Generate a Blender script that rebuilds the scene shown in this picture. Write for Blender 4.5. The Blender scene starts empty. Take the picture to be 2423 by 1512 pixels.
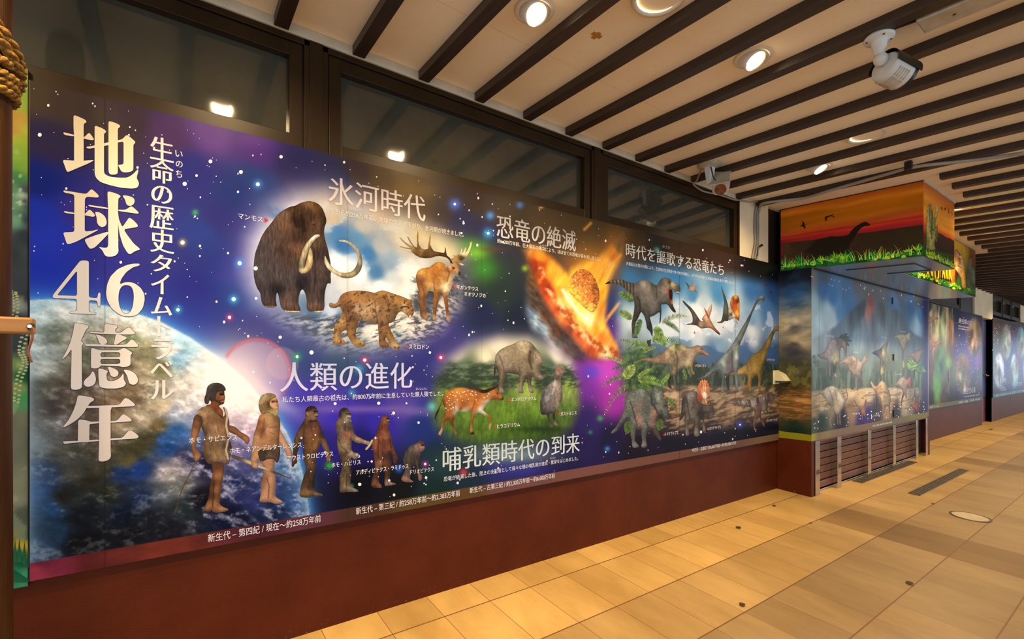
import bpy, bmesh, math, random
import numpy as np
from mathutils import Vector, Matrix
from mathutils.geometry import delaunay_2d_cdt

# ------------------------------------------------------------------ camera, world, light, exposure
SC = bpy.context.scene
COL = SC.collection
F_PX, YAW, CY, CX, SL, DIST = 1115.69, 0.954906, 861.816, 1211.5, 0.0526, 2.6
CAM = np.array([0.0, -DIST, 0.5355 * DIST])
FW = np.array([math.cos(YAW), math.sin(YAW), 0.0])
RT = np.array([math.sin(YAW), -math.cos(YAW), 0.0])
cam_d = bpy.data.cameras.new('camera')
cam_d.sensor_width = 36.0
cam_d.lens = F_PX / 2423.0 * 36.0
cam_d.shift_y = (CY - 756.0) / 2423.0
cam_d.clip_start = 0.05
cam_o = bpy.data.objects.new('camera', cam_d)
COL.objects.link(cam_o)
cam_o.location = CAM
cam_o.rotation_euler = (math.pi / 2, 0, YAW - math.pi / 2)
SC.camera = cam_o

SC.view_settings.view_transform = 'Standard'
SC.view_settings.look = 'None'
SC.view_settings.exposure = 0.65
SC.view_settings.gamma = 1.0
SC.view_settings.use_curve_mapping = False

wd = bpy.data.worlds.new('overcast_sky')
SC.world = wd
wd.use_nodes = True
wd.node_tree.nodes['Background'].inputs[0].default_value = (0.74, 0.86, 1.0, 1)
wd.node_tree.nodes['Background'].inputs[1].default_value = 1.4

LAMP_COL = (1.0, 0.70, 0.36)
LAMP_EYE, LAMP_BIG = 66.0, 126.0       # watts of the two kinds of downlight
PRINT_GAIN = [0.76, 0.84, 1.0]          # print colour gain, reset per board to make up for uneven light
ZC = 3.12                             # ceiling height at the wall line

# ------------------------------------------------------------------ photo pixel <-> place
def ray(px, py):
    px = np.asarray(px, float); py = np.asarray(py, float)
    a = (px - CX) / F_PX; b = -(py - CY) / F_PX
    d = FW[None, :] + a.reshape(-1, 1) * RT[None, :]
    d[:, 2] = b.reshape(-1)
    return d
def on_y(px, py, y=0.0):
    d = ray(px, py); return CAM + d * ((y - CAM[1]) / d[:, 1])[:, None]
def on_x(px, py, x):
    d = ray(px, py); return CAM + d * ((x - CAM[0]) / d[:, 0])[:, None]
def on_z(px, py, z0=0.0):
    d = ray(px, py); t = (z0 + SL * CAM[1] - CAM[2]) / (d[:, 2] - SL * d[:, 1])
    return CAM + d * t[:, None]
def proj(P):
    d = np.asarray(P, float) - CAM; k = d @ FW
    return np.stack([CX + F_PX * (d @ RT) / k, CY - F_PX * d[:, 2] / k], 1)
def Y1(px, py, y=0.0): return on_y([px], [py], y)[0]
def Z1(px, py, z=0.0): return on_z([px], [py], z)[0]

class Wall:                           # a printed plane: 'y' = parallel to the wall, 'x' = at right angles to it
    def __init__(s, axis, v): s.axis, s.v = axis, v
    def at(s, px, py, off=0.0):
        return on_y(px, py, s.v - off) if s.axis == 'y' else on_x(px, py, s.v - off)
    def uv(s, P):
        P = np.asarray(P, float)
        return P[:, [0, 2]] if s.axis == 'y' else np.stack([-P[:, 1], P[:, 2]], 1)
    def P3(s, U, off=0.0):
        U = np.asarray(U, float); o = np.zeros((len(U), 3))
        if s.axis == 'y': o[:, 0] = U[:, 0]; o[:, 1] = s.v - off
        else: o[:, 1] = -U[:, 0]; o[:, 0] = s.v - off
        o[:, 2] = U[:, 1]; return o
    def pxuv(s, px, py): return s.uv(s.at(px, py))

# ------------------------------------------------------------------ objects
def tag(o, label=None, cat=None, group=None, kind=None):
    if label: o['label'] = label
    if cat: o['category'] = cat
    if group: o['group'] = group
    if kind: o['kind'] = kind
    return o
def thing(name, label, cat, loc=(0, 0, 0), group=None, rz=0):
    o = bpy.data.objects.new(name, None); COL.objects.link(o)
    o.location = loc; o.rotation_euler = (0, 0, rz); o.empty_display_size = 0.1
    return tag(o, label, cat, group)
def link(name, me, mat, parent=None, label=None, world=True):
    o = bpy.data.objects.new(name, me); COL.objects.link(o)
    if mat is not None:
        for m in (mat if isinstance(mat, (list, tuple)) else [mat]): me.materials.append(m)
    if parent is not None:
        o.parent = parent
        if world:
            M = Matrix.Translation(parent.location) @ parent.rotation_euler.to_matrix().to_4x4()
            if parent.parent: M = Matrix.Translation(parent.parent.location) @ parent.parent.rotation_euler.to_matrix().to_4x4() @ M
            me.transform(M.inverted())
    if label: o['label'] = label
    return o
class MB:
    def __init__(s): s.bm = bmesh.new()
    def face(s, pts, mi=0):
        f = s.bm.faces.new([s.bm.verts.new(p) for p in pts]); f.material_index = mi; return f
    def hexa(s, c8, bev=0.0, mi=0):
        v = [s.bm.verts.new(p) for p in c8]
        fs = [s.bm.faces.new([v[i] for i in q]) for q in ((0, 3, 2, 1), (4, 5, 6, 7), (0, 1, 5, 4), (1, 2, 6, 5), (2, 3, 7, 6), (3, 0, 4, 7))]
        for f in fs: f.material_index = mi
        if bev:
            bmesh.ops.bevel(s.bm, geom=list({e for f in fs for e in f.edges}), offset=bev, segments=2, affect='EDGES', profile=0.5)
    def box(s, x0, x1, y0, y1, z0, z1, bev=0.0, slope=0.0, mi=0):
        q = [(x0, y0), (x1, y0), (x1, y1), (x0, y1)]
        s.hexa([(x, y, z0 + slope * y) for x, y in q] + [(x, y, z1 + slope * y) for x, y in q], bev, mi)
    def obox(s, c, ax, ay, az, bev=0.0, mi=0):
        c, ax, ay, az = map(Vector, (c, ax, ay, az))
        s.hexa([c + a * ax + b * ay - az for a, b in ((-1, -1), (1, -1), (1, 1), (-1, 1))] + [c + a * ax + b * ay + az for a, b in ((-1, -1), (1, -1), (1, 1), (-1, 1))], bev, mi)
    def lathe(s, prof, M=None, n=32, cap=True, mi=0):
        M = M or Matrix(); rings = []
        for r, z in prof:
            rings.append([s.bm.verts.new(M @ Vector((r * math.cos(2 * math.pi * i / n), r * math.sin(2 * math.pi * i / n), z))) for i in range(n)])
        for a, b in zip(rings, rings[1:]):
            for i in range(n):
                f = s.bm.faces.new((a[i], a[(i + 1) % n], b[(i + 1) % n], b[i])); f.smooth = True; f.material_index = mi
        if cap:
            for q in (rings[0][::-1], rings[-1]):
                s.bm.faces.new(q).material_index = mi
    def tube(s, pts, r, n=8, mi=0):
        pts = [Vector(p) for p in pts]; rings = []; up = None
        for i, p in enumerate(pts):
            t = (pts[min(i + 1, len(pts) - 1)] - pts[max(i - 1, 0)]).normalized()
            if up is None: up = t.orthogonal().normalized()
            up = (up - t * up.dot(t)).normalized(); bi = t.cross(up)
            rr = r[i] if isinstance(r, (list, tuple)) else r
            rings.append([s.bm.verts.new(p + (up * math.cos(2 * math.pi * k / n) + bi * math.sin(2 * math.pi * k / n)) * rr) for k in range(n)])
        for a, b in zip(rings, rings[1:]):
            for i in range(n):
                f = s.bm.faces.new((a[i], a[(i + 1) % n], b[(i + 1) % n], b[i])); f.smooth = True; f.material_index = mi
        s.bm.faces.new(rings[0][::-1]); s.bm.faces.new(rings[-1])
    def mesh(s, name):
        bmesh.ops.recalc_face_normals(s.bm, faces=s.bm.faces)
        me = bpy.data.meshes.new(name); s.bm.to_mesh(me); s.bm.free(); return me
    def build(s, name, mat, parent=None, label=None): return link(name, s.mesh(name), mat, parent, label)
def spline(pts, n=8):
    pts = [np.array(p, float) for p in pts]; out = []
    for i in range(len(pts) - 1):
        p0, p1, p2, p3 = pts[max(i - 1, 0)], pts[i], pts[i + 1], pts[min(i + 2, len(pts) - 1)]
        for k in range(n):
            t = k / n
            out.append(0.5 * (2 * p1 + (p2 - p0) * t + (2 * p0 - 5 * p1 + 4 * p2 - p3) * t * t + (3 * p1 - p0 - 3 * p2 + p3) * t ** 3))
    return out + [pts[-1]]

# ------------------------------------------------------------------ materials
def srgb(h):
    h = h.lstrip('#'); return np.array([int(h[i:i + 2], 16) / 255 for i in (0, 2, 4)])
def lin(c):
    c = np.asarray(c, float); return np.where(c <= 0.04045, c / 12.92, ((c + 0.055) / 1.055) ** 2.4)
def L4(h): return tuple(lin(srgb(h))) + (1,)
def new_mat(name):
    m = bpy.data.materials.new(name); m.use_nodes = True
    nt = m.node_tree; return m, nt, nt.nodes['Principled BSDF']
def N(nt, t, **kw):
    n = nt.nodes.new(t)
    for k, v in kw.items(): setattr(n, k, v)
    return n
def noise(nt, scale=5, detail=4, rough=0.6, stretch=None, coord='Object'):
    tc = N(nt, 'ShaderNodeTexCoord'); mp = N(nt, 'ShaderNodeMapping')
    nt.links.new(tc.outputs[coord], mp.inputs[0])
    if stretch: mp.inputs['Scale'].default_value = stretch
    n = N(nt, 'ShaderNodeTexNoise'); n.inputs['Scale'].default_value = scale
    n.inputs['Detail'].default_value = detail; n.inputs['Roughness'].default_value = rough
    nt.links.new(mp.outputs[0], n.inputs['Vector']); return n
def ramp(nt, src, stops):
    r = N(nt, 'ShaderNodeValToRGB'); nt.links.new(src, r.inputs[0])
    while len(r.color_ramp.elements) < len(stops): r.color_ramp.elements.new(0.5)
    for e, (p, c) in zip(r.color_ramp.elements, stops): e.position = p; e.color = c
    return r
def grad_mat(name, c0, c1, scale=6, rough=0.5, spec=0.5, metal=0.0, bump=0.0, bscale=80, stretch=None, lo=0.35, hi=0.65):
    m, nt, b = new_mat(name)
    n = noise(nt, scale, 5, 0.6, stretch)
    r = ramp(nt, n.outputs[0], [(lo, L4(c0)), (hi, L4(c1))])
    nt.links.new(r.outputs[0], b.inputs['Base Color'])
    b.inputs['Roughness'].default_value = rough; b.inputs['Specular IOR Level'].default_value = spec; b.inputs['Metallic'].default_value = metal
    if bump:
        n2 = noise(nt, bscale, 3, 0.6, stretch); bp = N(nt, 'ShaderNodeBump'); bp.inputs['Strength'].default_value = bump; bp.inputs['Distance'].default_value = 0.01
        nt.links.new(n2.outputs[0], bp.inputs['Height']); nt.links.new(bp.outputs[0], b.inputs['Normal'])
    return m
def print_mat(name, amp, scale, stretch=None, rough=0.30):
    m, nt, b = new_mat(name)
    at = N(nt, 'ShaderNodeAttribute', attribute_name='Col')
    if amp:
        n = noise(nt, scale, 3, 0.65, stretch)
        mr = N(nt, 'ShaderNodeMapRange'); mr.inputs['From Min'].default_value = 0.3; mr.inputs['From Max'].default_value = 0.7
        mr.inputs['To Min'].default_value = 1 - amp; mr.inputs['To Max'].default_value = 1 + amp
        nt.links.new(n.outputs[0], mr.inputs[0])
        vm = N(nt, 'ShaderNodeVectorMath', operation='SCALE')
        nt.links.new(at.outputs['Color'], vm.inputs[0]); nt.links.new(mr.outputs[0], vm.inputs['Scale'])
        nt.links.new(vm.outputs[0], b.inputs['Base Color'])
    else: nt.links.new(at.outputs['Color'], b.inputs['Base Color'])
    b.inputs['Roughness'].default_value = rough; b.inputs['Specular IOR Level'].default_value = 0.06
    return m
def emit_mat(name, col, st):
    m, nt, b = new_mat(name)
    b.inputs['Base Color'].default_value = (*col, 1); b.inputs['Emission Color'].default_value = (*col, 1); b.inputs['Emission Strength'].default_value = st
    return m
M = {}
M['print'] = print_mat('printed_film', 0.0, 1)
M['fur'] = print_mat('printed_fur', 0.38, 95, (1, 1, 0.22))
M['skin'] = print_mat('printed_hide', 0.17, 130)
M['feather'] = print_mat('printed_feathers', 0.22, 110, (1, 1, 0.4))
M['brown'] = grad_mat('brown_gloss_paint', '#471b09', '#52220e', 3, 0.4, 0.10, bump=0.25, bscale=160)
def scuffs(m):                        # pale scuff marks low on the painted wall, just above the floor
    nt = m.node_tree; b = nt.nodes['Principled BSDF']; src = b.inputs['Base Color'].links[0].from_socket
    n = noise(nt, 42, 5, 0.75, (1, 1, 1.4)); r = ramp(nt, n.outputs[0], [(0.60, (0, 0, 0, 1)), (0.70, (1, 1, 1, 1))])
    tc = N(nt, 'ShaderNodeTexCoord'); sp = N(nt, 'ShaderNodeSeparateXYZ'); nt.links.new(tc.outputs['Object'], sp.inputs[0])
    mr = N(nt, 'ShaderNodeMapRange'); nt.links.new(sp.outputs[2], mr.inputs[0]); mr.inputs[1].default_value = .09; mr.inputs[2].default_value = .01
    mu = N(nt, 'ShaderNodeMath', operation='MULTIPLY'); nt.links.new(r.outputs[0], mu.inputs[0]); nt.links.new(mr.outputs[0], mu.inputs[1])
    mx = N(nt, 'ShaderNodeMix', data_type='RGBA'); nt.links.new(mu.outputs[0], mx.inputs[0]); nt.links.new(src, mx.inputs[6]); mx.inputs[7].default_value = L4('#8a7068'); nt.links.new(mx.outputs[2], b.inputs['Base Color'])
scuffs(M['brown'])
M['brown_metal'] = grad_mat('brown_coated_steel', '#553025', '#61382c', 3, 0.3, 0.5)
M['plaster'] = grad_mat('cream_plaster', '#d4c4a4', '#e2d2b2', 3, 0.85, 0.2, bump=0.1)
M['beam'] = grad_mat('dark_stained_wood', '#2a1c13', '#3a291c', 5, 0.42, 0.5, stretch=(8, 0.5, 8), bump=0.15, bscale=60)
M['frame'] = grad_mat('dark_bronze_aluminium', '#241604', '#2c1c07', 2, 0.4, 0.25)
M['gasket'] = grad_mat('black_rubber', '#080706', '#0e0d0c', 5, 0.6, 0.3)
M['molding'] = grad_mat('pale_caulk', '#b8ae98', '#c8bea8', 8, 0.7, 0.3)
M['steel'] = grad_mat('mirror_steel', '#b9b4aa', '#c6c1b6', 4, 0.08, 0.5, metal=1.0)
M['soffit'] = grad_mat('polished_grey_panel', '#8c8880', '#96928a', 2, 0.2, 0.5, metal=0.7)
M['white'] = grad_mat('white_enamel', '#d8d2c6', '#e2dcd0', 6, 0.4, 0.5)
M['camgrey'] = grad_mat('pale_grey_plastic', '#c6c4bc', '#d4d2ca', 6, 0.45, 0.5)
M['black'] = grad_mat('black_plastic', '#14120f', '#1c1a16', 6, 0.4, 0.5)
M['dirtywhite'] = grad_mat('weathered_white_plastic', '#a9a08c', '#c4bba6', 14, 0.5, 0.4)
M['rust'] = grad_mat('rusty_brown_lens', '#5a3018', '#94562e', 40, 0.6, 0.3)
M['cable'] = grad_mat('grey_cable_sheath', '#8c857a', '#9a9388', 10, 0.5, 0.4)
M['cable_dark'] = grad_mat('dark_cable_sheath', '#2a2622', '#36312c', 10, 0.5, 0.4)
M['grate'] = grad_mat('weathered_iron', '#4c443a', '#6a6052', 30, 0.5, 0.5, metal=0.5)
M['dark'] = grad_mat('dark_brown_panel', '#1c140e', '#241a12', 3, 0.5, 0.4)
M['post'] = grad_mat('varnished_brown_timber', '#2e1806', '#452808', 3, 0.5, 0.2, stretch=(6, 6, 0.4), bump=0.2, bscale=40)
M['plank'] = grad_mat('tan_timber', '#8e6030', '#a8763e', 3, 0.5, 0.4, stretch=(0.5, 6, 6))
M['rope'] = grad_mat('hemp_rope', '#4e3414', '#96702f', 60, 0.85, 0.2, bump=0.6, bscale=120)
M['beige'] = grad_mat('beige_enamel', '#cfc39c', '#dacfa8', 5, 0.4, 0.5)
M['leaf'] = grad_mat('dry_leaf', '#3a2a18', '#5e4424', 30, 0.7, 0.2)
M['tape'] = grad_mat('ochre_tape_residue', '#a8782c', '#b8883a', 20, 0.7, 0.2)
M['red'] = grad_mat('dark_red_paint', '#5a1a22', '#6c2028', 3, 0.4, 0.5)
M['bulb'] = emit_mat('lamp_glow', (1.0, 0.80, 0.50), 14.0)
M['bulb_big'] = emit_mat('lamp_glow_wide', (1.0, 0.74, 0.36), 9.0)
m, nt, b = new_mat('tinted_window_glass')
n_ = noise(nt, 3, 4, 0.6)
r_ = ramp(nt, n_.outputs[0], [(0.3, L4('#34332a')), (0.7, L4('#403f34'))])
nt.links.new(r_.outputs[0], b.inputs['Base Color'])
b.inputs['Roughness'].default_value = 0.05; b.inputs['IOR'].default_value = 1.75
M['glass'] = m

# floor tiles: joints, per-tile tint, darker bands of tile, stains
def floor_mat():
    m, nt, b = new_mat('ochre_stone_tiles')
    tc = N(nt, 'ShaderNodeTexCoord'); sp = N(nt, 'ShaderNodeSeparateXYZ'); nt.links.new(tc.outputs['Object'], sp.inputs[0])
    def mth(op, a, b_=None, c=None):
        n = N(nt, 'ShaderNodeMath', operation=op)
        for i, v in enumerate((a, b_, c)):
            if v is None: continue
            if isinstance(v, (int, float)): n.inputs[i].default_value = v
            else: nt.links.new(v, n.inputs[i])
        return n.outputs[0]
    u = mth('DIVIDE', mth('SUBTRACT', sp.outputs[0], 0.0125), 0.2995)
    v = mth('DIVIDE', mth('SUBTRACT', mth('MULTIPLY', sp.outputs[1], -1.0), 0.2405), 0.4465)
    iu, iv = mth('FLOOR', u), mth('FLOOR', v)
    fu, fv = mth('FRACT', u), mth('FRACT', v)
    eu = mth('MULTIPLY', mth('MINIMUM', fu, mth('SUBTRACT', 1.0, fu)), 0.2995)
    ev = mth('MULTIPLY', mth('MINIMUM', fv, mth('SUBTRACT', 1.0, fv)), 0.4465)
    ju = mth('LESS_THAN', eu, 0.0022); jv = mth('LESS_THAN', ev, 0.0040)
    j = mth('MAXIMUM', mth('MULTIPLY', ju, 0.75), jv)
    cb = N(nt, 'ShaderNodeCombineXYZ'); nt.links.new(iu, cb.inputs[0]); nt.links.new(iv, cb.inputs[1])
    wn = N(nt, 'ShaderNodeTexWhiteNoise', noise_dimensions='2D'); nt.links.new(cb.outputs[0], wn.inputs['Vector'])
    n1 = noise(nt, 2.2, 6, 0.62, (1.0, 0.35, 1)); n2 = noise(nt, 9, 5, 0.65, (1.0, 0.3, 1))
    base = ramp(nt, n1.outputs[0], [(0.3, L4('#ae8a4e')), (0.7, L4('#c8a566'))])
    outer = ramp(nt, n1.outputs[0], [(0.3, L4('#866c46')), (0.7, L4('#9a8058'))])  # outer rows greyer, and darkened to paint in lamp light fading from the wall
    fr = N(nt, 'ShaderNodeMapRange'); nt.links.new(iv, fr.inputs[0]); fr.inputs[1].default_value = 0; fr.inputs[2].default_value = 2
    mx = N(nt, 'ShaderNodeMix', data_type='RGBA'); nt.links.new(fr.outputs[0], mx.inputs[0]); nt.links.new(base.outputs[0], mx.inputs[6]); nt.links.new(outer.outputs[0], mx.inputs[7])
    # bands of browner tile, two tiles wide, every 17 rows
    band = mth('LESS_THAN', mth('FLOORED_MODULO', mth('SUBTRACT', iu, BAND0), BANDN), 1.5)
    band = mth('MULTIPLY', band, mth('GREATER_THAN', iv, BANDV))
    mb = N(nt, 'ShaderNodeMix', data_type='RGBA', blend_type='MULTIPLY'); nt.links.new(mth('MULTIPLY', band, 0.85), mb.inputs[0]); nt.links.new(mx.outputs[2], mb.inputs[6]); mb.inputs[7].default_value = (0.60, 0.52, 0.42, 1)
    tint = N(nt, 'ShaderNodeMapRange'); nt.links.new(wn.outputs[0], tint.inputs[0]); tint.inputs[3].default_value = 0.86; tint.inputs[4].default_value = 1.08
    st = N(nt, 'ShaderNodeMapRange'); nt.links.new(n2.outputs[0], st.inputs[0]); st.inputs[1].default_value = 0.3; st.inputs[2].default_value = 0.7; st.inputs[3].default_value = 0.86; st.inputs[4].default_value = 1.08
    sc = N(nt, 'ShaderNodeVectorMath', operation='SCALE'); nt.links.new(mb.outputs[2], sc.inputs[0]); nt.links.new(mth('MULTIPLY', tint.outputs[0], st.outputs[0]), sc.inputs['Scale'])
    mj = N(nt, 'ShaderNodeMix', data_type='RGBA'); nt.links.new(j, mj.inputs[0]); nt.links.new(sc.outputs[0], mj.inputs[6]); mj.inputs[7].default_value = L4('#6b4a30')
    nt.links.new(mj.outputs[2], b.inputs['Base Color'])
    b.inputs['Roughness'].default_value = 0.42; b.inputs['Specular IOR Level'].default_value = 0.35
    hg = mth('SUBTRACT', mth('MULTIPLY', n2.outputs[0], 0.3), j)
    bp = N(nt, 'ShaderNodeBump'); bp.inputs['Strength'].default_value = 0.35; bp.inputs['Distance'].default_value = 0.003
    nt.links.new(hg, bp.inputs['Height']); nt.links.new(bp.outputs[0], b.inputs['Normal'])
    return m
_c = on_z([2139.6, 2087.8], [1230.2, 1265.8])
BAND0 = round((_c[1][0] - 0.0125) / 0.2995); BANDN = 15; BANDV = 0.5
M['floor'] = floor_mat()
def ceil_mat():
    m, nt, b = new_mat('beige_ceiling_board')
    tc = N(nt, 'ShaderNodeTexCoord'); sp = N(nt, 'ShaderNodeSeparateXYZ'); nt.links.new(tc.outputs['Object'], sp.inputs[0])
    n1 = noise(nt, 2.5, 5, 0.6); n2 = noise(nt, 45, 3, 0.7)
    r = ramp(nt, n1.outputs[0], [(0.3, L4('#f2e4ca')), (0.7, L4('#f8eeda'))])
    a = N(nt, 'ShaderNodeMath', operation='ADD'); nt.links.new(sp.outputs[1], a.inputs[0]); a.inputs[1].default_value = -JOINT_Y
    ab = N(nt, 'ShaderNodeMath', operation='ABSOLUTE'); nt.links.new(a.outputs[0], ab.inputs[0])
    lt = N(nt, 'ShaderNodeMath', operation='LESS_THAN'); nt.links.new(ab.outputs[0], lt.inputs[0]); lt.inputs[1].default_value = 0.0022
    mx = N(nt, 'ShaderNodeMix', data_type='RGBA'); nt.links.new(lt.outputs[0], mx.inputs[0]); nt.links.new(r.outputs[0], mx.inputs[6]); mx.inputs[7].default_value = L4('#e4d6b8')
    sk = ramp(nt, n2.outputs[0], [(0.26, (0.5, 0.5, 0.5, 1)), (0.34, (1, 1, 1, 1))])
    mu = N(nt, 'ShaderNodeMix', data_type='RGBA', blend_type='MULTIPLY'); mu.inputs[0].default_value = 0.5; nt.links.new(mx.outputs[2], mu.inputs[6]); nt.links.new(sk.outputs[0], mu.inputs[7])
    nt.links.new(mu.outputs[2], b.inputs['Base Color']); b.inputs['Roughness'].default_value = 0.9; b.inputs['Specular IOR Level'].default_value = 0.15
    return m
JOINT_Y = Z1(1205, 85, ZC)[1]
M['ceil'] = ceil_mat()
# ------------------------------------------------------------------ the arcade: floor, wall, ceiling
def struct(name, mb_, mat, parent=None): return tag(mb_.build(name, mat, parent), kind='structure')
X0, X1, YOUT = -3.2, 46.0, -6.2
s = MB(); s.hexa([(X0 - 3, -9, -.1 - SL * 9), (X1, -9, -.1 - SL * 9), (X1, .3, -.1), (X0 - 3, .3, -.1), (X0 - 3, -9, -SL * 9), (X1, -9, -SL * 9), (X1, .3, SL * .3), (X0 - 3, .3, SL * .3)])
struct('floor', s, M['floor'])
s = MB(); s.hexa([(X0 - 3, YOUT, ZC + SL * YOUT), (X1, YOUT, ZC + SL * YOUT), (X1, .3, ZC + SL * .3), (X0 - 3, .3, ZC + SL * .3), (X0 - 3, YOUT, ZC + .25), (X1, YOUT, ZC + .25), (X1, .3, ZC + .25), (X0 - 3, .3, ZC + .25)])
struct('ceiling', s, M['ceil'])
s = MB(); s.box(X0, 15.05, 0, .25, -.1, 2.47); s.box(16.0, X1, 0, .25, -.1, 2.47); struct('wall_left', s, M['brown'])
s = MB(); s.box(X0, X1, .16, .25, 2.40, 3.16); struct('wall_back', s, M['dark'])
# narrow pale strip under the ceiling along the windows
s = MB(); s.box(X0, 4.70, -.012, .02, 3.068, 3.118); struct('trim_1', s, M['molding'])
# pale plaster pier right of the windows and dark panel behind the canopy
s = MB(); s.box(4.70, 5.28, -.004, .16, 2.46, 3.125, bev=.004); s.box(14.35, 15.05, -.004, .16, 2.47, 3.125); s.box(15.05, 16.1, -.004, .16, 2.47, 3.125); s.box(19.6, 24, -.004, .16, 2.6, 3.125); struct('wall_pier', s, M['plaster'])
s = MB(); s.box(5.28, 5.60, .03, .10, 2.46, 3.12); s.box(9.6, 14.35, .03, .10, 2.47, 3.12); struct('trim_2', s, M['dark'])

# ---- windows above the mural: outer frame, sash, dark tinted pane
def window(n, x0, x1, z0=2.478, z1=3.066, y=0.0):
    root = tag(thing('window_%d' % n, None, None, ((x0 + x1) / 2, y, z0)), kind='structure')
    a = MB()
    for q in ((x0, x0 + .026, z0, z1), (x1 - .026, x1, z0, z1), (x0, x1, z1 - .03, z1), (x0, x1, z0, z0 + .012)): a.box(q[0], q[1], y - .004, y + .10, q[2], q[3], bev=.0015)
    a.build('window_frame', M['frame'], root)
    g = MB()
    for q in ((x0 + .026, x0 + .032, z0, z1), (x1 - .032, x1 - .026, z0, z1), (x0, x1, z1 - .036, z1 - .03)): g.box(q[0], q[1], y + .012, y + .09, q[2], q[3])
    g.build('gasket', M['gasket'], root)
    h = MB(); xa, xb, zt, zb = x0 + .032, x1 - .032, z1 - .036, z0 + .012
    for q in ((xa, xa + .062, zb, zt), (xb - .062, xb, zb, zt), (xa + .062, xb - .062, zt - .066, zt), (xa + .062, xb - .062, zb, zb + .078)): h.box(q[0], q[1], y + .004, y + .08, q[2], q[3], bev=.002)
    h.build('sash', M['frame'], root)
    p = MB(); p.box(xa + .06, xb - .06, y + .05, y + .056, zb + .07, zt - .06); p.build('pane', M['glass'], root)
    return root
window(1, -3.0, .554); window(2, .621, 2.612); window(3, 2.68, 4.697)
s = MB(); s.box(.554, .621, -.008, .12, 2.478, 3.068, bev=.002); s.box(2.612, 2.68, -.008, .12, 2.478, 3.068, bev=.002); struct('trim_3', s, M['frame'])
for i, (a_, b_) in enumerate(((16.15, 17.2), (17.25, 18.3), (18.35, 19.5))): window(4 + i, a_, b_, 2.60, 3.09)
window(7, 9.95, 13.2, 2.52, 3.09); window(8, 24.2, 27.5, 2.6, 3.09); window(9, 27.6, 31, 2.6, 3.09)

# ---- ceiling beams, each by itself
ORD = ['first', 'second', 'third', 'fourth', 'fifth', 'sixth', 'seventh', 'eighth', 'ninth', 'tenth', 'eleventh', 'twelfth', 'thirteenth', 'fourteenth', 'fifteenth', 'sixteenth', 'seventeenth', 'eighteenth', 'nineteenth', 'twentieth']
BX0, BSP, BW, BH = .769, .3838, .068, .05
for k in range(-3, 96):
    x = BX0 + BSP * k
    yw = -.016
    if 5.30 < x < 6.52: yw = -1.405
    elif 6.52 <= x < 9.66: yw = -1.0
    q = MB(); q.hexa([(x, YOUT + .05, ZC - BH + SL * (YOUT + .05)), (x + BW, YOUT + .05, ZC - BH + SL * (YOUT + .05)), (x + BW, yw, ZC - BH + SL * yw), (x, yw, ZC - BH + SL * yw),
                      (x, YOUT + .05, ZC + .002 + SL * (YOUT + .05)), (x + BW, YOUT + .05, ZC + .002 + SL * (YOUT + .05)), (x + BW, yw, ZC + .002 + SL * yw), (x, yw, ZC + .002 + SL * yw)], bev=.004)
    o = q.build('ceiling_beam', M['beam'])
    if k < 0: lab = 'dark wooden ceiling beam over the left windows, outside the top of the photo'
    elif x < 5.30: lab = 'dark wooden ceiling beam, %s from the left along the windows' % ORD[k]
    elif x < 6.52: lab = 'dark wooden ceiling beam, %s of the short ones ending at the orange sunset canopy' % ORD[int((x - 5.30) / BSP)]
    elif x < 9.66: lab = 'dark wooden ceiling beam, %s of those ending at the recessed yellow fascia' % ORD[min(19, int((x - 6.52) / BSP))]
    else: lab = 'thin looking dark ceiling beam far down the arcade beyond the canopy'
    tag(o, lab, 'beam', 'dark ceiling beams')
# ------------------------------------------------------------------ printing: inks laid on the boards
def P2(s, c=(0, 0, 1)):               # "x,y x,y" measured on an enlarged crop -> photo pixels
    a = np.array([[float(v) for v in t.split(',')] for t in s.split()])
    return a / c[2] + np.array([c[0], c[1]])
def C2(s, c=(0, 0, 1)):               # "x,y,rrggbb ..." -> points, colours
    t = [q.split(',') for q in s.split()]
    p = np.array([[float(q[0]), float(q[1])] for q in t]) / c[2] + np.array([c[0], c[1]])
    return p, np.array([srgb(q[2]) for q in t])
def idw(P, Cp, Cc, power=2.0, eps=1e-4):
    out = np.empty((len(P), 3), np.float32)
    P = P.astype(np.float32); Cp = Cp.astype(np.float32)
    for i in range(0, len(P), 40000):
        q = P[i:i + 40000]
        d2 = ((q[:, None, :] - Cp[None]) ** 2).sum(2) + eps
        w = d2 ** -power
        out[i:i + 40000] = (w @ Cc) / w.sum(1, keepdims=True)
    return out
def vnoise(x, y, seed=0):
    xi = np.floor(x).astype(np.int64); yi = np.floor(y).astype(np.int64); fx = x - xi; fy = y - yi
    fx = fx * fx * (3 - 2 * fx); fy = fy * fy * (3 - 2 * fy)
    def h(a, b):
        n = (a * 374761393 + b * 668265263 + seed * 1442695041) & 0xFFFFFFFF
        n = ((n ^ (n >> 13)) * 1274126177) & 0xFFFFFFFF
        return ((n ^ (n >> 16)) & 0xFFFF) / 65535.0
    return (h(xi, yi) * (1 - fx) + h(xi + 1, yi) * fx) * (1 - fy) + (h(xi, yi + 1) * (1 - fx) + h(xi + 1, yi + 1) * fx) * fy
def fbm(x, y, seed=0, o=5, g=0.55):
    s = 0; a = 1; t = 0
    for k in range(o):
        c_, s_ = math.cos(.65 * (k + 1)), math.sin(.65 * (k + 1))
        s = s + a * vnoise((x * c_ - y * s_) * 2 ** k + 17.3 * k, (x * s_ + y * c_) * 2 ** k - 9.1 * k, seed + k); t += a; a *= g
    return s / t
def sstep(a, b, x):
    t = np.clip((x - a) / (b - a), 0, 1); return t * t * (3 - 2 * t)
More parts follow.
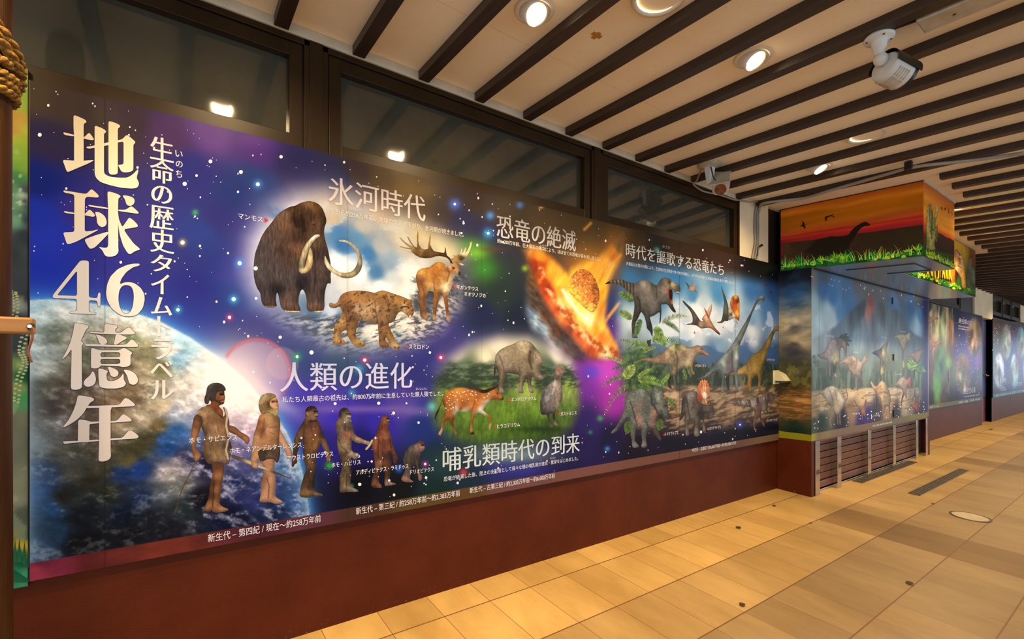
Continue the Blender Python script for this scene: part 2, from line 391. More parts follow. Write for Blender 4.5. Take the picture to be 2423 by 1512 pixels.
def inside(P, loops):
    c = np.zeros(len(P), bool)
    for L in loops:
        x, y = P[:, 0], P[:, 1]; n = len(L)
        for i in range(n):
            x1, y1 = L[i]; x2, y2 = L[(i + 1) % n]
            if y1 == y2: continue
            k = (y1 > y) != (y2 > y)
            c ^= k & (x < (x2 - x1) * (y - y1) / (y2 - y1) + x1)
    return c
def segdist(P, L, closed=True):
    A = L; B = np.roll(L, -1, 0) if closed else L[1:]
    if not closed: A = L[:-1]
    best = np.full(len(P), 1e18); near = np.zeros((len(P), 2))
    for a, b in zip(A, B):
        d = b - a; l2 = (d * d).sum()
        t = np.clip(((P - a) @ d) / (l2 if l2 > 0 else 1), 0, 1)
        q = a + t[:, None] * d; e = ((P - q) ** 2).sum(1); k = e < best
        best[k] = e[k]; near[k] = q[k]
    return np.sqrt(best), near
def softmask(P, L, feather):          # 1 inside, 0 outside, blurred over the feather
    m = np.zeros(len(P)); lo = L.min(0) - feather * 1.5; hi = L.max(0) + feather * 1.5
    k = ((P > lo) & (P < hi)).all(1)
    if not k.any(): return m
    d, _ = segdist(P[k], L); s = np.where(inside(P[k], [L]), d, -d)
    m[k] = sstep(-feather, feather, s); return m
def smooth_poly(L, it=1, cut=3.0):
    for k in range(2 * it):
        a = np.roll(L, 1, 0) - L; b = np.roll(L, -1, 0) - L; c = cut / (k + 1)
        la = np.maximum(np.hypot(*a.T), 1e-9)[:, None]; lb = np.maximum(np.hypot(*b.T), 1e-9)[:, None]
        L = np.stack([L + a / la * np.minimum(.3 * la, c), L + b / lb * np.minimum(.3 * lb, c)], 1).reshape(-1, 2)
    return L
def resample(L, h):
    out = []
    for a, b in zip(L, np.roll(L, -1, 0)):
        n = max(1, int(np.ceil(np.hypot(*(b - a)) / h)))
        for k in range(n): out.append(a + (b - a) * k / n)
    return np.array(out)
def triangulate(loops, h):
    V = []; E = []
    for L in loops:
        L = resample(L, h); L = L[np.r_[True, (np.abs(np.diff(L, axis=0)).sum(1) > 1e-6)]]
        n0 = len(V); V += [tuple(p) for p in L]; E += [(n0 + i, n0 + (i + 1) % len(L)) for i in range(len(L))]
    A = np.array(V); nb = len(A)
    lo, hi = A.min(0), A.max(0)
    gx = np.arange(lo[0] + h / 2, hi[0], h); gy = np.arange(lo[1] + h / 2, hi[1], h * 0.866)
    if len(gx) and len(gy):
        G = np.stack(np.meshgrid(gx, gy), 2); G[1::2, :, 0] += h / 2; G = G.reshape(-1, 2)
        G = G + np.random.RandomState(3).uniform(-.12, .12, G.shape) * h
        G = G[inside(G, loops)]
        if len(G):
            d = np.full(len(G), 1e9)
            for L in loops: d = np.minimum(d, segdist(G, L)[0])
            V += [tuple(p) for p in G[d > h * 0.45]]
    r = delaunay_2d_cdt([Vector(p) for p in V], E, [], 0, 1e-5)
    W = np.array([tuple(p) for p in r[0]]); T = np.array([f for f in r[2] if len(f) == 3])
    T = T[inside(W[T].mean(1), loops)]
    return W, T
def col_mesh(name, V3, T, rgb, mat, parent=None, label=None):
    me = bpy.data.meshes.new(name)
    me.from_pydata([tuple(v) for v in V3], [], [tuple(int(i) for i in t) for t in T])
    at = me.color_attributes.new('Col', 'FLOAT_COLOR', 'POINT')
    c = np.ones((len(V3), 4), np.float32); c[:, :3] = lin(np.clip(rgb, 0, 1)) * np.array(PRINT_GAIN)
    at.data.foreach_set('color', c.ravel()); me.update()
    return link(name, me, mat, parent, label)

LAYER = [0]
def figure(name, label, wall, crop, layers, parent, mat='skin', h=3.0, off=None, sm=1):
    """one printed figure: outlines cut from film, inked by colour points, strokes and spots"""
    VV, TT, CC = [], [], []; nv = 0
    if off is None:
        LAYER[0] += 1; off = 0.0003 + 0.00001 * LAYER[0]
    for li, ly in enumerate(layers):
        loops = [smooth_poly(P2(s, crop), ly.get('sm', sm)) for s in ly['p'].split('|')]
        W, T = triangulate(loops, ly.get('h', h))
        U = wall.pxuv(W[:, 0], W[:, 1])
        if 'g' in ly:                 # flat or top-to-bottom tint
            g = [srgb(q) for q in ly['g'].split()]
            g0, g1 = ly.get('gr', (W[:, 1].min(), W[:, 1].max())); t = np.clip((W[:, 1] - g0) / max(1e-6, g1 - g0), 0, 1)
            rgb = g[0][None] * (1 - t[:, None]) + g[-1][None] * t[:, None]
        else:
            cp, cc = C2(ly['c'], crop); rgb = idw(U, wall.pxuv(cp[:, 0], cp[:, 1]), cc, 1.7)
        R = ly.get('round', 0)
        if R:
            best = np.full(len(W), 1e9); nr = np.zeros((len(W), 2))
            for L in loops:
                d, q = segdist(W, L); k = d < best; best[k] = d[k]; nr[k] = q[k]
            t = np.clip(best / R, 0, 1); n = (nr - W) / np.maximum(best, 1e-3)[:, None]
            sh = 1 - ly.get('edge', 0.30) * (1 - t) ** 1.5 - 0.16 * (1 - t) * (n @ np.array([0.5, 0.85]))
            rgb = rgb * sh[:, None]
        a = ly.get('n', 0) * .6
        if a:
            fx, fy = ly.get('ns', (0.12, 0.12))
            rgb = rgb * (1 + a * 2 * (fbm(W[:, 0] * fx, W[:, 1] * fy, li + len(W), 3) - 0.5))[:, None]
        if 'spots' in ly:             # blotches of a coat: colour, size, threshold
            hx, s, th = ly['spots']
            w_ = (fbm(W[:, 0] * .2, W[:, 1] * .2, 71, 2) - .5) * 9
            k = sstep(th, th + 0.07, fbm((W[:, 0] + w_) * s, (W[:, 1] - w_) * s * 1.25, 77, 2, .45)) * 0.62
            rgb = rgb * (1 - k[:, None]) + srgb(hx) * k[:, None]
        for st in ly.get('st', '').split(';'):
            if not st.strip(): continue
            hd, ps = st.split('|'); hx, w, al = hd.split(','); pl = P2(ps, crop); w = float(w) / crop[2]
            if len(pl) == 1: pl = np.vstack([pl, pl + 0.01])
            d, _ = segdist(W, pl, False); k = (sstep(w * 1.2, w * 0.4, d) if False else 1 - sstep(w * 0.4, w * 1.0, d)) * float(al)
            rgb = rgb * (1 - k[:, None]) + srgb(hx) * k[:, None]
        VV.append(wall.P3(U, off + li * 0.00003)); TT.append(T + nv); CC.append(rgb); nv += len(U)
    return col_mesh(name, np.vstack(VV), np.vstack(TT), np.vstack(CC), M[mat], parent, label)

def blobs(name, wall, pts, parent, mat='print', off=0.0006, n=11, label=None):
    """small round dots: (px, py, rx, ry, hex)"""
    V, T, Cc = [], [], []
    for (x, y, rx, ry, hx) in pts:
        a = np.arange(n) * 2 * math.pi / n
        U = wall.pxuv(x + rx * np.cos(a), y + ry * np.sin(a)); k = len(V)
        V += list(wall.P3(U, off)); T += [(k, k + i, k + i + 1) for i in range(1, n - 1)]; Cc += [srgb(hx)] * n
    return col_mesh(name, np.array(V), T, np.array(Cc), M[mat], parent, label)

# ---- lettering
_fc = bpy.data.curves.new('lettering', 'FONT'); _fo = bpy.data.objects.new('lettering', _fc)
def glyphs(s, ox=0.0, oy=0.0):
    """outline of a string, widened by ox across and oy up and down (em); returns unit-box points and triangles"""
    _fc.body = s; COL.objects.link(_fo); bpy.context.view_layer.update()
    me = bpy.data.meshes.new_from_object(_fo.evaluated_get(bpy.context.evaluated_depsgraph_get()))
    COL.objects.unlink(_fo)
    bm = bmesh.new(); bm.from_mesh(me); bpy.data.meshes.remove(me)
    bmesh.ops.remove_doubles(bm, verts=bm.verts, dist=1e-5)
    bmesh.ops.triangulate(bm, faces=bm.faces)
    bm.verts.index_update()
    V = np.array([v.co[:2] for v in bm.verts]); T = []
    nr = np.zeros_like(V)
    for f in bm.faces:
        i = [v.index for v in f.verts]
        p = V[i]; 
        if np.cross(p[1] - p[0], p[2] - p[0]) < 0: i = i[::-1]
        T.append(i)
    if ox or oy:
        cnt = {}
        for t in T:
            for a, b in ((t[0], t[1]), (t[1], t[2]), (t[2], t[0])): cnt[(a, b)] = 1
        for a, b in cnt:
            if (b, a) not in cnt:
                d = V[b] - V[a]; l = np.hypot(*d)
                if l > 1e-9:
                    n = np.array([d[1], -d[0]]) / l; nr[a] += n; nr[b] += n
        l = np.maximum(np.hypot(nr[:, 0], nr[:, 1]), 1e-6)[:, None]; k = (np.abs(nr).sum(1) > 0)[:, None]
        V = V + np.where(k, nr / l * np.array([ox, oy]), 0)
    bm.free(); lo, hi = V.min(0), V.max(0)
    return (V - lo) / (hi - lo), np.array(T)
def text(s, wall, xl, yt, yb, xr, parent, name='caption', g='e4dccf', ox=0.0, oy=0.0, off=0.0017, label=None, outline=None):
    V, T = glyphs(s, ox, oy)
    a = wall.pxuv([xl], [yt])[0]; b = wall.pxuv([xl], [yb])[0]; c = wall.pxuv([xr], [yb])[0]
    U = np.stack([a[0] + V[:, 0] * (c[0] - a[0]), b[1] + V[:, 1] * (a[1] - b[1])], 1)
    gg = [srgb(q) for q in g.split()]; rgb = gg[-1] * (1 - V[:, 1:]) + gg[0] * V[:, 1:]
    return col_mesh(name, wall.P3(U, off), T, rgb, M['print'], parent, label or 'printed ' + name.replace('_', ' ') + ' reading ' + s[:24])

def board(name, wall, xs, z0, z1, nz, paint, parent, off=0.0, slope=False, label=None):
    """printed sheet: columns at the given plan positions, nz rows; paint(px, py, U) -> sRGB"""
    zs = np.linspace(z0, z1, nz); A, B = np.meshgrid(xs, zs); U = np.stack([A.ravel(), B.ravel()], 1)
    if slope: U[:, 1] -= SL * U[:, 0]
    P = wall.P3(U, off); px = proj(P); rgb = paint(px, U)
    nx = len(xs); i = np.arange((nz - 1) * nx).reshape(nz - 1, nx)[:, :-1].ravel()
    T = np.stack([i, i + 1, i + nx + 1, i + nx], 1)
    return col_mesh(name, P, T, rgb, M['print'], parent, label)
def sheet(wall, px, U, ctrl, crop=(0, 0, 1), power=1.8):
    cp, cc = C2(ctrl, crop); return idw(U, wall.pxuv(cp[:, 0], cp[:, 1]), cc, power)
def over(rgb, k, top): return rgb * (1 - k[:, None]) + top * k[:, None]
# ------------------------------------------------------------------ the long timeline mural
MX0, MX1 = Y1(71, 300)[0], Y1(1843, 700)[0]
MZ0, MZ1 = 0.548, 2.497
WM = Wall('y', -0.022)
mural = thing('timeline_mural', 'long printed mural of space, globe, early humans and ice age animals on the brown wall', 'mural', (2.5, 0, 0.55))
mb = MB(); mb.box(MX0, MX1, -0.0218, 0.0, MZ0, MZ1); mb.build('backing_board', M['black'], mural)

SPACE = '''90,220,4a3a2c 150,240,41342c 220,262,3c302c 300,290,3a2c34 120,330,2c2440 400,322,4a3058 500,318,5f3c7c 600,352,4a2c70 700,402,2c2850 800,422,2a2c4a 450,400,2c2c70 560,450,28346e 600,430,2a3c70 85,430,14206a 80,500,1c2c98 120,560,2030a0 90,650,1a2a9c 200,500,352c78 260,620,2c2a80 300,550,3a3074 400,600,2f3278 480,560,2c3a80 450,680,2a2c80 540,640,2e3484 560,700,283880 600,560,34347c 520,520,303070 600,780,2c2f72 460,760,283084 900,422,4c3a24 1000,462,4a3a26 850,412,3a2e2c 960,430,5a4628 1050,480,3a302e 1120,480,3a2e28 1100,520,2c2c48 1150,560,28284a 1200,502,3a2e22 1300,512,4a3a26 1400,542,4a3a22 1450,560,4a3820 1150,640,2a3a2a 1180,700,24302e 1150,750,1e2440 1220,760,1c2230 1120,850,2a2c66 1060,820,34306c 1000,860,2c2c70 720,850,2e3a70 800,860,2c4060 900,880,30386e 700,950,3a2fa0 780,960,4a3aa0 800,980,3828a8 900,1000,30249a 950,960,4a3c90 760,1050,241c70 860,1050,1c1660 700,1150,0c0a18 850,1150,0e0c14 950,1150,121414 1020,1100,182c34 1000,1000,1e2c70 1030,1160,162a28 1100,1140,1c2c38 1200,1120,2a2a60 1350,1080,1e1a40 1400,1000,2a1f58 1400,900,6a2a94 1430,870,a83ca8 1450,940,9a2c98 1390,1050,241a48 1440,1040,1c1838 1500,1070,1a1620 1600,1060,181420 1750,1040,14121c 1840,1020,161424 1460,800,4a2c78 1470,720,26386e 1500,585,463420 1600,595,42301f 1700,615,3a2a22 1800,634,1c1814 1840,645,0e1018 1560,600,2a2420'''  # browns along the top edge paint warm lamp reflection into the print
EARTH_P = '60,709 110,707 150,708 200,713 250,722 300,734 340,746 380,760 450,797 520,846 580,900 640,962 680,1022 710,1090 725,1150 737,1240 735,1420 50,1420'
EARTH_C = '''90,728,9cc4d4 100,737,c4d0d0 160,732,d8d8d0 240,742,ccd0c4 130,790,5a6458 100,830,8a9490 90,870,a8aca4 170,800,a8a898 200,850,6a6e58 250,800,8a8a70 300,800,6e7850 280,765,c8c0b0 340,772,e0dcd0 400,785,dfe6e4 430,802,9cc8dc 460,830,8cc4e0 420,850,8cc0dc 400,830,e6e0d4 350,830,8a8464 380,870,7a7a50 330,880,a09478 300,870,6a5c44 240,900,7a6a54 180,900,5a5044 100,920,4a4438 120,960,3c3630 200,960,55483a 260,960,6a553c 320,930,6e5c42 380,920,8a8470 420,920,d8d0c4 470,890,e6dccf 520,900,f2e6d8 560,920,f6ece0 600,960,f0e0d8 470,850,bcd4dc 500,860,e8e4de 540,880,f2eee6 420,980,98a0b0 460,990,8a98b4 440,960,c8c4c0 380,960,c0b090 300,1000,8a7c60 340,1000,a89a84 350,1040,3e3a22 320,1060,3a361e 300,1090,4a4428 370,1010,5a4c2c 250,1060,4a4230 200,1020,50463a 130,1010,6a6864 100,1050,5e6668 150,1060,4c4c44 180,1110,42423a 240,1110,3a3626 100,1120,2a3c5c 90,1160,24406a 120,1200,1e3a60 150,1180,24241e 220,1140,2a2820 250,1160,20241c 200,1220,16181c 290,1120,1a2c5a 330,1110,16306a 400,1060,1c4078 420,1020,2a5894 390,1040,2a5088 450,1040,3c5a90 500,1040,4a4468 440,1080,2a2848 420,1100,8a8088 400,1120,a49c98 380,1170,4a5058 340,1180,14203c 300,1220,0e1424 360,1230,161820 420,1150,6a6c68 430,1200,20282a 480,1180,0e0c14 480,1100,1a1430 560,1000,b8a0b8 600,1010,c8a8c0 620,1030,9880a8 560,1060,6a6090 590,1100,4a4c7c 560,1150,242a54 600,1180,2a3060 540,1220,10142c 640,1150,28386c 660,1080,5a74a0 680,1100,4a70a0 700,1180,2a4878 650,1210,182448 120,1260,1c3048 90,1290,2a3e58 200,1280,121214 300,1260,101014 400,1260,14141a 560,1240,12142c'''
ICE_P = '588,650 600,570 640,498 700,458 770,452 850,470 950,508 1040,550 1095,600 1106,650 1085,720 1040,775 980,808 880,824 780,812 690,768 615,715'
ICE_C = '''600,600,e8e0ec 620,660,b8b8d0 640,720,8898b8 660,472,b8a8b8 760,470,c8bcb0 700,500,d8d4d4 640,535,f4f4f4 655,502,6a88b0 790,520,b8a890 800,480,b0a494 900,500,b09c84 1000,550,c4b48c 1060,585,c4b890 800,545,4a7ab0 812,580,3a70a8 845,565,5a88b0 872,600,3f74a8 900,585,a8aeb0 860,535,b0aca4 950,570,b8b09c 890,645,4878a4 920,620,8aa0b4 930,660,c8d0d4 800,620,e8ecee 850,650,e8e8e6 820,680,dadcd8 900,680,e0dedb 970,650,e4e0d4 960,690,e0dcd0 790,700,c0c8d4 740,740,5878a0 720,762,6a7a90 800,757,3a4860 785,735,c0d0e4 860,757,4a5668 900,750,e4dcd0 960,740,e8e0d0 1000,715,50545c 1030,697,3c424e 1060,665,5a5c64 1050,720,c8c0b8 980,780,d8cec0 880,785,dcd4c8 800,785,d0ccc8 860,815,889a90 780,802,7a8c94 950,805,8a9a98 1085,650,4a4a58'''
GRASS_P = '1020,965 1030,900 1060,852 1110,818 1180,800 1250,800 1310,822 1350,855 1370,905 1372,960 1352,1012 1320,1036 1250,1050 1150,1052 1060,1040 1030,1005'
GRASS_C = '''1080,835,b8b0a0 1180,815,d8d0b8 1150,850,e4dabc 1230,845,e4dabc 1320,840,d8d0c0 1345,862,cfc8b4 1070,878,4a5a48 1100,870,56684e 1150,865,5a6c50 1130,890,3a4a36 1060,912,34402e 1120,907,2a3426 1180,902,2e3a2a 1300,870,4a5c46 1340,880,44563e 1330,897,36442e 1280,900,3a4432 1200,870,4e6048 1060,930,6a8430 1150,930,6a862c 1250,915,90a844 1340,912,8aa044 1280,960,6a8a2a 1200,970,5e7e24 1100,970,5a7826 1150,1000,50701e 1250,1010,3e5a1a 1060,1000,4a6420 1300,1012,344c18 1340,990,4c6428 1200,1040,3e581c 1100,1035,4a6220 1060,1035,3c5230'''
CRET_P = '1468,640 1480,622 1600,628 1720,650 1870,676 1870,990 1800,1000 1700,1010 1600,1022 1500,1012 1470,900 1462,760'
CRET_C = '''1520,630,3a5c78 1600,660,3a78a8 1700,690,4a84b0 1780,680,3a6a9c 1830,690,2a4e7c 1500,680,3a6c94 1560,700,4a88b0 1640,700,4a84ac 1655,722,c0ccd0 1640,735,c8d0d0 1680,745,d0d8d8 1740,730,a8c0cc 1780,760,7aa0bc 1820,740,4a74a0 1600,752,c8d0d4 1500,762,d0dcdc 1520,742,a8c4d0 1700,777,d8dcdc 1780,780,d0d0cc 1650,800,c0cad0 1560,790,a8bcc8 1750,802,a8b8c4 1830,790,7890a8 1700,817,7898b0 1620,815,6a8aa4 1500,800,8a9ca0 1760,828,46628a 1690,832,506e90 1830,833,3a5274 1820,850,34486a 1620,850,4a5e58 1700,862,4a5a44 1750,862,3a4a44 1830,872,2e3a34 1650,890,2e3626 1700,900,2c3024 1780,892,3a3e2c 1600,900,3a4232 1550,890,46543a 1820,902,3a3826 1590,928,b89a78 1640,932,a88c6c 1700,936,7a6248 1760,922,8a6e4c 1830,922,7a6040 1600,970,8a6a4c 1680,960,5e4630 1740,960,9a7c58 1800,950,a88a60 1840,945,9a7a4c 1720,985,7a6048 1640,990,5a4434 1580,1000,3a2c2c 1680,1005,3a3028 1760,1000,4c3e34 1830,985,5a4632'''
E_ = (1160, 480, 3.78)
FIRE_P = '318,430 360,372 430,392 490,440 560,500 640,585 700,640 730,585 850,530 960,500 1080,380 1190,280 1190,480 1110,600 1065,700 1045,850 1030,1000 1035,1080 1085,1180 1145,1280 1175,1400 1040,1395 900,1385 815,1300 720,1190 620,1090 530,950 450,810 395,650 345,520'
FIRE_C = '''350,420,c88038 450,480,e08a28 450,560,b04a1c 400,560,8a3018 560,600,f0a030 620,700,f8c040 700,700,f8c038 850,560,f5b038 1000,560,f0a838 1100,450,c87828 1150,380,7a5a30 1080,600,f0b850 1000,750,f5b030 1020,950,e89a30 700,850,fff080 800,980,ffe868 870,1050,fff8b0 620,800,f0a028 560,820,d8602c 520,800,a83818 600,950,c05028 650,960,f0c078 700,1050,d06a30 800,1180,c8582a 900,1250,d86830 950,1150,f5a028 1000,1100,f8c048 1000,1220,e88028 1100,1300,f0a038 1140,1380,c85020 1040,1340,f0d090 900,1330,b84a24 700,1130,8a4028 640,880,f4c860 720,1000,f6b048 820,1120,f2b050 920,1220,f0b858'''
ROCK_P = '300,420 340,600 330,800 325,980 380,1110 480,1210 600,1330 740,1430 900,1390 1000,1400 900,1330 700,1150 520,950 400,650'
ROCK_C = '''350,650,6a4a2a 400,900,4a3a30 350,1000,6a8098 450,1150,8aa0b0 380,1080,9ab0c0 600,1250,5a5048 700,1350,4a3a34 500,1000,5a3e2c 600,1150,5a3a28 560,1290,b0b8b8 640,1200,3a3230 800,1380,4a3440'''
BAND_C = '''85,1350,8a3040 100,1330,6a2434 250,1310,5c2420 400,1290,6a2c20 600,1250,50242a 740,1230,5a3038 850,1210,4a2e22 1000,1185,5a4420 1100,1170,5c4022 1200,1150,6e4844 1400,1120,744a40 1550,1095,70483a 1700,1070,6a4838 1840,1040,7a5c3a'''

def paint_mural(px, U):
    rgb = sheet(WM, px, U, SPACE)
    x, y = px[:, 0], px[:, 1]
    A, B = U[:, 0], U[:, 1]
    rgb = rgb * (0.90 + 0.2 * fbm(A * 4, B * 4, 5, 4))[:, None]
    free = np.ones(len(U))
    def glow(cx, cy, rx, ry, hx, al, pw=1.0):
        nonlocal rgb
        k = np.exp(-(((x - cx) / rx) ** 2 + ((y - cy) / ry) ** 2) * 1.6) * al
        rgb = over(rgb, k ** pw, srgb(hx))
    # aurora, coloured clouds, and a brown lamp sheen painted near the top edge
    glow(1128, 596, 34, 24, '7ac02c', .9); glow(1145, 636, 38, 34, '3a8a2c', .75); glow(1110, 580, 60, 26, '46902c', .6); glow(1165, 590, 40, 9, '5a3a28', .6)
    glow(1050, 600, 60, 50, 'b8b48c', .5)
    glow(1440, 880, 52, 52, 'cc48c4', .75); glow(1400, 880, 26, 18, '4448d8', .6); glow(1440, 960, 40, 40, '9a2c98', .5)
    glow(860, 968, 190, 12, '8a68b0', .55); glow(990, 975, 60, 14, '7a68a8', .5)
    glow(600, 330, 60, 28, '7a4a90', .4); glow(975, 452, 70, 26, '6e562c', .6)
    # ice age picture
    ip = WM.pxuv(*P2(ICE_P).T); k = softmask(U, ip, .085)
    halo = softmask(U, ip, .16); rgb = over(rgb, halo * 0.5 * (1 - 0.55 * sstep(900, 1050, x)), srgb('d8cce8'))
    top = sheet(WM, px, U, ICE_C)
    n = fbm(A * 9, B * 9, 11, 5); sky = 1 - sstep(690, 735, y - (x - 800) * .02)
    top = top * (1 + (n - .5) * .28)[:, None]
    top = over(top, sstep(.52, .62, n) * sky * .35 * sstep(.5, .2, np.abs(top[:, 2] - top[:, 0] - .3)), srgb('e6eaec'))
    g = fbm((A + B * 0.6) * 26, (B - A * .3) * 90, 13, 4); gr = sstep(735, 760, y) * (x < 1090)
    top = over(top, gr * sstep(.52, .62, g) * .75, srgb('3a3a40')); top = over(top, gr * sstep(.44, .38, g) * .5, srgb('f0e8dc'))
    g2 = fbm((A - B * 1.1) * 20, (B + A * .45) * 70, 17, 4); slope_ = sstep(960, 985, x) * sstep(640, 660, y)
    top = over(top, slope_ * sstep(.5, .58, g2) * .7, srgb('34363e'))
    rgb = over(rgb, k, top); free *= 1 - halo
    # globe
    ep = WM.pxuv(*P2(EARTH_P).T); d, _ = segdist(U, ep); ins = inside(U, [ep]); sd = np.where(ins, d, -d)
    ke = sstep(-.004, .006, sd)
    rgb = over(rgb, np.exp(-np.maximum(-sd, 0) / .035) * (~ins) * .8, srgb('4a98e0'))
    e = sheet(WM, px, U, EARTH_C, power=1.9)
    n1 = fbm((A + B * .5) * 9, (B - A * .4) * 16, 21, 6, .66); n2 = fbm((A * .8 - B * .5) * 30, (B + A * .5) * 42, 23, 6, .68); lum = e.mean(1)
    e = e * (1 + (n2 - .5) * .95)[:, None]
    cl = sstep(.53, .68, n1 * .55 + n2 * .45); east = sstep(420, 470, x) * sstep(1000, 1050, y)
    e = over(e, cl * np.clip(.35 + lum * .6, 0, .8) * (1 - .35 * east), np.clip(e * .4 + srgb('dcdcd8') * (.45 + .5 * lum[:, None]), 0, 1))
    n3 = fbm((A + B * .9) * 16, (B - A * .2) * 12, 29, 6, .7) * .6 + n2 * .4
    e = over(e, east * sstep(.50, .68, n3) * sstep(1330, 1200, y) * .85, srgb('b4b4c4'))
    rim = np.exp(-np.maximum(sd, 0) / .03) * .75; e = over(e, rim, srgb('b8e0f0'))
    rgb = over(rgb, ke, e); free *= 1 - sstep(-.02, .0, sd)
    # sun over the limb and its ring
    r = np.hypot(x - 555, y - 905); rgb = over(rgb, np.exp(-(r / 92) ** 2) * .95, srgb('fdf3ea'))
    kk = np.exp(-(np.abs((x - 575) * -.55 + (y - 895) * .83) / 16) ** 2 - (np.hypot(x - 575, y - 895) / 120) ** 2) * .8; rgb = over(rgb, kk, srgb('fdf0ea'))
    r = np.hypot(x - 606, (y - 883) * 1.0)
    rgb = over(rgb, (r < 82) * sstep(.0, -.01, sd) * .45 * sstep(84, 70, r), srgb('e0b8c4'))
    rgb = over(rgb, np.exp(-((r - 80) / 4.5) ** 2) * .6 * sstep(-.01, -.03, sd) * sstep(960, 900, y), srgb('d8646c'))
    r2 = np.hypot(x - 668, y - 860); rgb = over(rgb, (r2 < 40) * .22 * sstep(41, 36, r2), srgb('e8b8c0'))
    # meteor strike
    fp = WM.pxuv(*P2(ROCK_P, E_).T); k = softmask(U, fp, .05); t = sheet(WM, px, U, ROCK_C, E_)
    n = fbm((A - B * .9) * 14, (B + A * .7) * 40, 31, 5); t = t * (1 + (n - .5) * 1.0)[:, None]; rgb = over(rgb, k, t); free *= 1 - k
    glow(1395, 640, 75, 70, 'e8922c', .75); glow(1450, 600, 26, 60, 'c87a28', .6); glow(1470, 560, 30, 40, '8a5a28', .4)
    fp = WM.pxuv(*P2(FIRE_P, E_).T); k = softmask(U, fp, .035); t = sheet(WM, px, U, FIRE_C, E_)
    n = fbm((A - B * .75) * 26, (B * .6 + A * .9) * 7, 37, 5)
    t = t * (1 + (n - .5) * .42)[:, None]
    # bright ragged crater lip
    lip = P2('455,600 480,720 560,830 640,930 720,1050 800,1150 900,1240 1000,1300 1100,1340', E_); dl, _ = segdist(px, lip, False)
    n4 = fbm(A * 22, B * 26, 41, 3)
    t = over(t, sstep(12, 3, dl) * sstep(.48, .7, n4) * .7, srgb('fbe0a8')); t = over(t, sstep(16, 6, dl) * sstep(.52, .32, n4) * .6, srgb('8a2a14'))
    st = P2('650,780 720,890 790,980 880,1050', E_); ds, _ = segdist(px, st, False); t = over(t, np.exp(-(ds / 4.0) ** 2), srgb('fffbe0'))
    rgb = over(rgb, k, t); free *= 1 - softmask(U, fp, .08)
    for cx, cy, tx, ty in ((1383, 543, 1398, 528), (1278, 492, 1284, 489), (1440, 636, 1468, 604), (1466, 716, 1432, 762), (1464, 718, 1440, 748)):
        dd, _ = segdist(px, np.array([[cx, cy], [tx, ty]], float), False); rgb = over(rgb, np.exp(-(dd / 3.5) ** 2) * .7, srgb('f0a040'))
    # age of mammals picture
    gp = WM.pxuv(*P2(GRASS_P).T); k = softmask(U, gp, .06); rgb = over(rgb, softmask(U, gp, .13) * .5 * sstep(900, 860, y), srgb('c8bcd8'))
    t = sheet(WM, px, U, GRASS_C); n = fbm(A * 60, B * 26, 43, 5, .7); lawn = sstep(912, 922, y)
    t = t * (1 + (n - .5) * .7 * lawn)[:, None]
    tr = fbm(A * 14, B * 46, 47, 5, .7); wood = sstep(852, 872, y + 16 * (fbm(A * 5, B * 2, 49, 3) - .5)) * (1 - lawn)
    t = over(t, wood * sstep(.42, .6, tr) * .75, srgb('2a3626')); t = over(t, wood * sstep(.46, .36, tr) * .35, srgb('7e9070'))
    dd = np.hypot((x - 1285) / 70, (y - 1016) / 7); t = over(t, np.exp(-dd ** 2) * .7, srgb('1c2c10'))
    rgb = over(rgb, k, t); free *= 1 - k
    glow(1210, 1076, 120, 26, '86a494', .75); glow(1230, 1112, 90, 16, '3a3aa0', .5); glow(1050, 1100, 40, 40, '2a4a44', .5); glow(1022, 962, 14, 14, '6ad0d0', .7)
    # dinosaur landscape
    cp = WM.pxuv(*P2(CRET_P).T); k = softmask(U, cp, .085); t = sheet(WM, px, U, CRET_C)
    n = fbm(A * 5, B * 8, 53, 5); sky = 1 - sstep(800, 830, y)
    t = t * (1 + (n - .5) * .24)[:, None]; t = over(t, sky * sstep(.55, .64, n) * sstep(700, 735, y) * .55, srgb('e6e8e6'))
    n = fbm(A * 3, 0 * B, 55, 4); ridge = 828 + 10 * np.sin(A * 9) + 22 * (n - .5)
    t = over(t, sstep(ridge - 2, ridge + 2, y) * (1 - sstep(858, 880, y)) * .75, srgb('3c587e'))
    tr = fbm(A * 24, B * 9, 57, 5, .72); th = 862 + 40 * (fbm(A * 6, B * .3, 58, 4) - .6)
    wood = sstep(th - 4, th + 6, y) * (1 - sstep(908, 916, y)); t = over(t, wood * sstep(.40, .56, tr) * .85, srgb('2a3220')); t = over(t, wood * sstep(.5, .4, tr) * .4, srgb('5c6c4c'))
    gn = fbm((A + B * 2) * 7, (B - A * .15) * 42, 59, 5); gr = sstep(912, 922, y)
    t = over(t, gr * sstep(.52, .62, gn) * .65, srgb('4a3420')); t = over(t, gr * sstep(.46, .38, gn) * .45, srgb('d0b488'))
    bush = softmask(U, WM.pxuv(*P2('330,240 480,200 640,200 780,300 850,480 880,640 760,760 420,800 350,700 340,480', (1400, 780, 5.04)).T), .10)
    bn = fbm(A * 20, B * 20, 63, 5, .65); t = over(t, bush * .8, srgb('35482a')); t = over(t, bush * sstep(.5, .62, bn) * .6, srgb('6c8a48')); t = over(t, bush * sstep(.44, .34, bn) * .6, srgb('1c2816'))
    rgb = over(rgb, np.maximum(k, bush * .8), t); free *= 1 - k
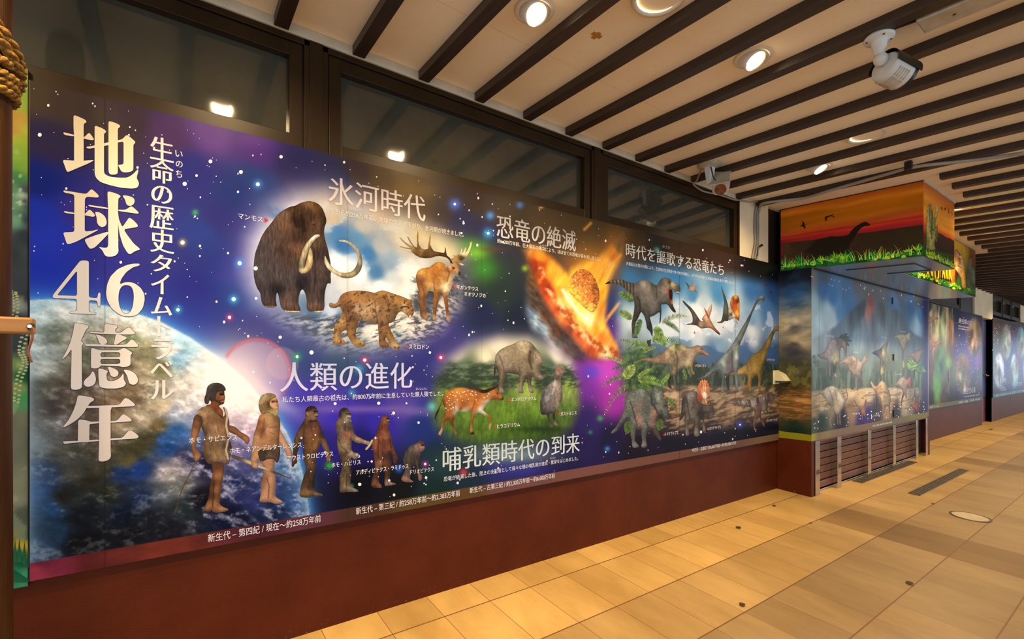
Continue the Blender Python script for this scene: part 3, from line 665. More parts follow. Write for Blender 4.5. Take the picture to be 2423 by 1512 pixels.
    # coloured star glows
    for cx, cy, rr, hx in ((610, 436, 9, '4a90d8'), (553, 708, 9, '3ab0e8'), (421, 733, 8, '38a8d0'), (567, 623, 9, '4a90f0'), (1155, 552, 10, '38a0e0'), (1076, 483, 11, '4a70d8'), (543, 751, 7, 'd03a70'), (462, 503, 6, '4ab060'), (432, 574, 7, 'd0b050'), (1242, 635, 6, '8ab030'), (703, 844, 9, '30a070'), (863, 852, 7, 'e04070'), (1043, 846, 7, 'e04070'), (1420, 990, 6, '40a050'), (1397, 1023, 4, '308a50'), (779, 1102, 8, '30b030'), (944, 1110, 7, '3060d8'), (1006, 1098, 6, 'c030a0'), (1097, 1118, 8, 'd03a40'), (1751, 1005, 7, '3a50c8'), (1437, 1062, 5, '4090d8'), (832, 1150, 4, '30a040'), (1160, 510, 8, '4a90e0'), (850, 873, 9, '3aa0c0'), (1230, 485, 7, '4a78c0'), (832, 930, 8, '3a90b0'), (1554, 592, 6, '58b0a8')):
        glow(cx, cy, rr * 1.5, rr * 1.5, hx, .85)
    # coloured strip along the foot
    kb = sstep(.618, .616, B); t = sheet(WM, px, U, BAND_C); n = fbm(A * 11, B * 22, 61, 4)
    t = t * (1 + (n - .5) * .5 * sstep(900, 600, x))[:, None]
    rgb = over(rgb, kb, t)
    # joints between the sheets
    for sx in (-.249, .743, 1.588, 2.741, 3.66, 4.58):
        rgb = over(rgb, np.exp(-((A - sx) / .0022) ** 2) * .35, rgb * .35)
    paint_mural.free = (U, free)
    return rgb
cols = on_y(np.linspace(71, 1843, 860), np.full(860, 700.0), WM.v)[:, 0]
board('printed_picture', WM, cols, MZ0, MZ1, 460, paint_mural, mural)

# stars scattered over the open sky of the print
rs = np.random.RandomState(12)
U_, fr_ = paint_mural.free
sx = rs.uniform(76, 1838, 2600); sz = rs.uniform(.63, 2.48, 2600); su = np.stack([WM.at(sx, np.full(2600, 700.))[:, 0], sz], 1)
ci = np.clip(np.searchsorted(cols, su[:, 0]), 0, len(cols) - 1); ri = np.clip(((sz - MZ0) / (MZ1 - MZ0) * 459).astype(int), 0, 459)
keep = (fr_[ri * len(cols) + ci] > .75) & (rs.uniform(0, 1, 2600) < .36); pp = proj(WM.P3(su))[keep]; w_ = rs.uniform(0, 1, len(pp)) ** 3.2
pal = ['e8e0e8', 'd8d4e8', 'f4e8d4', 'c8c4e4']
st = [(p[0], p[1], (.8 + 2.6 * q) * (1 - .25 * (p[0] > 1100)), 1.0 + 2.8 * q, pal[i % 4]) for i, (p, q) in enumerate(zip(pp, w_))]
st += [(x, y, r, r, 'fbf4e8') for x, y, r in ((610, 436, 4.6), (553, 708, 5), (421, 733, 4), (567, 623, 5), (1155, 552, 3.2), (1076, 483, 3), (543, 751, 4), (432, 574, 5), (703, 844, 3.6), (863, 852, 4), (1043, 846, 3.4), (1006, 1098, 3), (1751, 1005, 2.2), (437, 435, 5), (498, 382, 4.5), (94, 319, 4.6), (570, 407, 4.6), (737, 834, 5), (663, 798, 4), (793, 955, 3.6), (896, 954, 3.8), (851, 1146, 4), (605, 635, 5), (606, 706, 3.4), (665, 371, 4))]
stars = blobs('star', WM, st, mural, off=.0004, label='printed white stars'); tag(stars, kind='stuff')
tri = lambda s, c: figure('arrow_marker', 'red printed arrowhead', WM, c, [dict(p=s, g='d8383a', sm=0)], mural, 'print', h=20, off=.0018)
# ---- big title, stroke by stroke
TA, TB, TC = (110, 250, 4.0853), (110, 600, 4.0853), (110, 900, 7.1265)
def title(name, label, c, polys, g):
    al = np.vstack([P2(q, c) for s in polys for q in s.split('|')]); gr = (al[:, 1].min(), al[:, 1].max())
    fig = [dict(p=s, g=g, gr=gr, sm=1, h=40) for s in polys]
    rim = []
    for s in polys:
        ls = []
        for q in s.split('|'):
            L = P2(q, c); a = np.roll(L, 1, 0) - L; b_ = np.roll(L, -1, 0) - L
            e = L - np.roll(L, 1, 0); f = np.roll(L, -1, 0) - L
            ne = np.stack([e[:, 1], -e[:, 0]], 1); nf = np.stack([f[:, 1], -f[:, 0]], 1)
            nn = ne / np.maximum(np.hypot(*ne.T), 1e-6)[:, None] + nf / np.maximum(np.hypot(*nf.T), 1e-6)[:, None]
            nn /= np.maximum(np.hypot(*nn.T), .6)[:, None]
            ar = (L[:, 0] * np.roll(L[:, 1], -1) - np.roll(L[:, 0], -1) * L[:, 1]).sum()
            L = L + nn * (1.0 if (ar > 0) == (not ls) else -1.0)
            ls.append(' '.join('%.2f,%.2f' % tuple((p - np.array(c[:2])) * c[2]) for p in L))
        rim.append(dict(p='|'.join(ls), g='3a3250', sm=1, h=40))
    figure(name, label, WM, c, rim + fig, mural, 'print', off=.0014)
title('title_character', 'printed large character 地', TA, [
 '262,90 320,112 375,138 388,152 384,166 366,172 360,185 360,552 268,552 268,300 262,200',
 '162,258 180,262 268,283 268,298 172,285', '358,304 372,302 404,266 420,268 456,318 460,332 440,336 358,320',
 '156,526 190,528 270,533 360,533 440,528 462,530 400,562 300,604 235,632 210,642 196,636',
 '466,192 540,220 575,244 578,258 562,266 556,280 556,650 575,672 620,690 700,698 780,698 830,670 870,630 886,610 888,640 872,690 876,715 894,740 892,775 870,798 820,802 720,794 600,766 520,738 480,700 466,660',
 '600,148 660,166 708,188 714,204 700,216 690,222 690,650 680,664 640,670 612,664 600,640',
 '378,400 420,396 600,356 690,336 735,326 770,286 790,290 855,345 860,360 846,374 840,380 840,610 836,628 810,642 760,648 724,640 700,590 690,574 715,572 735,570 746,560 746,346 690,358 600,382 404,420'], 'd8c090 e6d8b8')  # yellower top tint paints lamplight into the lettering
title('title_character', 'printed large character 球', TA, [
 '162,820 180,822 385,856 430,810 445,812 500,862 508,884 490,890 390,882 378,896 372,900 370,1040 370,1218 440,1212 505,1196 490,1208 420,1246 300,1310 240,1334 210,1340 196,1332 160,1226 270,1222 270,860 172,842',
 '164,1018 272,1036 272,1050 176,1038', '368,1050 412,1006 428,1010 466,1052 470,1070 450,1076 368,1060',
 '590,828 650,842 710,866 718,880 704,892 694,900 692,1010 694,1380 698,1400 690,1430 660,1456 600,1462 566,1452 540,1396 500,1364 540,1372 576,1376 594,1366 598,1340 597,1000 592,900',
 '400,958 597,988 597,1002 414,976', '690,1006 766,1008 815,974 830,976 884,1024 894,1040 880,1046 692,1018',
 '730,868 790,872 840,890 854,915 850,945 825,968 795,970 772,955 760,905', '466,1024 520,1034 565,1070 584,1120 580,1155 550,1176 520,1172 490,1140 486,1080',
 '598,1218 598,1240 540,1300 470,1370 432,1386 412,1378 384,1330 366,1294 480,1252',
 '690,1020 700,1100 730,1170 742,1165 780,1110 800,1080 840,1108 880,1150 886,1166 872,1176 800,1186 746,1196 780,1250 840,1330 912,1392 860,1404 806,1442 780,1420 740,1350 712,1260 700,1200 692,1120'], 'decaa2 ded4c8')
title('title_character', 'printed large numeral 46', TB, [
 '60,404 330,66 410,70 410,424 470,430 494,428 500,378 522,376 522,512 498,514 492,460 470,454 410,450 410,566 478,570 478,588 224,576 226,558 296,556 296,440 62,430|102,404 296,410 296,164',
 '902,98 902,116 840,130 770,180 720,250 706,300 750,280 800,276 850,286 910,330 945,390 950,450 930,530 880,590 820,608 750,606 690,580 630,530 590,460 576,390 586,300 620,220 690,150 780,110 840,98|772,302 820,316 840,360 846,420 836,510 810,570 770,586 735,570 705,510 694,440 700,370 720,325 745,308'], 'd8ccbc e0d6ca')
title('title_character', 'printed large character 億', TB, [
 '272,668 340,678 400,694 410,708 402,722 384,732 350,810 330,846 345,850 358,870 346,884 342,900 344,1290 330,1306 290,1318 250,1314 236,1300 244,920 200,985 146,1030 190,950 230,860 258,760',
 '560,678 620,684 680,694 690,708 682,720 664,728 664,764 716,766 790,712 805,714 850,760 858,774 840,782 700,782 530,776 420,768 408,754 470,756 560,764',
 '470,780 520,790 570,815 590,845 584,870 550,880 520,876 504,850 496,815', '668,778 730,790 776,810 780,820 740,840 682,880 648,882 664,820',
 '366,874 500,876 650,884 770,880 820,828 838,832 884,880 892,898 870,902 600,900 380,894',
 '432,910 520,934 700,936 740,912 765,916 826,955 830,965 816,976 812,990 814,1070 800,1086 760,1098 720,1098 715,1088 520,1082 518,1098 480,1112 440,1108 430,1098|522,954 714,954 714,1000 522,1000|522,1018 714,1018 714,1066 522,1068',
 '450,1128 475,1180 480,1230 460,1270 410,1290 370,1280 358,1250 370,1220 420,1180',
 '502,1106 560,1120 595,1134 590,1150 580,1160 584,1222 600,1232 650,1232 700,1210 730,1180 742,1152 748,1180 745,1220 768,1246 766,1268 740,1290 680,1304 580,1304 530,1296 510,1280 502,1180',
 '588,1090 650,1108 690,1130 700,1160 680,1190 645,1194 620,1180 612,1150', '740,1118 810,1130 860,1160 886,1210 880,1250 850,1270 810,1264 795,1240 780,1180'], 'dccebc e2d6c8')
title('title_character', 'printed large character 年', TC, [
 '528,250 640,262 760,285 805,310 800,340 745,365 700,430 620,560 520,660 400,740 290,798 276,785 380,660 460,500 505,370',
 '680,430 890,426 1228,412 1318,300 1345,296 1400,322 1482,390 1496,418 1478,436 1100,454 670,468',
 '888,440 1110,450 1082,490 1082,1200 1090,1290 1050,1340 960,1368 900,1366 878,1340 888,1100',
 '536,660 620,664 700,680 750,700 892,692 892,720 740,735 726,745 722,1040 530,1045 534,800', '1078,684 1190,680 1275,580 1310,568 1390,620 1442,665 1430,690 1300,700 1078,713',
 '276,1030 300,1026 520,1020 890,996 890,1022 400,1056 300,1076', '1078,978 1282,968 1380,850 1410,836 1480,870 1550,935 1556,955 1520,980 1300,992 1078,1011'], 'd8cabc d0c0b0')
# vertical subtitle
def box_text(ch, c, x0, y0, x1, y1, **k):
    p = P2('%g,%g %g,%g' % (x0, y0, x1, y1), c)
    V = text(ch, WM, p[0][0], p[0][1], p[1][1], p[1][0], mural, **k); return V
for ch, c, q in (('生', TA, (1000, 285, 1230, 510)), ('命', TA, (1000, 505, 1232, 730)), ('の', TA, (1013, 760, 1216, 930)), ('歴', TA, (995, 955, 1232, 1180)), ('史', TA, (1000, 1185, 1236, 1410)), ('タ', TB, (1005, 0, 1216, 168)), ('イ', TB, (1010, 190, 1190, 385)), ('ム', TB, (1010, 415, 1216, 590)), ('ト', TB, (1070, 605, 1195, 800)), ('ラ', TB, (1015, 825, 1216, 1020)), ('ベ', TB, (998, 1035, 1226, 1200)), ('ル', TB, (1005, 1225, 1230, 1410))):
    box_text(ch, c, *q, name='subtitle_character', ox=.024, oy=-.004, g='e0d0c0 e4dad2', label='printed subtitle character ' + ch)
for ch, q in (('い', (1245, 430, 1316, 490)), ('の', (1250, 530, 1316, 590)), ('ち', (1250, 620, 1311, 690))): box_text(ch, TA, *q, name='reading_aid', ox=.015, g='dcd0d0')

# ---- headings and captions
HD = dict(name='heading', ox=.013, oy=-.004)
T = lambda s, xl, yt, yb, xr, **k: text(s, WM, xl, yt, yb, xr, mural, **k)
T('氷河時代', 776, 415, 481, 1006.6, g='b8aaa4 dccdb8', **HD)
T('今から約258万年前、地球の気温が下がり、氷河期が続きました。', 778.8, 491, 505, 1096.6, g='e4d8c0')
T('人類の進化', 661.4, 857, 928, 975.3, g='b8bcd4 d4cce8', **HD)
T('私たち人類最古の祖先は、約800万年前に生息していた類人猿でした。', 667.2, 938.5, 953, 1048, g='e4dce4')
T('るいじんえん', 983.4, 917.5, 923, 1010, g='d8d0e0', name='reading_aid')
T('恐竜の絶滅', 1174.6, 506, 561, 1362.4, g='a09890 ccc2b8', **HD)
T('約6,600万年前、巨大隕石の衝突により、ほぼ全ての恐竜が姿を消しました。', 1176.4, 564, 575, 1420.6, g='e8dcbc', ox=.008)
T('しょうとつ', 1277.7, 577, 582.5, 1295, g='e8d8b0', name='reading_aid')
T('時代を謳歌する恐竜たち', 1480.6, 574, 608, 1712, g='c0baa8 e0dcd4', name='heading', ox=.010, oy=-.003)
T('白亜紀は大陸の分裂により、生息地の生活環境や食べ物が多様化し、それぞれの恐竜たちが独自の進化を遂げて繁栄しました。', 1482.2, 618.7, 627.5, 1737.7, g='dcdce0', ox=.006)
T('おうか', 1567, 579, 586, 1585.4, g='b0a490', name='reading_aid')
T('はんえい', 1713.7, 655, 659, 1721, g='c8d0d8', name='reading_aid')
T('哺乳類時代の到来', 1047.2, 1061, 1117, 1371.6, g='b8c4b4 d8dcd8', **HD)
T('恐竜が絶滅した後、陸上の支配者として様々な種の哺乳類が進化・繁栄をはじめました。', 1049.7, 1128, 1139.5, 1367.5, g='dcdadc', ox=.004)
T('はんえい', 1301.5, 1082, 1087, 1314.7, g='d0d0d8', name='reading_aid')
for s, a in (('新生代 – 第四紀 / 現在〜約258万年前', (491.8, 1264, 1284, 758.7)), ('新生代 – 第三紀 / 約258万年前〜約2,303万年前', (842, 1201.5, 1219, 1087.9)), ('新生代 – 古第三紀 / 約2,303万年前〜約6,600万年前', (1111, 1154, 1168, 1312.4)), ('中生代 – 白亜紀 / 約6,600万年前〜約1億4,500万年前', (1637.4, 1061, 1070.5, 1741))):
    T(s, *a, name='era_caption', g='ece0d8', ox=.006)
for s, a in (('マンモス', (563.2, 505, 517, 621.4)), ('スミロドン', (967, 814.6, 825.5, 1015)), ('ギガンテウス', (1080, 673.6, 683.4, 1131.2)), ('オオツノジカ', (1098, 690, 699.7, 1148.4)), ('ホモ・サピエンス', (447.6, 1035.5, 1049.5, 561)), ('ホモ・ネアンデルターレンシス', (543.2, 1060, 1074, 713.3)), ('アウストラロピテクス', (679, 1078.5, 1091, 788.1)), ('ホモ・ハビリス', (783.8, 1095, 1106.5, 852.6)), ('アルディピテクス・ラミドゥス', (842.6, 1112, 1124.5, 966.1)), ('ドリオピテクス', (970.4, 1112, 1122.5, 1026.3)), ('エンボロテリウム', (1209, 940.7, 949.8, 1268.4)), ('ヒラコテリウム', (1176, 1004, 1014, 1230)), ('ガストルニス', (1326, 974.6, 983.8, 1364)), ('ティラノサウルス', (1574.3, 756.8, 764.8, 1606.8)), ('プテラノドン', (1646, 783, 790, 1669.3)), ('トゥパンダクティルス', (1712.2, 771.7, 778.3, 1745.7)), ('サウロポセイドン', (1763, 803.5, 810, 1787)), ('パラリティタン', (1815.5, 848.5, 854, 1833.2)), ('バリオニクス', (1645.8, 862, 868.7, 1670)), ('トリケラトプス', (1573.6, 1023, 1031.6, 1604.4)), ('レガリケラトプス', (1674.6, 1010.4, 1018, 1705)), ('ヴェロキラプトル', (1814.4, 992, 998.7, 1838.3))):
    T(s, *a, name='species_name', g='ece4dc', ox=.008)
FM, FS, FD, FH, FA = (560, 440, 4.725), (740, 640, 6.873), (920, 520, 5.815), (380, 880, 4.3206), (660, 930, 5.815)
FP, FT, FQ, FR, FL = (1010, 780, 5.6), (1410, 560, 6.3), (1590, 640, 6.874), (1620, 760, 5.04), (1400, 780, 5.04)
for s, c in (('310,348 355,385 312,412', FM), ('1495,1235 1538,1198 1538,1272', FS), ('885,918 915,890 915,955', FD), ('1093,903 1112,948 1075,950', FP), ('888,1285 915,1258 915,1312', FP), ('1735,1115 1760,1092 1760,1140', FP), ('1010,1255 1028,1235 1028,1275', FT), ('365,980 379,1025 352,1025', FQ), ('829,900 838,932 820,932', FQ), ('1168,1140 1186,1122 1186,1160', FQ), ('1532,1448 1548,1430 1548,1466', FQ), ('115,530 128,514 128,546', FR), ('850,1252 868,1234 868,1272', FL), ('260,1287 273,1270 273,1302', FR), ('967,1192 979,1176 979,1208', FR)): tri(s, c)

# ---- beasts and people of the mural
F = lambda name, lab, c, ly, mat='skin', **k: figure(name, lab, WM, c, ly, mural, mat, **k)
F('mammoth', 'printed woolly mammoth with long tusks', FM, [dict(p='660,220 700,195 760,175 815,168 870,178 920,205 960,250 985,310 1005,380 1000,420 985,450 975,520 985,580 1000,640 1020,700 1035,780 1050,860 1060,930 1050,1000 1055,1060 1050,1100 1020,1080 1000,1130 985,1200 980,1280 985,1340 970,1400 940,1416 880,1416 860,1400 830,1410 790,1395 780,1350 785,1280 770,1210 740,1150 715,1170 695,1240 690,1320 715,1370 710,1410 640,1418 560,1412 540,1396 500,1370 480,1300 470,1230 450,1180 440,1250 440,1300 455,1350 400,1360 320,1354 285,1320 270,1250 262,1190 230,1150 205,1080 190,1000 190,900 195,820 210,740 240,660 280,560 330,480 390,410 440,340 490,290 540,260 600,230',
  c='815,190,7a5c38 880,230,5a4028 700,300,45301f 800,330,3c2a1e 690,400,2a1c14 960,380,4a3422 900,440,5a4030 500,330,6a5240 560,420,6a4c38 420,520,54423a 300,700,4a4040 250,950,4d4544 420,900,473c3b 560,750,45342c 700,560,3a2a22 660,700,6b4a38 900,620,5a4434 930,760,3f332e 900,900,50403a 560,1050,4a403f 740,1080,2a2426 900,1100,4a3d3a 900,1250,4a3c38 600,1250,54443c 360,1250,40363a 600,1350,6a5040 890,1370,6a5242 360,1330,5a4438 460,1150,2c2628', round=26, edge=.25, n=.5, ns=(.5, .07), st='1a120e,26,.6|720,330 740,420 760,500;1a120e,18,.6|640,300 640,380 680,460;2a1e18,18,.5|860,700 880,1000 860,1200;e8d4a0,9,.9|545,1400 600,1404 650,1406 700,1406;e8d4a0,9,.9|870,1408 930,1406 968,1400;9a7c50,8,.8|320,1344 440,1350;14100c,10,.8|855,430 868,436'),
 dict(p='930,545 905,538 870,548 820,590 770,650 735,720 710,800 695,880 690,940 705,970 740,982 790,965 830,925 850,870 850,800 845,730 825,684 810,700 800,750 785,830 760,905 748,920 755,880 770,810 790,750 815,690 850,625 890,585 930,565', c='880,560,f3ead0 760,700,c4b48c 720,850,8f8468 735,950,d8c79a 820,800,e2c88f 800,900,c9ab74 700,900,76694e', round=8, n=.2),
 dict(p='985,775 1000,800 1030,860 1080,920 1150,965 1220,975 1290,955 1330,910 1355,840 1350,770 1320,710 1270,660 1210,625 1150,622 1138,606 1180,600 1240,612 1310,650 1370,720 1400,790 1408,860 1395,930 1360,985 1310,1020 1240,1035 1170,1025 1100,990 1040,950 1000,900 980,860', c='1160,610,efe6c8 1300,670,c4b48c 1385,800,8a8064 1345,800,d0c29a 1380,930,6f6650 1250,1000,b5a273 1240,1025,8a7a50 1100,960,e6d8ae 1000,850,efe3c2', round=8, n=.2)], 'fur', h=2.0)
F('sabre_toothed_cat', 'printed spotted sabre toothed cat', FS, [dict(p='262,545 275,525 310,525 345,545 380,535 410,505 430,450 460,400 510,365 580,340 680,325 780,326 880,335 960,355 1010,365 1050,345 1100,325 1150,322 1200,335 1240,350 1320,380 1420,410 1500,440 1560,470 1590,480 1615,465 1620,495 1605,520 1625,590 1645,640 1648,690 1630,730 1605,740 1575,780 1545,778 1550,745 1500,700 1440,660 1390,690 1360,740 1340,800 1280,855 1225,860 1250,920 1290,1020 1340,1110 1360,1170 1400,1200 1430,1240 1430,1275 1370,1285 1310,1280 1270,1250 1250,1200 1235,1160 1190,1080 1180,1120 1190,1160 1250,1190 1250,1230 1210,1255 1150,1265 1100,1250 1080,1220 1075,1120 1070,1000 1060,930 1062,865 1000,862 900,845 800,815 740,815 735,880 700,980 695,1060 720,1110 780,1135 840,1160 865,1200 850,1240 770,1252 700,1240 660,1210 620,1150 580,1090 555,1020 555,960 500,985 470,1010 455,1060 460,1105 500,1125 535,1165 540,1200 480,1212 430,1215 350,1208 325,1180 330,1090 340,1000 345,920 370,860 430,790 470,720 490,670 455,620 435,580 400,600 350,615 300,612 268,585',
  c='700,345,b88a50 550,420,8a6038 700,450,9a6d40 850,420,93683d 1150,340,b0844c 1100,480,8b6138 1000,600,b39064 850,650,a98b66 700,620,b19270 850,770,b8976e 1000,800,9e8260 600,600,6d4a2e 640,750,6a4a30 640,900,87603a 640,1050,a87844 760,1180,c69a60 430,820,b38a58 400,950,a57a4a 390,1080,c09258 440,1170,c79a66 1120,700,80603f 1150,900,8f683f 1270,1050,a3763f 1340,1230,d2aa72 1110,1050,8a6038 1170,1210,94683c 1400,480,a8793f 1330,600,7a5a36 1560,560,a0703c 1600,660,b08050 1480,620,d0b080 1300,780,8a6a48 340,570,b08550', round=22, edge=.28, n=.25, spots=('34241a', .19, .64), st='2a1c12,16,.9|1430,605 1470,588 1530,590 1562,602;2a1c12,14,.8|1500,490 1485,535;ecdcb4,14,.95|1590,735 1558,780;3a2418,12,.6|1170,450 1230,560 1245,680;3a2418,12,.6|1200,430 1250,560;2a1c12,10,.7|1140,900 1200,870;4a3220,14,.5|540,690 560,900 555,1000;6a4a2c,8,.6|660,1210 720,1225;4a3220,16,.5|1010,500 1030,700 1060,860;3a2418,10,.7|1640,690 1600,740')], h=1.8)
F('giant_deer', 'printed giant deer with broad antlers', FD, [
 dict(p='905,590 920,575 870,560 850,545 900,515 880,485 925,495 985,455 1005,385 1012,420 1000,470 1030,440 1055,375 1062,390 1050,470 1090,410 1115,350 1118,300 1128,320 1143,292 1140,340 1120,410 1080,490 1040,540 980,580 960,590 1000,600 1040,620 1010,630 960,610 930,600', c='1010,440,e0cc98 1100,420,d8c48e 1000,540,3f2e1c 920,560,a08045 1010,610,c8b080 930,590,7a5a30', sm=0, n=.2),
 dict(p='380,740 400,700 440,672 500,660 560,655 600,620 640,590 700,578 750,595 790,630 830,650 800,600 795,588 830,600 850,625 870,600 910,585 940,605 950,640 985,720 990,745 975,775 950,772 910,750 885,745 890,790 875,850 870,900 850,970 820,1010 810,1040 812,1120 820,1220 825,1310 850,1400 835,1412 795,1390 790,1300 775,1200 755,1100 735,1010 705,1000 700,1080 670,1170 655,1270 650,1330 668,1388 610,1390 603,1360 610,1220 612,1100 620,1000 600,985 545,970 525,1020 500,1070 500,1140 510,1240 525,1320 558,1372 500,1374 480,1350 440,1348 430,1300 425,1180 405,1060 420,1010 395,930 375,850 366,790',
  c='450,700,c89448 560,690,b47a35 700,600,c08832 660,680,9a5f28 450,850,7d5230 480,940,9a6a35 560,860,b98545 620,800,94602d 660,760,a06a30 800,700,96602c 780,800,a87a45 800,940,e8d3a8 850,850,d8b888 570,950,d0ad70 650,1050,8a5a2c 630,1250,86502a 630,1370,b89060 780,1100,9a6034 800,1250,8a5028 820,1390,c8a070 450,1100,8a5a2e 450,1250,6d452a 500,1240,93603a 520,1360,a8825a 880,650,a87038 940,700,c8985a 972,742,2a2018 930,757,e8d8b8 830,620,e0c8a8', round=16, edge=.25, n=.35, ns=(.2, .2), st='1c120c,18,.95|885,662 897,668;5a3820,18,.5|440,850 480,980 500,1060;4a2c18,14,.5|810,650 830,740 800,850;5a3820,14,.5|620,860 630,980;3a2416,10,.6|905,735 960,765'),
 dict(p='880,605 850,600 835,560 800,525 760,510 700,500 640,505 580,525 500,530 430,520 370,490 330,455 290,440 265,432 320,445 300,405 220,395 150,370 150,362 230,380 300,390 240,345 180,290 140,230 180,260 230,310 290,350 330,365 290,310 250,230 270,240 310,310 350,365 385,385 390,330 385,230 400,138 408,200 405,290 420,350 450,395 490,410 540,400 545,330 560,230 575,185 575,260 570,340 590,390 620,430 680,445 760,455 770,430 775,370 785,400 790,450 800,490 840,525 870,570', c='400,250,b8944e 200,290,c8aa70 260,380,c0a064 400,420,6a4c2a 500,480,503820 620,470,5a4024 750,480,4a341f 560,260,c09a55 850,560,4a331f 450,400,8a6a38 300,300,b89860', sm=0, round=7, n=.25)], h=2.2)
F('ancient_human', 'printed bearded hunter in a fur tunic holding a staff', FH, [
 dict(p='395,830 410,840 360,930 280,1090 220,1210 170,1380 140,1475 132,1460 180,1320 215,1190 270,1080 340,940', g='7a6a44 5e5236', n=.3, round=3),
 dict(p='690,540 760,560 830,620 890,650 917,690 900,730 875,745 860,710 820,680 760,640 690,610', c='740,590,7a5030 880,690,9a6a44 820,640,8a5c38', round=7, n=.2),
 dict(p='520,930 640,930 650,980 640,1080 620,1180 610,1260 600,1350 640,1380 690,1400 697,1412 640,1432 560,1440 530,1430 525,1400 500,1425 445,1420 460,1360 490,1290 500,1180 520,1100 535,1040', c='590,980,5a3620 600,1050,9a6840 570,1200,8a5c38 510,1250,4a2c1c 530,1150,5a3620 500,1390,96643e 640,1400,b0825a 560,1380,8a5c3a 620,1000,7a4e2e', round=10, n=.2, st='2a1810,10,.6|545,1110 540,1250 530,1380'),
 dict(p='490,220 520,180 600,190 645,200 660,250 655,300 620,340 590,345 640,400 640,470 560,420 450,390 460,340 520,330', c='600,250,6a3f24 500,350,7a4422 600,390,8a5028 645,260,8a5834 570,380,5a3218', round=5, n=.2),
 dict(p='500,300 470,240 500,150 590,130 650,180 655,240 560,300', g='2e2824 3a2a22'),
 dict(p='560,250 580,205 640,198 658,245 652,290 600,300 565,290', c='620,230,7a4c2c 648,255,9a6440 590,270,6a3f24', st='140c08,13,.95|612,232 644,230;2a1a10,10,.8|602,217 652,213;4a2a18,9,.7|650,236 655,264 642,270'),
 dict(p='345,470 370,400 430,355 500,350 560,400 640,465 660,430 635,350 680,380 690,450 705,520 700,620 695,690 720,720 730,800 710,880 700,950 650,930 560,920 510,945 470,930 440,860 430,760 460,660 430,600 410,540 430,480 390,430', c='430,400,8a6a48 395,430,c0a080 500,500,7a5a3a 560,560,96704a 620,500,6a4a30 460,600,5a4430 640,620,8a6844 500,760,6a5234 560,840,8a6c48 600,900,9a7c58 680,850,7a6048 470,880,54402c 700,760,4a3a30 520,640,86684a', round=12, n=.4, ns=(.25, .12), st='dcccac,13,.75|662,365 682,450 670,550 690,640;dcccac,13,.7|690,700 668,800 690,890;5a4c3e,12,.9|430,705 560,715 700,690;3a2a1e,10,.6|430,480 420,560 455,640;a89070,10,.6|560,550 590,650;2a1e16,9,.6|560,400 640,470'),
 dict(p='370,430 340,460 325,540 310,640 308,720 320,800 335,860 360,920 410,880 415,840 380,800 355,780 370,700 400,600 420,540 425,460', c='360,520,70482a 335,650,9a683e 350,830,8a5a36 400,470,5a3820 380,870,a87650', round=8, n=.2),
 dict(p='470,330 450,320 445,270 465,220 475,150 520,115 590,108 640,130 668,170 665,200 630,185 590,200 560,240 540,270 560,285 600,292 645,275 658,300 640,335 605,335 575,310 530,285 515,250 500,240 500,290 490,330', c='560,150,2e2824 480,260,3a3230 620,310,3a2a22 520,130,4a4440', n=.5, ns=(.4, .15), st='140c08,13,.95|612,238 648,236;2a1a10,12,.8|600,222 655,218;4a2a18,10,.7|655,240 662,268 645,276;a86a48,11,.9|622,302 652,298')], h=1.5)
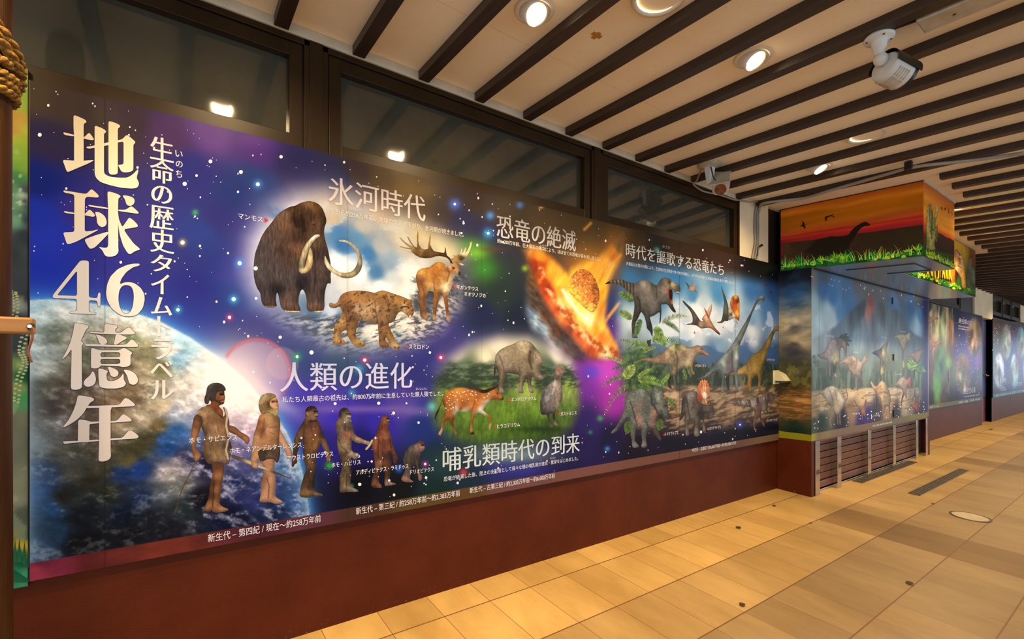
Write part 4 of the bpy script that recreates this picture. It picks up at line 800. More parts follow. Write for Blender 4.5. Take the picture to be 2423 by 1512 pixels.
F('ancient_human', 'printed bearded pale man in a loincloth with a spear', FH, [
 dict(p='1210,560 1270,680 1320,760 1350,830 1330,890 1300,900 1285,840 1250,770 1205,720', c='1250,700,c09070 1320,850,b88a70', round=7),
 dict(p='1000,470 1020,430 1080,410 1180,440 1215,460 1225,520 1220,600 1212,680 1215,760 1210,870 1170,900 1160,1000 1175,1060 1180,1150 1170,1250 1180,1280 1230,1310 1258,1330 1220,1348 1150,1345 1120,1330 1060,1335 1005,1330 1015,1290 1030,1220 1020,1150 1045,1060 1050,960 1010,900 985,960 975,990 930,970 918,920 930,850 935,740 950,640 980,560', c='1040,440,b87e4e 1020,540,8f5e3a 960,680,b4865c 950,900,b88a60 1110,480,b08a5e 1180,470,7a5a38 1100,600,c4946c 1190,580,8a6440 1080,700,a5764e 1180,700,8a6240 1090,950,b07e5e 1060,1100,8a6044 1140,1100,bc8c6a 1150,1250,b08060 1060,1290,b88a6a 1200,1330,cca07e 1050,600,6a4228', round=12, n=.16, st='5a3a24,9,.6|1085,1080 1110,1160 1100,1290;6a4228,9,.6|1060,480 1050,600 1020,680;4a3420,8,.5|1110,570 1200,560;6a4a30,8,.5|1100,610 1170,640'),
 dict(p='1000,790 1100,800 1215,750 1225,820 1210,900 1190,940 1160,890 1090,890 1040,920 1010,900 995,840', c='1050,850,3c3024 1180,830,4a3a2a 1100,880,5a4a38', n=.4, round=6),
 dict(p='1030,400 1010,300 1050,240 1150,230 1200,280 1205,420 1160,440 1080,440', c='1050,330,7a6440 1150,330,b08a5e 1190,300,c89c70 1160,420,a08858'),
 dict(p='1100,285 1180,250 1200,300 1212,360 1190,392 1140,378 1105,340', c='1150,300,c89c70 1190,350,c09068 1170,380,d8a888', round=5, st='3a2418,13,.95|1140,306 1164,304;3a2418,12,.95|1184,304 1200,302;7a5030,11,.7|1135,292 1200,290;a87850,9,.8|1175,310 1190,338;7a4a30,7,.7|1178,345 1196,345'),
 dict(p='1020,420 1000,350 1005,290 1030,240 1090,215 1150,220 1190,250 1160,265 1120,290 1110,340 1140,370 1170,390 1205,370 1210,420 1180,465 1140,440 1090,410 1060,440', c='1060,260,a08a5e 1030,350,7a6440 1150,240,8a7048 1090,330,5a4428 1160,430,a8905c 1020,300,b09a6a', n=.5, ns=(.4, .15), round=4),
 dict(p='720,850 740,845 870,890 1000,945 1080,980 1200,1030 1320,1080 1330,1088 1300,1085 1180,1045 1060,1000 980,975 870,930 730,875', c='760,865,5a4a3a 960,950,ccb888 1040,985,c0aa78 1200,1040,5a4a38 1300,1080,6a5a46', round=3, n=.2, sm=0),
 dict(p='920,910 970,905 1005,940 995,985 960,990 930,968', c='940,930,b08058 980,970,c09470', round=6)], h=1.5)
F('ancient_ape', 'printed upright dark brown ape with long arms', FA, [dict(p='360,260 375,210 410,180 460,172 510,190 540,250 540,320 520,360 545,390 580,480 610,570 640,620 680,730 710,830 718,900 690,965 655,950 650,880 640,820 600,740 570,680 550,740 530,800 500,880 510,960 520,1050 490,1180 500,1270 490,1350 540,1370 608,1395 600,1420 540,1425 450,1420 430,1440 350,1440 280,1420 285,1370 310,1250 350,1120 380,1030 355,960 330,860 335,740 330,630 310,680 280,750 250,830 245,920 255,965 210,980 205,1020 170,1015 180,930 190,820 200,690 220,600 270,500 330,400 365,345', c='440,200,2a1f18 390,225,2a1f18 395,285,8a6048 490,280,7a5c44 515,330,a08068 440,420,4a3020 500,440,6a4028 330,450,4a3420 260,580,6a4a2c 230,800,5a3c24 200,960,6a3a28 470,560,70462c 440,680,6a4a28 520,700,8a6238 600,560,4a3420 640,700,8a6a40 690,900,a07048 410,850,5a4026 430,960,6a4e30 440,1100,4a3828 350,1250,56402a 450,1250,3c2e22 340,1410,8a6844 530,1400,8a6a4c', round=14, edge=.4, n=.35, ns=(.3, .3), st='180e08,16,.95|480,252 502,256;180e08,14,.95|520,252 534,255;c09a78,12,.6|495,300 535,300;2a1a10,10,.7|500,318 538,322;b88a64,14,.7|385,265 398,300;1e120a,20,.6|430,390 520,380;2a1a10,14,.5|345,520 340,640 345,800;2a1a10,12,.6|410,1050 420,1250 415,1330;6a4430,6,.7|490,345 530,340')], 'fur', h=1.5)
F('ancient_human', 'printed hairy early human carrying a bone and a stone', FA, [
 dict(p='820,300 830,240 870,205 910,195 950,215 990,270 995,340 980,375 1010,430 1030,520 1060,590 1130,620 1190,655 1260,665 1240,730 1210,710 1150,690 1080,690 1020,660 1000,640 995,720 1000,800 1050,820 1090,830 1105,870 1070,910 1040,920 1000,880 985,900 985,1000 1000,1100 985,1200 985,1280 1040,1310 1098,1340 1090,1360 1030,1362 960,1358 850,1372 830,1340 840,1260 830,1150 860,1060 870,980 845,900 820,820 800,720 795,680 810,600 790,540 778,450 780,400 820,365', c='890,230,2a2420 845,300,2a2420 880,300,6a5648 950,300,9a8a70 960,360,b0a088 850,390,7a6248 840,480,6a5a4a 930,470,4a3a30 930,580,8a5a44 830,600,6a5844 1100,640,b08e6c 1220,690,c8a888 850,700,8a7658 900,760,8a7454 1000,850,b8a080 900,850,4a3826 920,950,5a4630 930,1100,5a4a36 900,1200,66553c 870,1330,7a6450 1020,1340,a89880 980,430,5a4e40', round=13, edge=.35, n=.35, ns=(.3, .3), st='140c08,15,.95|930,286 950,288;140c08,13,.95|968,284 984,285;c8b8a0,12,.6|945,320 988,322;3a2a20,10,.8|945,345 990,345;2a2420,9,.7|935,262 985,262;3a2a1e,12,.5|905,400 915,520;3a2a1e,12,.6|820,640 860,740 960,830;2a2018,10,.5|930,1120 930,1280;7a6650,7,.6|950,350 985,345'),
 dict(p='1270,640 1290,635 1295,660 1260,730 1200,795 1180,770 1240,710', g='e0d098 c8b880', round=3), dict(p='1050,830 1085,825 1105,850 1100,885 1070,898 1045,870', c='1075,840,c8c0b0 1080,880,7a7468', round=6, n=.4)], 'fur', h=1.5)
F('ancient_ape', 'printed upright reddish ape', FA, [dict(p='1400,380 1405,340 1430,310 1470,297 1505,325 1528,390 1520,440 1500,455 1530,540 1550,600 1560,680 1590,770 1630,860 1640,910 1610,985 1580,980 1565,900 1550,830 1520,820 1540,900 1550,980 1535,1080 1520,1170 1520,1220 1615,1245 1600,1262 1540,1270 1460,1285 1450,1250 1455,1120 1440,1010 1410,1060 1380,1140 1370,1220 1420,1280 1415,1310 1360,1308 1290,1300 1265,1270 1280,1180 1310,1080 1320,980 1300,850 1280,740 1285,640 1340,560 1350,480 1385,420', c='1450,330,7a442c 1505,370,9a6a50 1400,480,5a3020 1450,520,7a442a 1500,580,8a5a44 1330,700,8a5234 1440,700,5a3424 1540,760,7a4830 1600,920,6a402c 1350,900,6a3e2a 1370,960,8a5a40 1450,880,4a2c20 1330,1120,4a3020 1500,1100,5a3a28 1330,1280,7a4e38 1540,1250,b08a70 1390,1290,9a7058', round=13, edge=.4, n=.35, ns=(.3, .3), st='140a06,14,.95|1488,351 1512,353;3a1c10,10,.8|1490,405 1522,402;b08468,12,.6|1495,375 1520,378;2e1810,14,.6|1370,640 1360,800 1370,900;2e1810,14,.6|1530,640 1540,760;2e1810,10,.5|1440,900 1430,1000')], 'fur', h=1.5)
F('ancient_ape', 'printed small stooping grey ape', FA, [dict(p='1905,690 1920,660 1960,645 1995,665 2000,710 2008,760 1990,800 1955,800 1945,850 1935,920 1945,1000 1930,1100 1970,1130 1968,1190 1945,1212 1915,1200 1920,1150 1900,1110 1890,1020 1870,990 1830,1000 1820,1080 1800,1150 1800,1190 1858,1215 1840,1228 1770,1230 1740,1226 1690,1210 1678,1180 1710,1120 1740,1050 1720,980 1700,920 1720,850 1760,770 1820,715', c='1950,670,4a3a34 1985,745,a07a74 1920,722,9a7468 1830,760,5a5048 1770,850,4a4038 1850,900,403630 1900,1000,4a4038 1740,1100,5a5048 1710,1190,a87a68 1820,1210,b08870 1940,1170,a87a68', round=12, edge=.35, n=.35, ns=(.3, .3), st='140a06,14,.95|1968,716 1992,716;b88a80,12,.6|1965,750 2000,750;7a4a44,6,.7|1975,778 1998,775;241c18,10,.5|1830,800 1860,900 1880,980')], 'fur', h=1.5)
F('horned_mammal', 'printed heavy grey horned mammal', FP, [dict(p='905,350 930,310 980,260 1060,220 1150,190 1210,150 1260,135 1330,145 1390,175 1430,230 1490,290 1525,350 1545,405 1548,440 1510,470 1495,520 1500,575 1545,615 1560,640 1540,660 1470,670 1425,660 1405,610 1395,640 1380,700 1395,770 1430,830 1410,842 1360,840 1345,760 1325,680 1318,640 1290,700 1270,780 1290,835 1270,845 1215,842 1215,770 1225,700 1225,600 1170,590 1060,570 1040,620 1015,720 1005,790 1030,830 1000,842 965,835 950,790 955,720 960,620 930,550 915,500 910,590 895,612 885,590 888,530 900,450', c='1270,150,c4b494 1050,250,9a8a70 950,350,9c8e78 1150,300,8a7a60 1050,450,8a7c66 1300,250,a89878 1400,300,6a5c48 1370,400,645640 1450,330,b09e80 1500,390,a89a80 1440,500,8a7a60 1420,620,80705a 1530,640,b0a08a 1280,470,7a6c56 1260,600,7e705c 1240,800,a09480 1350,620,5a4e3c 1390,830,a89a84 980,600,7c6e5a 980,720,7a6a54 990,825,b0a490 1150,560,6a5c4a 895,560,4a3c30', round=16, edge=.35, n=.35, ns=(.25, .25), st='3a2e20,24,.6|1370,290 1355,400 1390,520;3a2e20,9,.8|1440,330 1448,380;b8a88a,12,.6|1460,350 1500,380;4a3c2c,14,.5|960,340 1010,480 1030,570;4a3c2c,12,.5|1225,500 1240,600;4a3c2c,10,.6|1500,590 1550,640')], h=1.8)
F('small_horse', 'printed orange spotted primitive horse', FP, [
 dict(p='225,880 270,820 340,780 430,765 520,770 580,790 650,800 720,840 790,840 870,790 890,760 920,730 935,760 930,790 990,850 1020,900 1010,940 950,938 870,925 800,970 760,1030 740,1070 800,1110 850,1170 860,1240 850,1290 835,1340 815,1300 830,1230 825,1180 770,1140 710,1100 670,1095 640,1130 615,1220 600,1310 640,1385 575,1392 568,1370 580,1240 600,1120 595,1085 520,1090 400,1078 380,1130 350,1200 360,1280 420,1395 385,1410 370,1380 330,1270 300,1220 300,1190 240,1210 220,1300 200,1370 160,1435 142,1390 190,1310 190,1210 230,1120 245,1060 215,990 205,930 180,1010 170,1060 130,1140 105,1200 100,1170 130,1080 160,1030 190,960', c='430,785,cc8436 300,850,b06a28 280,950,a86428 300,1060,96561f 500,850,b57030 600,900,a8622a 480,980,94571f 450,1040,8a5020 480,1080,dccfc0 400,1072,d8c8b8 640,1000,b06a2e 680,900,a05c24 780,900,b06a30 720,1080,eadfcc 800,965,e4d0b4 930,870,a86428 980,890,b88048 1008,915,3a2416 900,930,8a5424 620,1200,9a5c26 590,1330,c08850 600,1386,2a1e16 220,1220,96582a 180,1380,d8b898 155,1420,2a2018 340,1220,7a4018 390,1392,b89068 400,1400,2a1e16 830,1200,a06428 835,1300,d8b890 140,1130,2a2018 190,970,6a4020', round=12, edge=.25, n=.25, st='140c06,12,.95|928,840 940,846;6a3c14,12,.6|640,940 620,1000 600,1060;6a3c14,10,.5|360,950 370,1070;5a3010,9,.6|940,905 990,930'),
 dict(p='580,785 650,765 720,790 760,800 830,775 880,760 935,735 948,705 940,760 900,790 870,800 790,840 720,840 650,805', c='650,785,4a2e1a 760,815,2a1a10 900,770,3a2416', n=.4)], h=1.8)
rs2 = np.random.RandomState(4)
sp_ = '340,825 400,830 300,910 350,870 450,880 520,860 580,850 400,930 470,940 550,920 600,870 650,860 265,970 300,1000 320,1050 250,1040 360,960 650,930 430,850 500,820 290,940 380,880 800,880 820,850 330,985 345,1030 270,890 310,860 480,830 540,810 600,820 640,830 760,900 280,1065'
blobs('coat_spot', WM, [(x, y, 1.2 + rs2.uniform(0, .9), .9 + rs2.uniform(0, .5), 'f0dcc0') for x, y in P2(sp_, FP)], mural, off=.00145)
F('giant_bird', 'printed grey flightless giant bird', FP, [dict(p='1680,590 1700,530 1720,490 1740,470 1780,490 1790,510 1815,550 1818,595 1790,600 1770,640 1775,700 1795,780 1795,870 1785,960 1760,1030 1710,1070 1695,1110 1700,1180 1710,1230 1755,1265 1740,1280 1690,1270 1680,1250 1675,1180 1660,1100 1620,1120 1635,1200 1640,1250 1680,1280 1640,1300 1615,1280 1600,1180 1590,1120 1540,1135 1510,1120 1500,1040 1500,940 1520,850 1560,780 1630,710 1690,680 1680,640', c='1750,490,a87464 1740,560,8a7468 1800,580,b08874 1720,640,5a5048 1740,740,9a8a78 1700,700,b8a898 1650,780,807874 1560,850,6a6464 1600,900,86807e 1540,1000,5a5454 1530,1100,3e3a3a 1650,950,706866 1750,900,8a7a68 1730,1020,a89a78 1680,1000,686058 1610,1150,4a4440 1690,1150,3a3430 1700,1255,8a7a6a', round=12, edge=.3, n=.45, ns=(.4, .2), st='e87820,14,1|1750,538 1757,545;140c08,7,1|1750,540 1754,544;d8ccb8,12,.6|1700,680 1690,760 1660,850;2c2826,14,.5|1560,820 1530,950 1520,1060;5a4034,8,.6|1780,590 1816,588')], 'feather', h=2.2)
F('meteor', 'printed glowing orange meteor', E_, [dict(p='700,720 730,650 780,600 840,590 900,625 945,690 975,780 978,850 960,930 920,985 880,970 800,900 740,840 700,790', c='800,640,c87a38 850,620,b06028 760,700,c88038 880,720,d08038 940,760,8a4a20 950,860,a85c24 850,820,d89040 800,860,f0b040 900,930,f0b848 720,770,f0b840 900,860,c06a28 860,700,c06c2c', n=.8, ns=(.35, .35), round=6, edge=.1, spots=('f8d890', .42, .68))], h=2.2)
F('tyrant_dinosaur', 'printed roaring tyrannosaur with striped tail', FT, [
 dict(p='122,712 170,675 250,640 340,632 400,642 460,670 540,695 600,690 650,660 710,648 780,660 840,690 900,735 930,700 960,640 1000,608 1050,605 1110,635 1160,670 1230,705 1262,760 1258,830 1225,858 1190,840 1150,800 1130,785 1145,860 1140,940 1150,1040 1195,1110 1190,1138 1150,1125 1100,1060 1060,1000 1000,1010 970,1010 978,1100 970,1250 950,1320 945,1250 960,1150 940,1120 890,1165 830,1195 800,1190 830,1300 850,1400 840,1500 800,1400 760,1380 750,1290 725,1190 680,1120 660,1140 640,1200 590,1280 585,1380 590,1460 630,1500 620,1512 530,1512 540,1440 530,1300 570,1100 575,1020 570,950 500,870 420,770 350,720 280,705 200,700', c='160,690,2a2822 250,670,908468 350,680,968870 400,700,7a6e58 480,740,8a7a64 540,760,6a6050 620,740,6e655c 700,680,a89c8a 780,740,8c8274 850,750,5e574e 700,900,6e675e 620,900,5a5048 620,1050,4a443c 600,1200,403a34 560,1400,4a4640 560,1490,7a7468 800,900,787064 850,1000,6a6660 750,1080,4e4a44 850,1150,62605a 950,850,6a6458 900,900,5a564e 980,700,5e584e 1040,640,7e7462 1100,690,5a5240 1140,710,bcac8a 1220,770,6a5f52 1060,740,8a7c66 1010,800,8a8070 1040,900,605c54 1090,980,505048 1160,1090,35342e 780,1150,4a4844 800,1350,35322c 960,1150,45423c', round=14, edge=.35, n=.3, ns=(.3, .3), st='2a2822,15,.85|250,650 262,692;2a2822,16,.85|300,642 318,702;2a2822,16,.85|352,640 372,715;2a2822,17,.85|408,650 425,745;2a2822,17,.8|458,672 470,790;2a2822,17,.8|510,690 515,830;2a2822,16,.7|556,698 560,860;241f1a,22,.6|620,900 650,960 660,1080;2a2822,12,.5|900,740 910,900;120c08,12,.9|1085,672 1098,676;2a241c,10,.7|1035,742 1045,750;e8e0cc,8,.8|1195,828 1245,832;c0b498,10,.5|1120,700 1210,722'),
 dict(p='1010,800 1100,785 1140,790 1146,860 1138,930 1148,1010 1125,1010 1100,940 1085,860 1060,820', c='1110,820,2a120e 1060,810,c05a3a 1120,900,1e0e0a 1132,985,c04828 1030,805,b8684a', sm=1)], h=1.8)
F('flying_reptile', 'printed small flying reptile high in the sky', FQ, [dict(p='205,168 245,205 280,250 310,280 345,230 372,188 380,220 370,290 400,345 412,372 380,350 355,320 310,325 280,305 240,300 265,285 250,240', c='240,210,3a342c 330,300,c09070 360,230,b08060 390,350,7a5a40', n=.2)], h=1.6)
F('flying_reptile', 'printed brown crested flying reptile with spread wings', FQ, [dict(p='165,485 190,490 240,540 320,610 380,690 410,740 450,800 480,830 520,820 480,800 500,760 560,690 600,600 640,540 655,560 640,680 610,750 620,790 690,920 790,1030 780,1055 720,1015 650,950 600,930 520,940 470,950 430,915 390,890 300,880 240,885 236,868 330,860 340,780 320,700 260,610 190,540', c='250,580,4a443c 370,750,5a4e42 400,850,3a332c 470,900,a08060 520,880,806850 560,760,c89c80 620,600,dcb898 640,650,b88a70 620,900,b07a50 700,970,8a5a3a 760,1030,4a3020 280,870,4a4038', n=.25, round=6), dict(p='515,600 540,620 580,690 610,770 590,790 550,700', g='a05f3a 7a4428')], h=1.7)
F('flying_reptile', 'printed flying reptile with a tall orange crest', FQ, [dict(p='795,250 810,260 840,350 880,450 910,560 918,600 920,700 925,800 900,830 860,810 830,850 780,862 725,848 735,838 790,830 810,790 830,700 835,600 850,520 830,400', c='850,450,4a544a 870,650,585a52 870,780,3a362c 760,850,6a5e4c 820,330,6a6452', n=.25, round=5), dict(p='915,590 940,600 980,640 1010,690 1060,750 1090,830 1060,800 1020,770 960,790 920,830 915,700', c='950,660,c8b898 960,760,a89a7c 1000,720,d8c8a8 1060,780,a85a30 960,720,3a2e22', round=5, n=.2), dict(p='940,570 950,480 985,415 1040,398 1085,420 1100,480 1098,600 1100,740 1090,840 1050,760 1000,680 960,610', c='1040,420,e0922c 1000,500,8a3a14 1060,500,5a2a14 1030,600,b05018 1060,700,f0a42e 1085,800,a04818 965,500,c87a30 1090,560,d88a34', n=.5, ns=(.7, .2), round=4), dict(p='1030,790 1060,840 1075,875 1050,860', g='a8582c')], h=1.7)
for q in ('1495,210 1520,235 1535,215 1545,260 1520,255', '1570,310 1600,345 1620,320 1635,375 1600,365'): F('flying_reptile', 'printed tiny far flying reptile', FQ, [dict(p=q, g='4a3038', sm=0)], 'print')
F('long_necked_dinosaur', 'printed grey long necked dinosaur, the taller one', FQ, [dict(p='1300,640 1340,540 1400,440 1440,405 1480,400 1505,430 1505,500 1490,515 1475,480 1440,470 1400,510 1350,600 1310,690 1270,800 1220,940 1150,1100 1100,1220 1090,1300 985,1330 900,1330 980,1200 1040,1100 1120,960 1200,820 1260,720', c='1460,410,8a8a80 1490,470,6a6458 1380,500,6a6a60 1300,700,5a5c54 1200,900,6a6e66 1270,750,4a4a42 1100,1080,707468 1050,1200,6e7268 1090,1200,4a4c44 1000,1250,808478', round=7, edge=.3, n=.25),
 dict(p='970,1240 1090,1180 1098,1252 1085,1302 1092,1410 1078,1590 1065,1690 1078,1860 1078,1970 1040,1970 1030,1860 1024,1725 1010,1630 942,1670 930,1780 930,1888 942,1963 895,1970 888,1860 881,1697 860,1697 854,1834 834,1915 847,1984 800,1984 800,1888 820,1752 793,1643 752,1630 656,1684 560,1738 465,1766 410,1766 410,1756 506,1732 588,1656 683,1534 779,1438 834,1384 902,1302', c='1025,1275,8a8e84 970,1370,5c5e58 861,1397,848880 834,1506,94a098 915,1506,6a5e58 970,1588,6a6460 1052,1397,acb0a4 1065,1506,7c8278 806,1588,606660 683,1588,565c58 547,1711,7a7e76 826,1780,64706a 826,1957,8a9a90 901,1807,2a2824 1058,1814,8a9890 1058,1957,7a8a80 928,1275,70746c', round=7, edge=.35, n=.3, st='3a3c38,16,.6|985,1300 975,1450 985,1600;c0c4b8,14,.5|1045,1310 1060,1420')], h=1.8)
F('long_necked_dinosaur', 'printed yellow brown long necked dinosaur, the shorter one', FR, [dict(p='440,710 470,660 520,620 600,600 680,550 740,500 750,460 800,410 870,370 920,330 970,240 1010,170 1050,100 1080,60 1110,52 1145,75 1150,105 1130,135 1110,115 1080,120 1060,170 1030,260 990,360 960,440 940,520 910,610 905,700 905,840 885,820 870,790 880,700 865,640 820,690 800,690 795,780 800,840 765,840 760,780 755,840 735,835 740,780 755,680 740,640 680,640 600,655 530,650 470,690', c='1110,70,96784a 1130,110,a08050 1040,160,7a6236 960,300,7a6030 1000,280,9a7c44 900,370,80642e 960,420,b09040 840,440,8a6c30 780,500,7a5e2a 900,500,8a6e30 830,560,a88838 770,560,9a7a34 820,660,7a5e26 650,600,b08c40 560,640,8a6832 470,680,b89448 775,720,9a7a36 780,830,b09050 885,650,94743a 890,780,b07c3a 745,760,b0642a 900,600,8c6c30', round=7, edge=.35, n=.4, ns=(.5, .5), st='4a3416,9,.5|740,500 760,600;3a2a10,8,.5|860,620 830,690;5a4420,9,.5|940,330 960,420 930,520')], h=1.8)
F('fish_eating_dinosaur', 'printed dappled dinosaur with a long snout', FL, [dict(p='480,415 520,375 560,350 640,340 720,340 800,300 880,240 930,190 980,168 1040,170 1100,180 1170,215 1220,200 1250,185 1273,183 1309,204 1339,240 1383,277 1411,314 1397,325 1368,314 1324,303 1291,292 1250,320 1220,360 1205,420 1200,480 1230,520 1225,540 1200,530 1180,480 1180,440 1150,450 1150,480 1180,530 1170,550 1150,520 1130,450 1080,460 1040,490 1020,480 1000,540 990,580 1000,640 1015,690 1055,710 1050,722 1000,718 985,640 970,570 975,540 940,580 935,640 960,700 950,710 910,690 905,640 925,540 970,470 940,430 860,415 760,415 680,385 600,370 550,380 500,410', c='540,370,b09274 650,355,a88a68 750,370,8a7058 850,330,806a54 900,290,a89070 960,200,c0b87c 1020,190,62623e 1090,200,b0a478 950,300,7e6e50 1050,260,8a7a58 1100,300,7a6450 1000,400,6e6048 1080,400,8a7c68 1180,300,9c8870 1260,200,9c7660 1270,260,8c8058 1330,270,b07a64 1390,310,b09878 1300,290,8a7a60 1190,480,b09a50 1000,500,8a7c58 930,600,342c24 990,620,94805c 1030,710,6a5a48 1150,420,b0a070', round=9, edge=.35, n=.4, ns=(.25, .25), st='3a3020,12,.6|1000,260 1030,360 1010,450;180e08,7,.9|1305,232 1314,236;3a2a1c,7,.6|1310,280 1395,318')], h=1.8)
F('three_horned_dinosaur', 'printed mottled grey three horned dinosaur', FL, [dict(p='395,830 410,800 450,750 520,710 580,695 640,715 690,750 710,780 710,720 740,680 790,660 830,675 858,730 862,800 890,795 900,825 905,862 905,920 930,950 915,990 925,1040 905,1060 880,1060 890,1130 860,1110 830,1060 790,1050 785,1090 790,1160 800,1220 830,1290 825,1335 790,1300 740,1240 725,1180 690,1190 660,1220 645,1290 650,1350 665,1390 640,1405 590,1408 590,1370 605,1330 590,1240 595,1180 540,1190 525,1160 520,1240 515,1330 565,1385 555,1405 490,1412 480,1380 480,1330 460,1240 455,1150 440,1060 400,1090 360,1130 310,1200 260,1235 235,1242 228,1222 290,1160 340,1060 370,980 395,930', c='600,720,868a7e 550,780,6a6e64 650,800,5a5e54 450,850,6a6e62 600,900,6e6258 520,950,7a6a5e 650,950,4e564c 560,1080,947464 650,1050,5a6056 480,1000,5a6054 490,1150,6a6e62 500,1300,6e7066 520,1390,9a968a 620,1250,62665c 625,1390,8a867a 740,1000,94705e 740,1100,7a6456 770,1200,5a4e44 320,1150,5e6458 260,1225,807a6c 790,700,62665a 790,800,868c7c 740,850,4a5048 820,900,6a6a5e 870,900,5a5e54 890,1000,666a5e 830,1030,3e3a34', round=13, edge=.35, n=.6, ns=(.4, .4), st='2a2c26,16,.7|710,780 715,880 760,930 790,1010;2e2c26,13,.6|460,860 500,980 540,1150;2a2822,12,.6|650,1100 680,1180;140e0a,8,.9|872,905 880,910;30322c,9,.5|730,900 800,880'), dict(p='850,800 880,792 897,803 882,832 855,850', g='b8743e 8a5228', round=3), dict(p='898,835 950,817 1006,835 950,856 905,862', c='910,840,a8683a 960,835,c88a4c 1000,835,4a2a18', round=3), dict(p='910,930 935,945 915,970', g='b87a50')], h=1.8)
F('frilled_dinosaur', 'printed horned dinosaur with a flame coloured frill', FR, [dict(p='-65,1200 -40,1080 -35,950 -10,890 40,850 90,830 150,840 170,960 240,1000 300,990 345,1010 350,1090 330,1160 310,1165 270,1110 240,1090 230,1150 235,1220 255,1300 245,1320 210,1320 215,1230 210,1170 190,1180 175,1230 165,1290 185,1360 150,1380 110,1370 110,1320 120,1250 100,1180 70,1190 50,1190 40,1250 55,1350 40,1370 10,1370 5,1250 0,1100 -20,1150', c='60,870,8a8274 -20,960,3e3830 -40,1100,4a4238 60,1000,6a5e54 120,1000,4e463c 100,1100,66604e 180,1100,2e2822 150,1200,5a5244 140,1330,8a8070 25,1200,6a6254 30,1350,8a7e6e 300,1080,52463c 320,1140,7a6a5a 280,1030,5e5244 235,1290,90806a', round=10, edge=.35, n=.5, ns=(.4, .4), st='2a241e,12,.6|20,900 40,1040 60,1160;8a4424,9,.7|110,930 170,1060'), dict(p='150,820 160,800 150,790 168,765 162,745 180,740 182,705 200,715 208,690 222,712 240,690 250,715 270,700 272,738 290,745 284,770 302,790 288,810 303,840 285,858 292,890 260,920 250,930 270,960 255,1000 240,930 220,920 205,970 170,960 150,920 160,860', c='230,720,d88a50 190,760,c06a34 270,760,b86a3a 240,800,e4b880 240,870,f4e8cc 170,900,a04a28 280,850,a86038 190,940,8a3a20 255,980,d88a48', n=.4, ns=(.6, .6), sm=0, st='6a2a14,5,.6|200,720 215,850;6a2a14,5,.6|265,730 255,850;6a2a14,5,.5|230,700 235,840')], h=1.8)
F('small_hunting_dinosaur', 'printed striped small hunting dinosaur', FR, [dict(p='515,985 580,965 640,945 720,945 800,930 870,910 920,890 980,880 1010,855 1050,860 1090,890 1110,920 1095,930 1060,930 1100,970 1080,975 1040,955 1010,950 990,1000 990,1060 995,1120 975,1080 960,1060 950,1110 920,1060 905,1100 920,1160 940,1190 955,1240 955,1270 930,1240 900,1180 890,1140 870,1150 850,1190 835,1240 840,1280 868,1298 850,1305 825,1300 815,1240 820,1170 840,1100 815,1040 760,1020 690,1000 620,985 560,990', c='560,980,a08878 650,970,6e5e54 700,970,a8988a 760,980,5a4a44 820,980,a09080 870,960,524440 930,920,8a7870 980,910,4e4240 1050,880,6a5850 1100,910,8a7a6e 1080,965,b07a60 900,1020,6a5248 940,1040,8a7868 980,1030,6a5c54 850,1100,7a584a 825,1250,8a6452 850,1300,a08878 910,1130,6e5046 945,1230,8a6454', round=7, edge=.3, n=.25, st='c8b8a8,6,.7|640,948 650,985;c8b8a8,6,.7|690,948 705,995;c8b8a8,6,.7|740,945 760,1005;c8b8a8,6,.7|790,935 810,1010;c8b8a8,6,.7|840,920 855,990;c8b8a8,6,.6|890,905 900,960;c8b8a8,5,.6|940,890 945,940;c8b8a8,5,.6|975,885 978,930;180e0a,6,.9|1052,885 1060,888')], h=1.8)
# ferns
def frond(c, a, b_, t, w, col, n=22, wall=None, parent=None):
    A, B, Tp = (P2('%g,%g' % q, c)[0] for q in (a, b_, t)); w = w * 1.15 / c[2]; lv = []
    prev = None
    for i in range(n + 1):
        s = i / n; p = (1 - s) ** 2 * A + 2 * s * (1 - s) * B + s * s * Tp; d = 2 * (1 - s) * (B - A) + 2 * s * (Tp - B); d = d / max(1e-6, np.hypot(*d)); q = np.array([-d[1], d[0]])
        k = w * math.sin(math.pi * min(1, .12 + s * .88)) ** .6 + .3
        if s > .12:
            for sg in (-1, 1):
                e = p + sg * q * k + d * k * .45; th = max(.6, w * .14)
                lv.append((p - d * th, (p + e) / 2 + d * th * .2 - sg * 0 - d * th, e, (p + e) / 2 + d * th * 1.1, p + d * th))
        prev = p
    V, Tt, Cc = [], [], []; r_ = np.random.RandomState(int(A[0] + Tp[1])); wl = wall or WM
    LAYER[0] += 1; off = .0003 + .00001 * LAYER[0]
    for L in lv:
        L = np.array(L); U = wl.pxuv(L[:, 0], L[:, 1]); k = len(V); V += list(wl.P3(U, off + len(V) * 4e-7)); Tt += [(k, k + i, k + i + 1) for i in range(1, len(L) - 1)]
        cc = srgb(col) * r_.uniform(.72, 1.22); Cc += [cc * .75] + [cc] * 3 + [cc * .75]
    col_mesh('fern_frond', np.array(V), Tt, np.array(Cc), M['print'], parent or mural, 'printed green fern frond')
F('fern_trunk', 'printed thin tree trunk', FL, [dict(p='655,120 690,130 710,100 700,225 672,225 660,170', g='3a4030 2e3222', n=.3)], 'print')
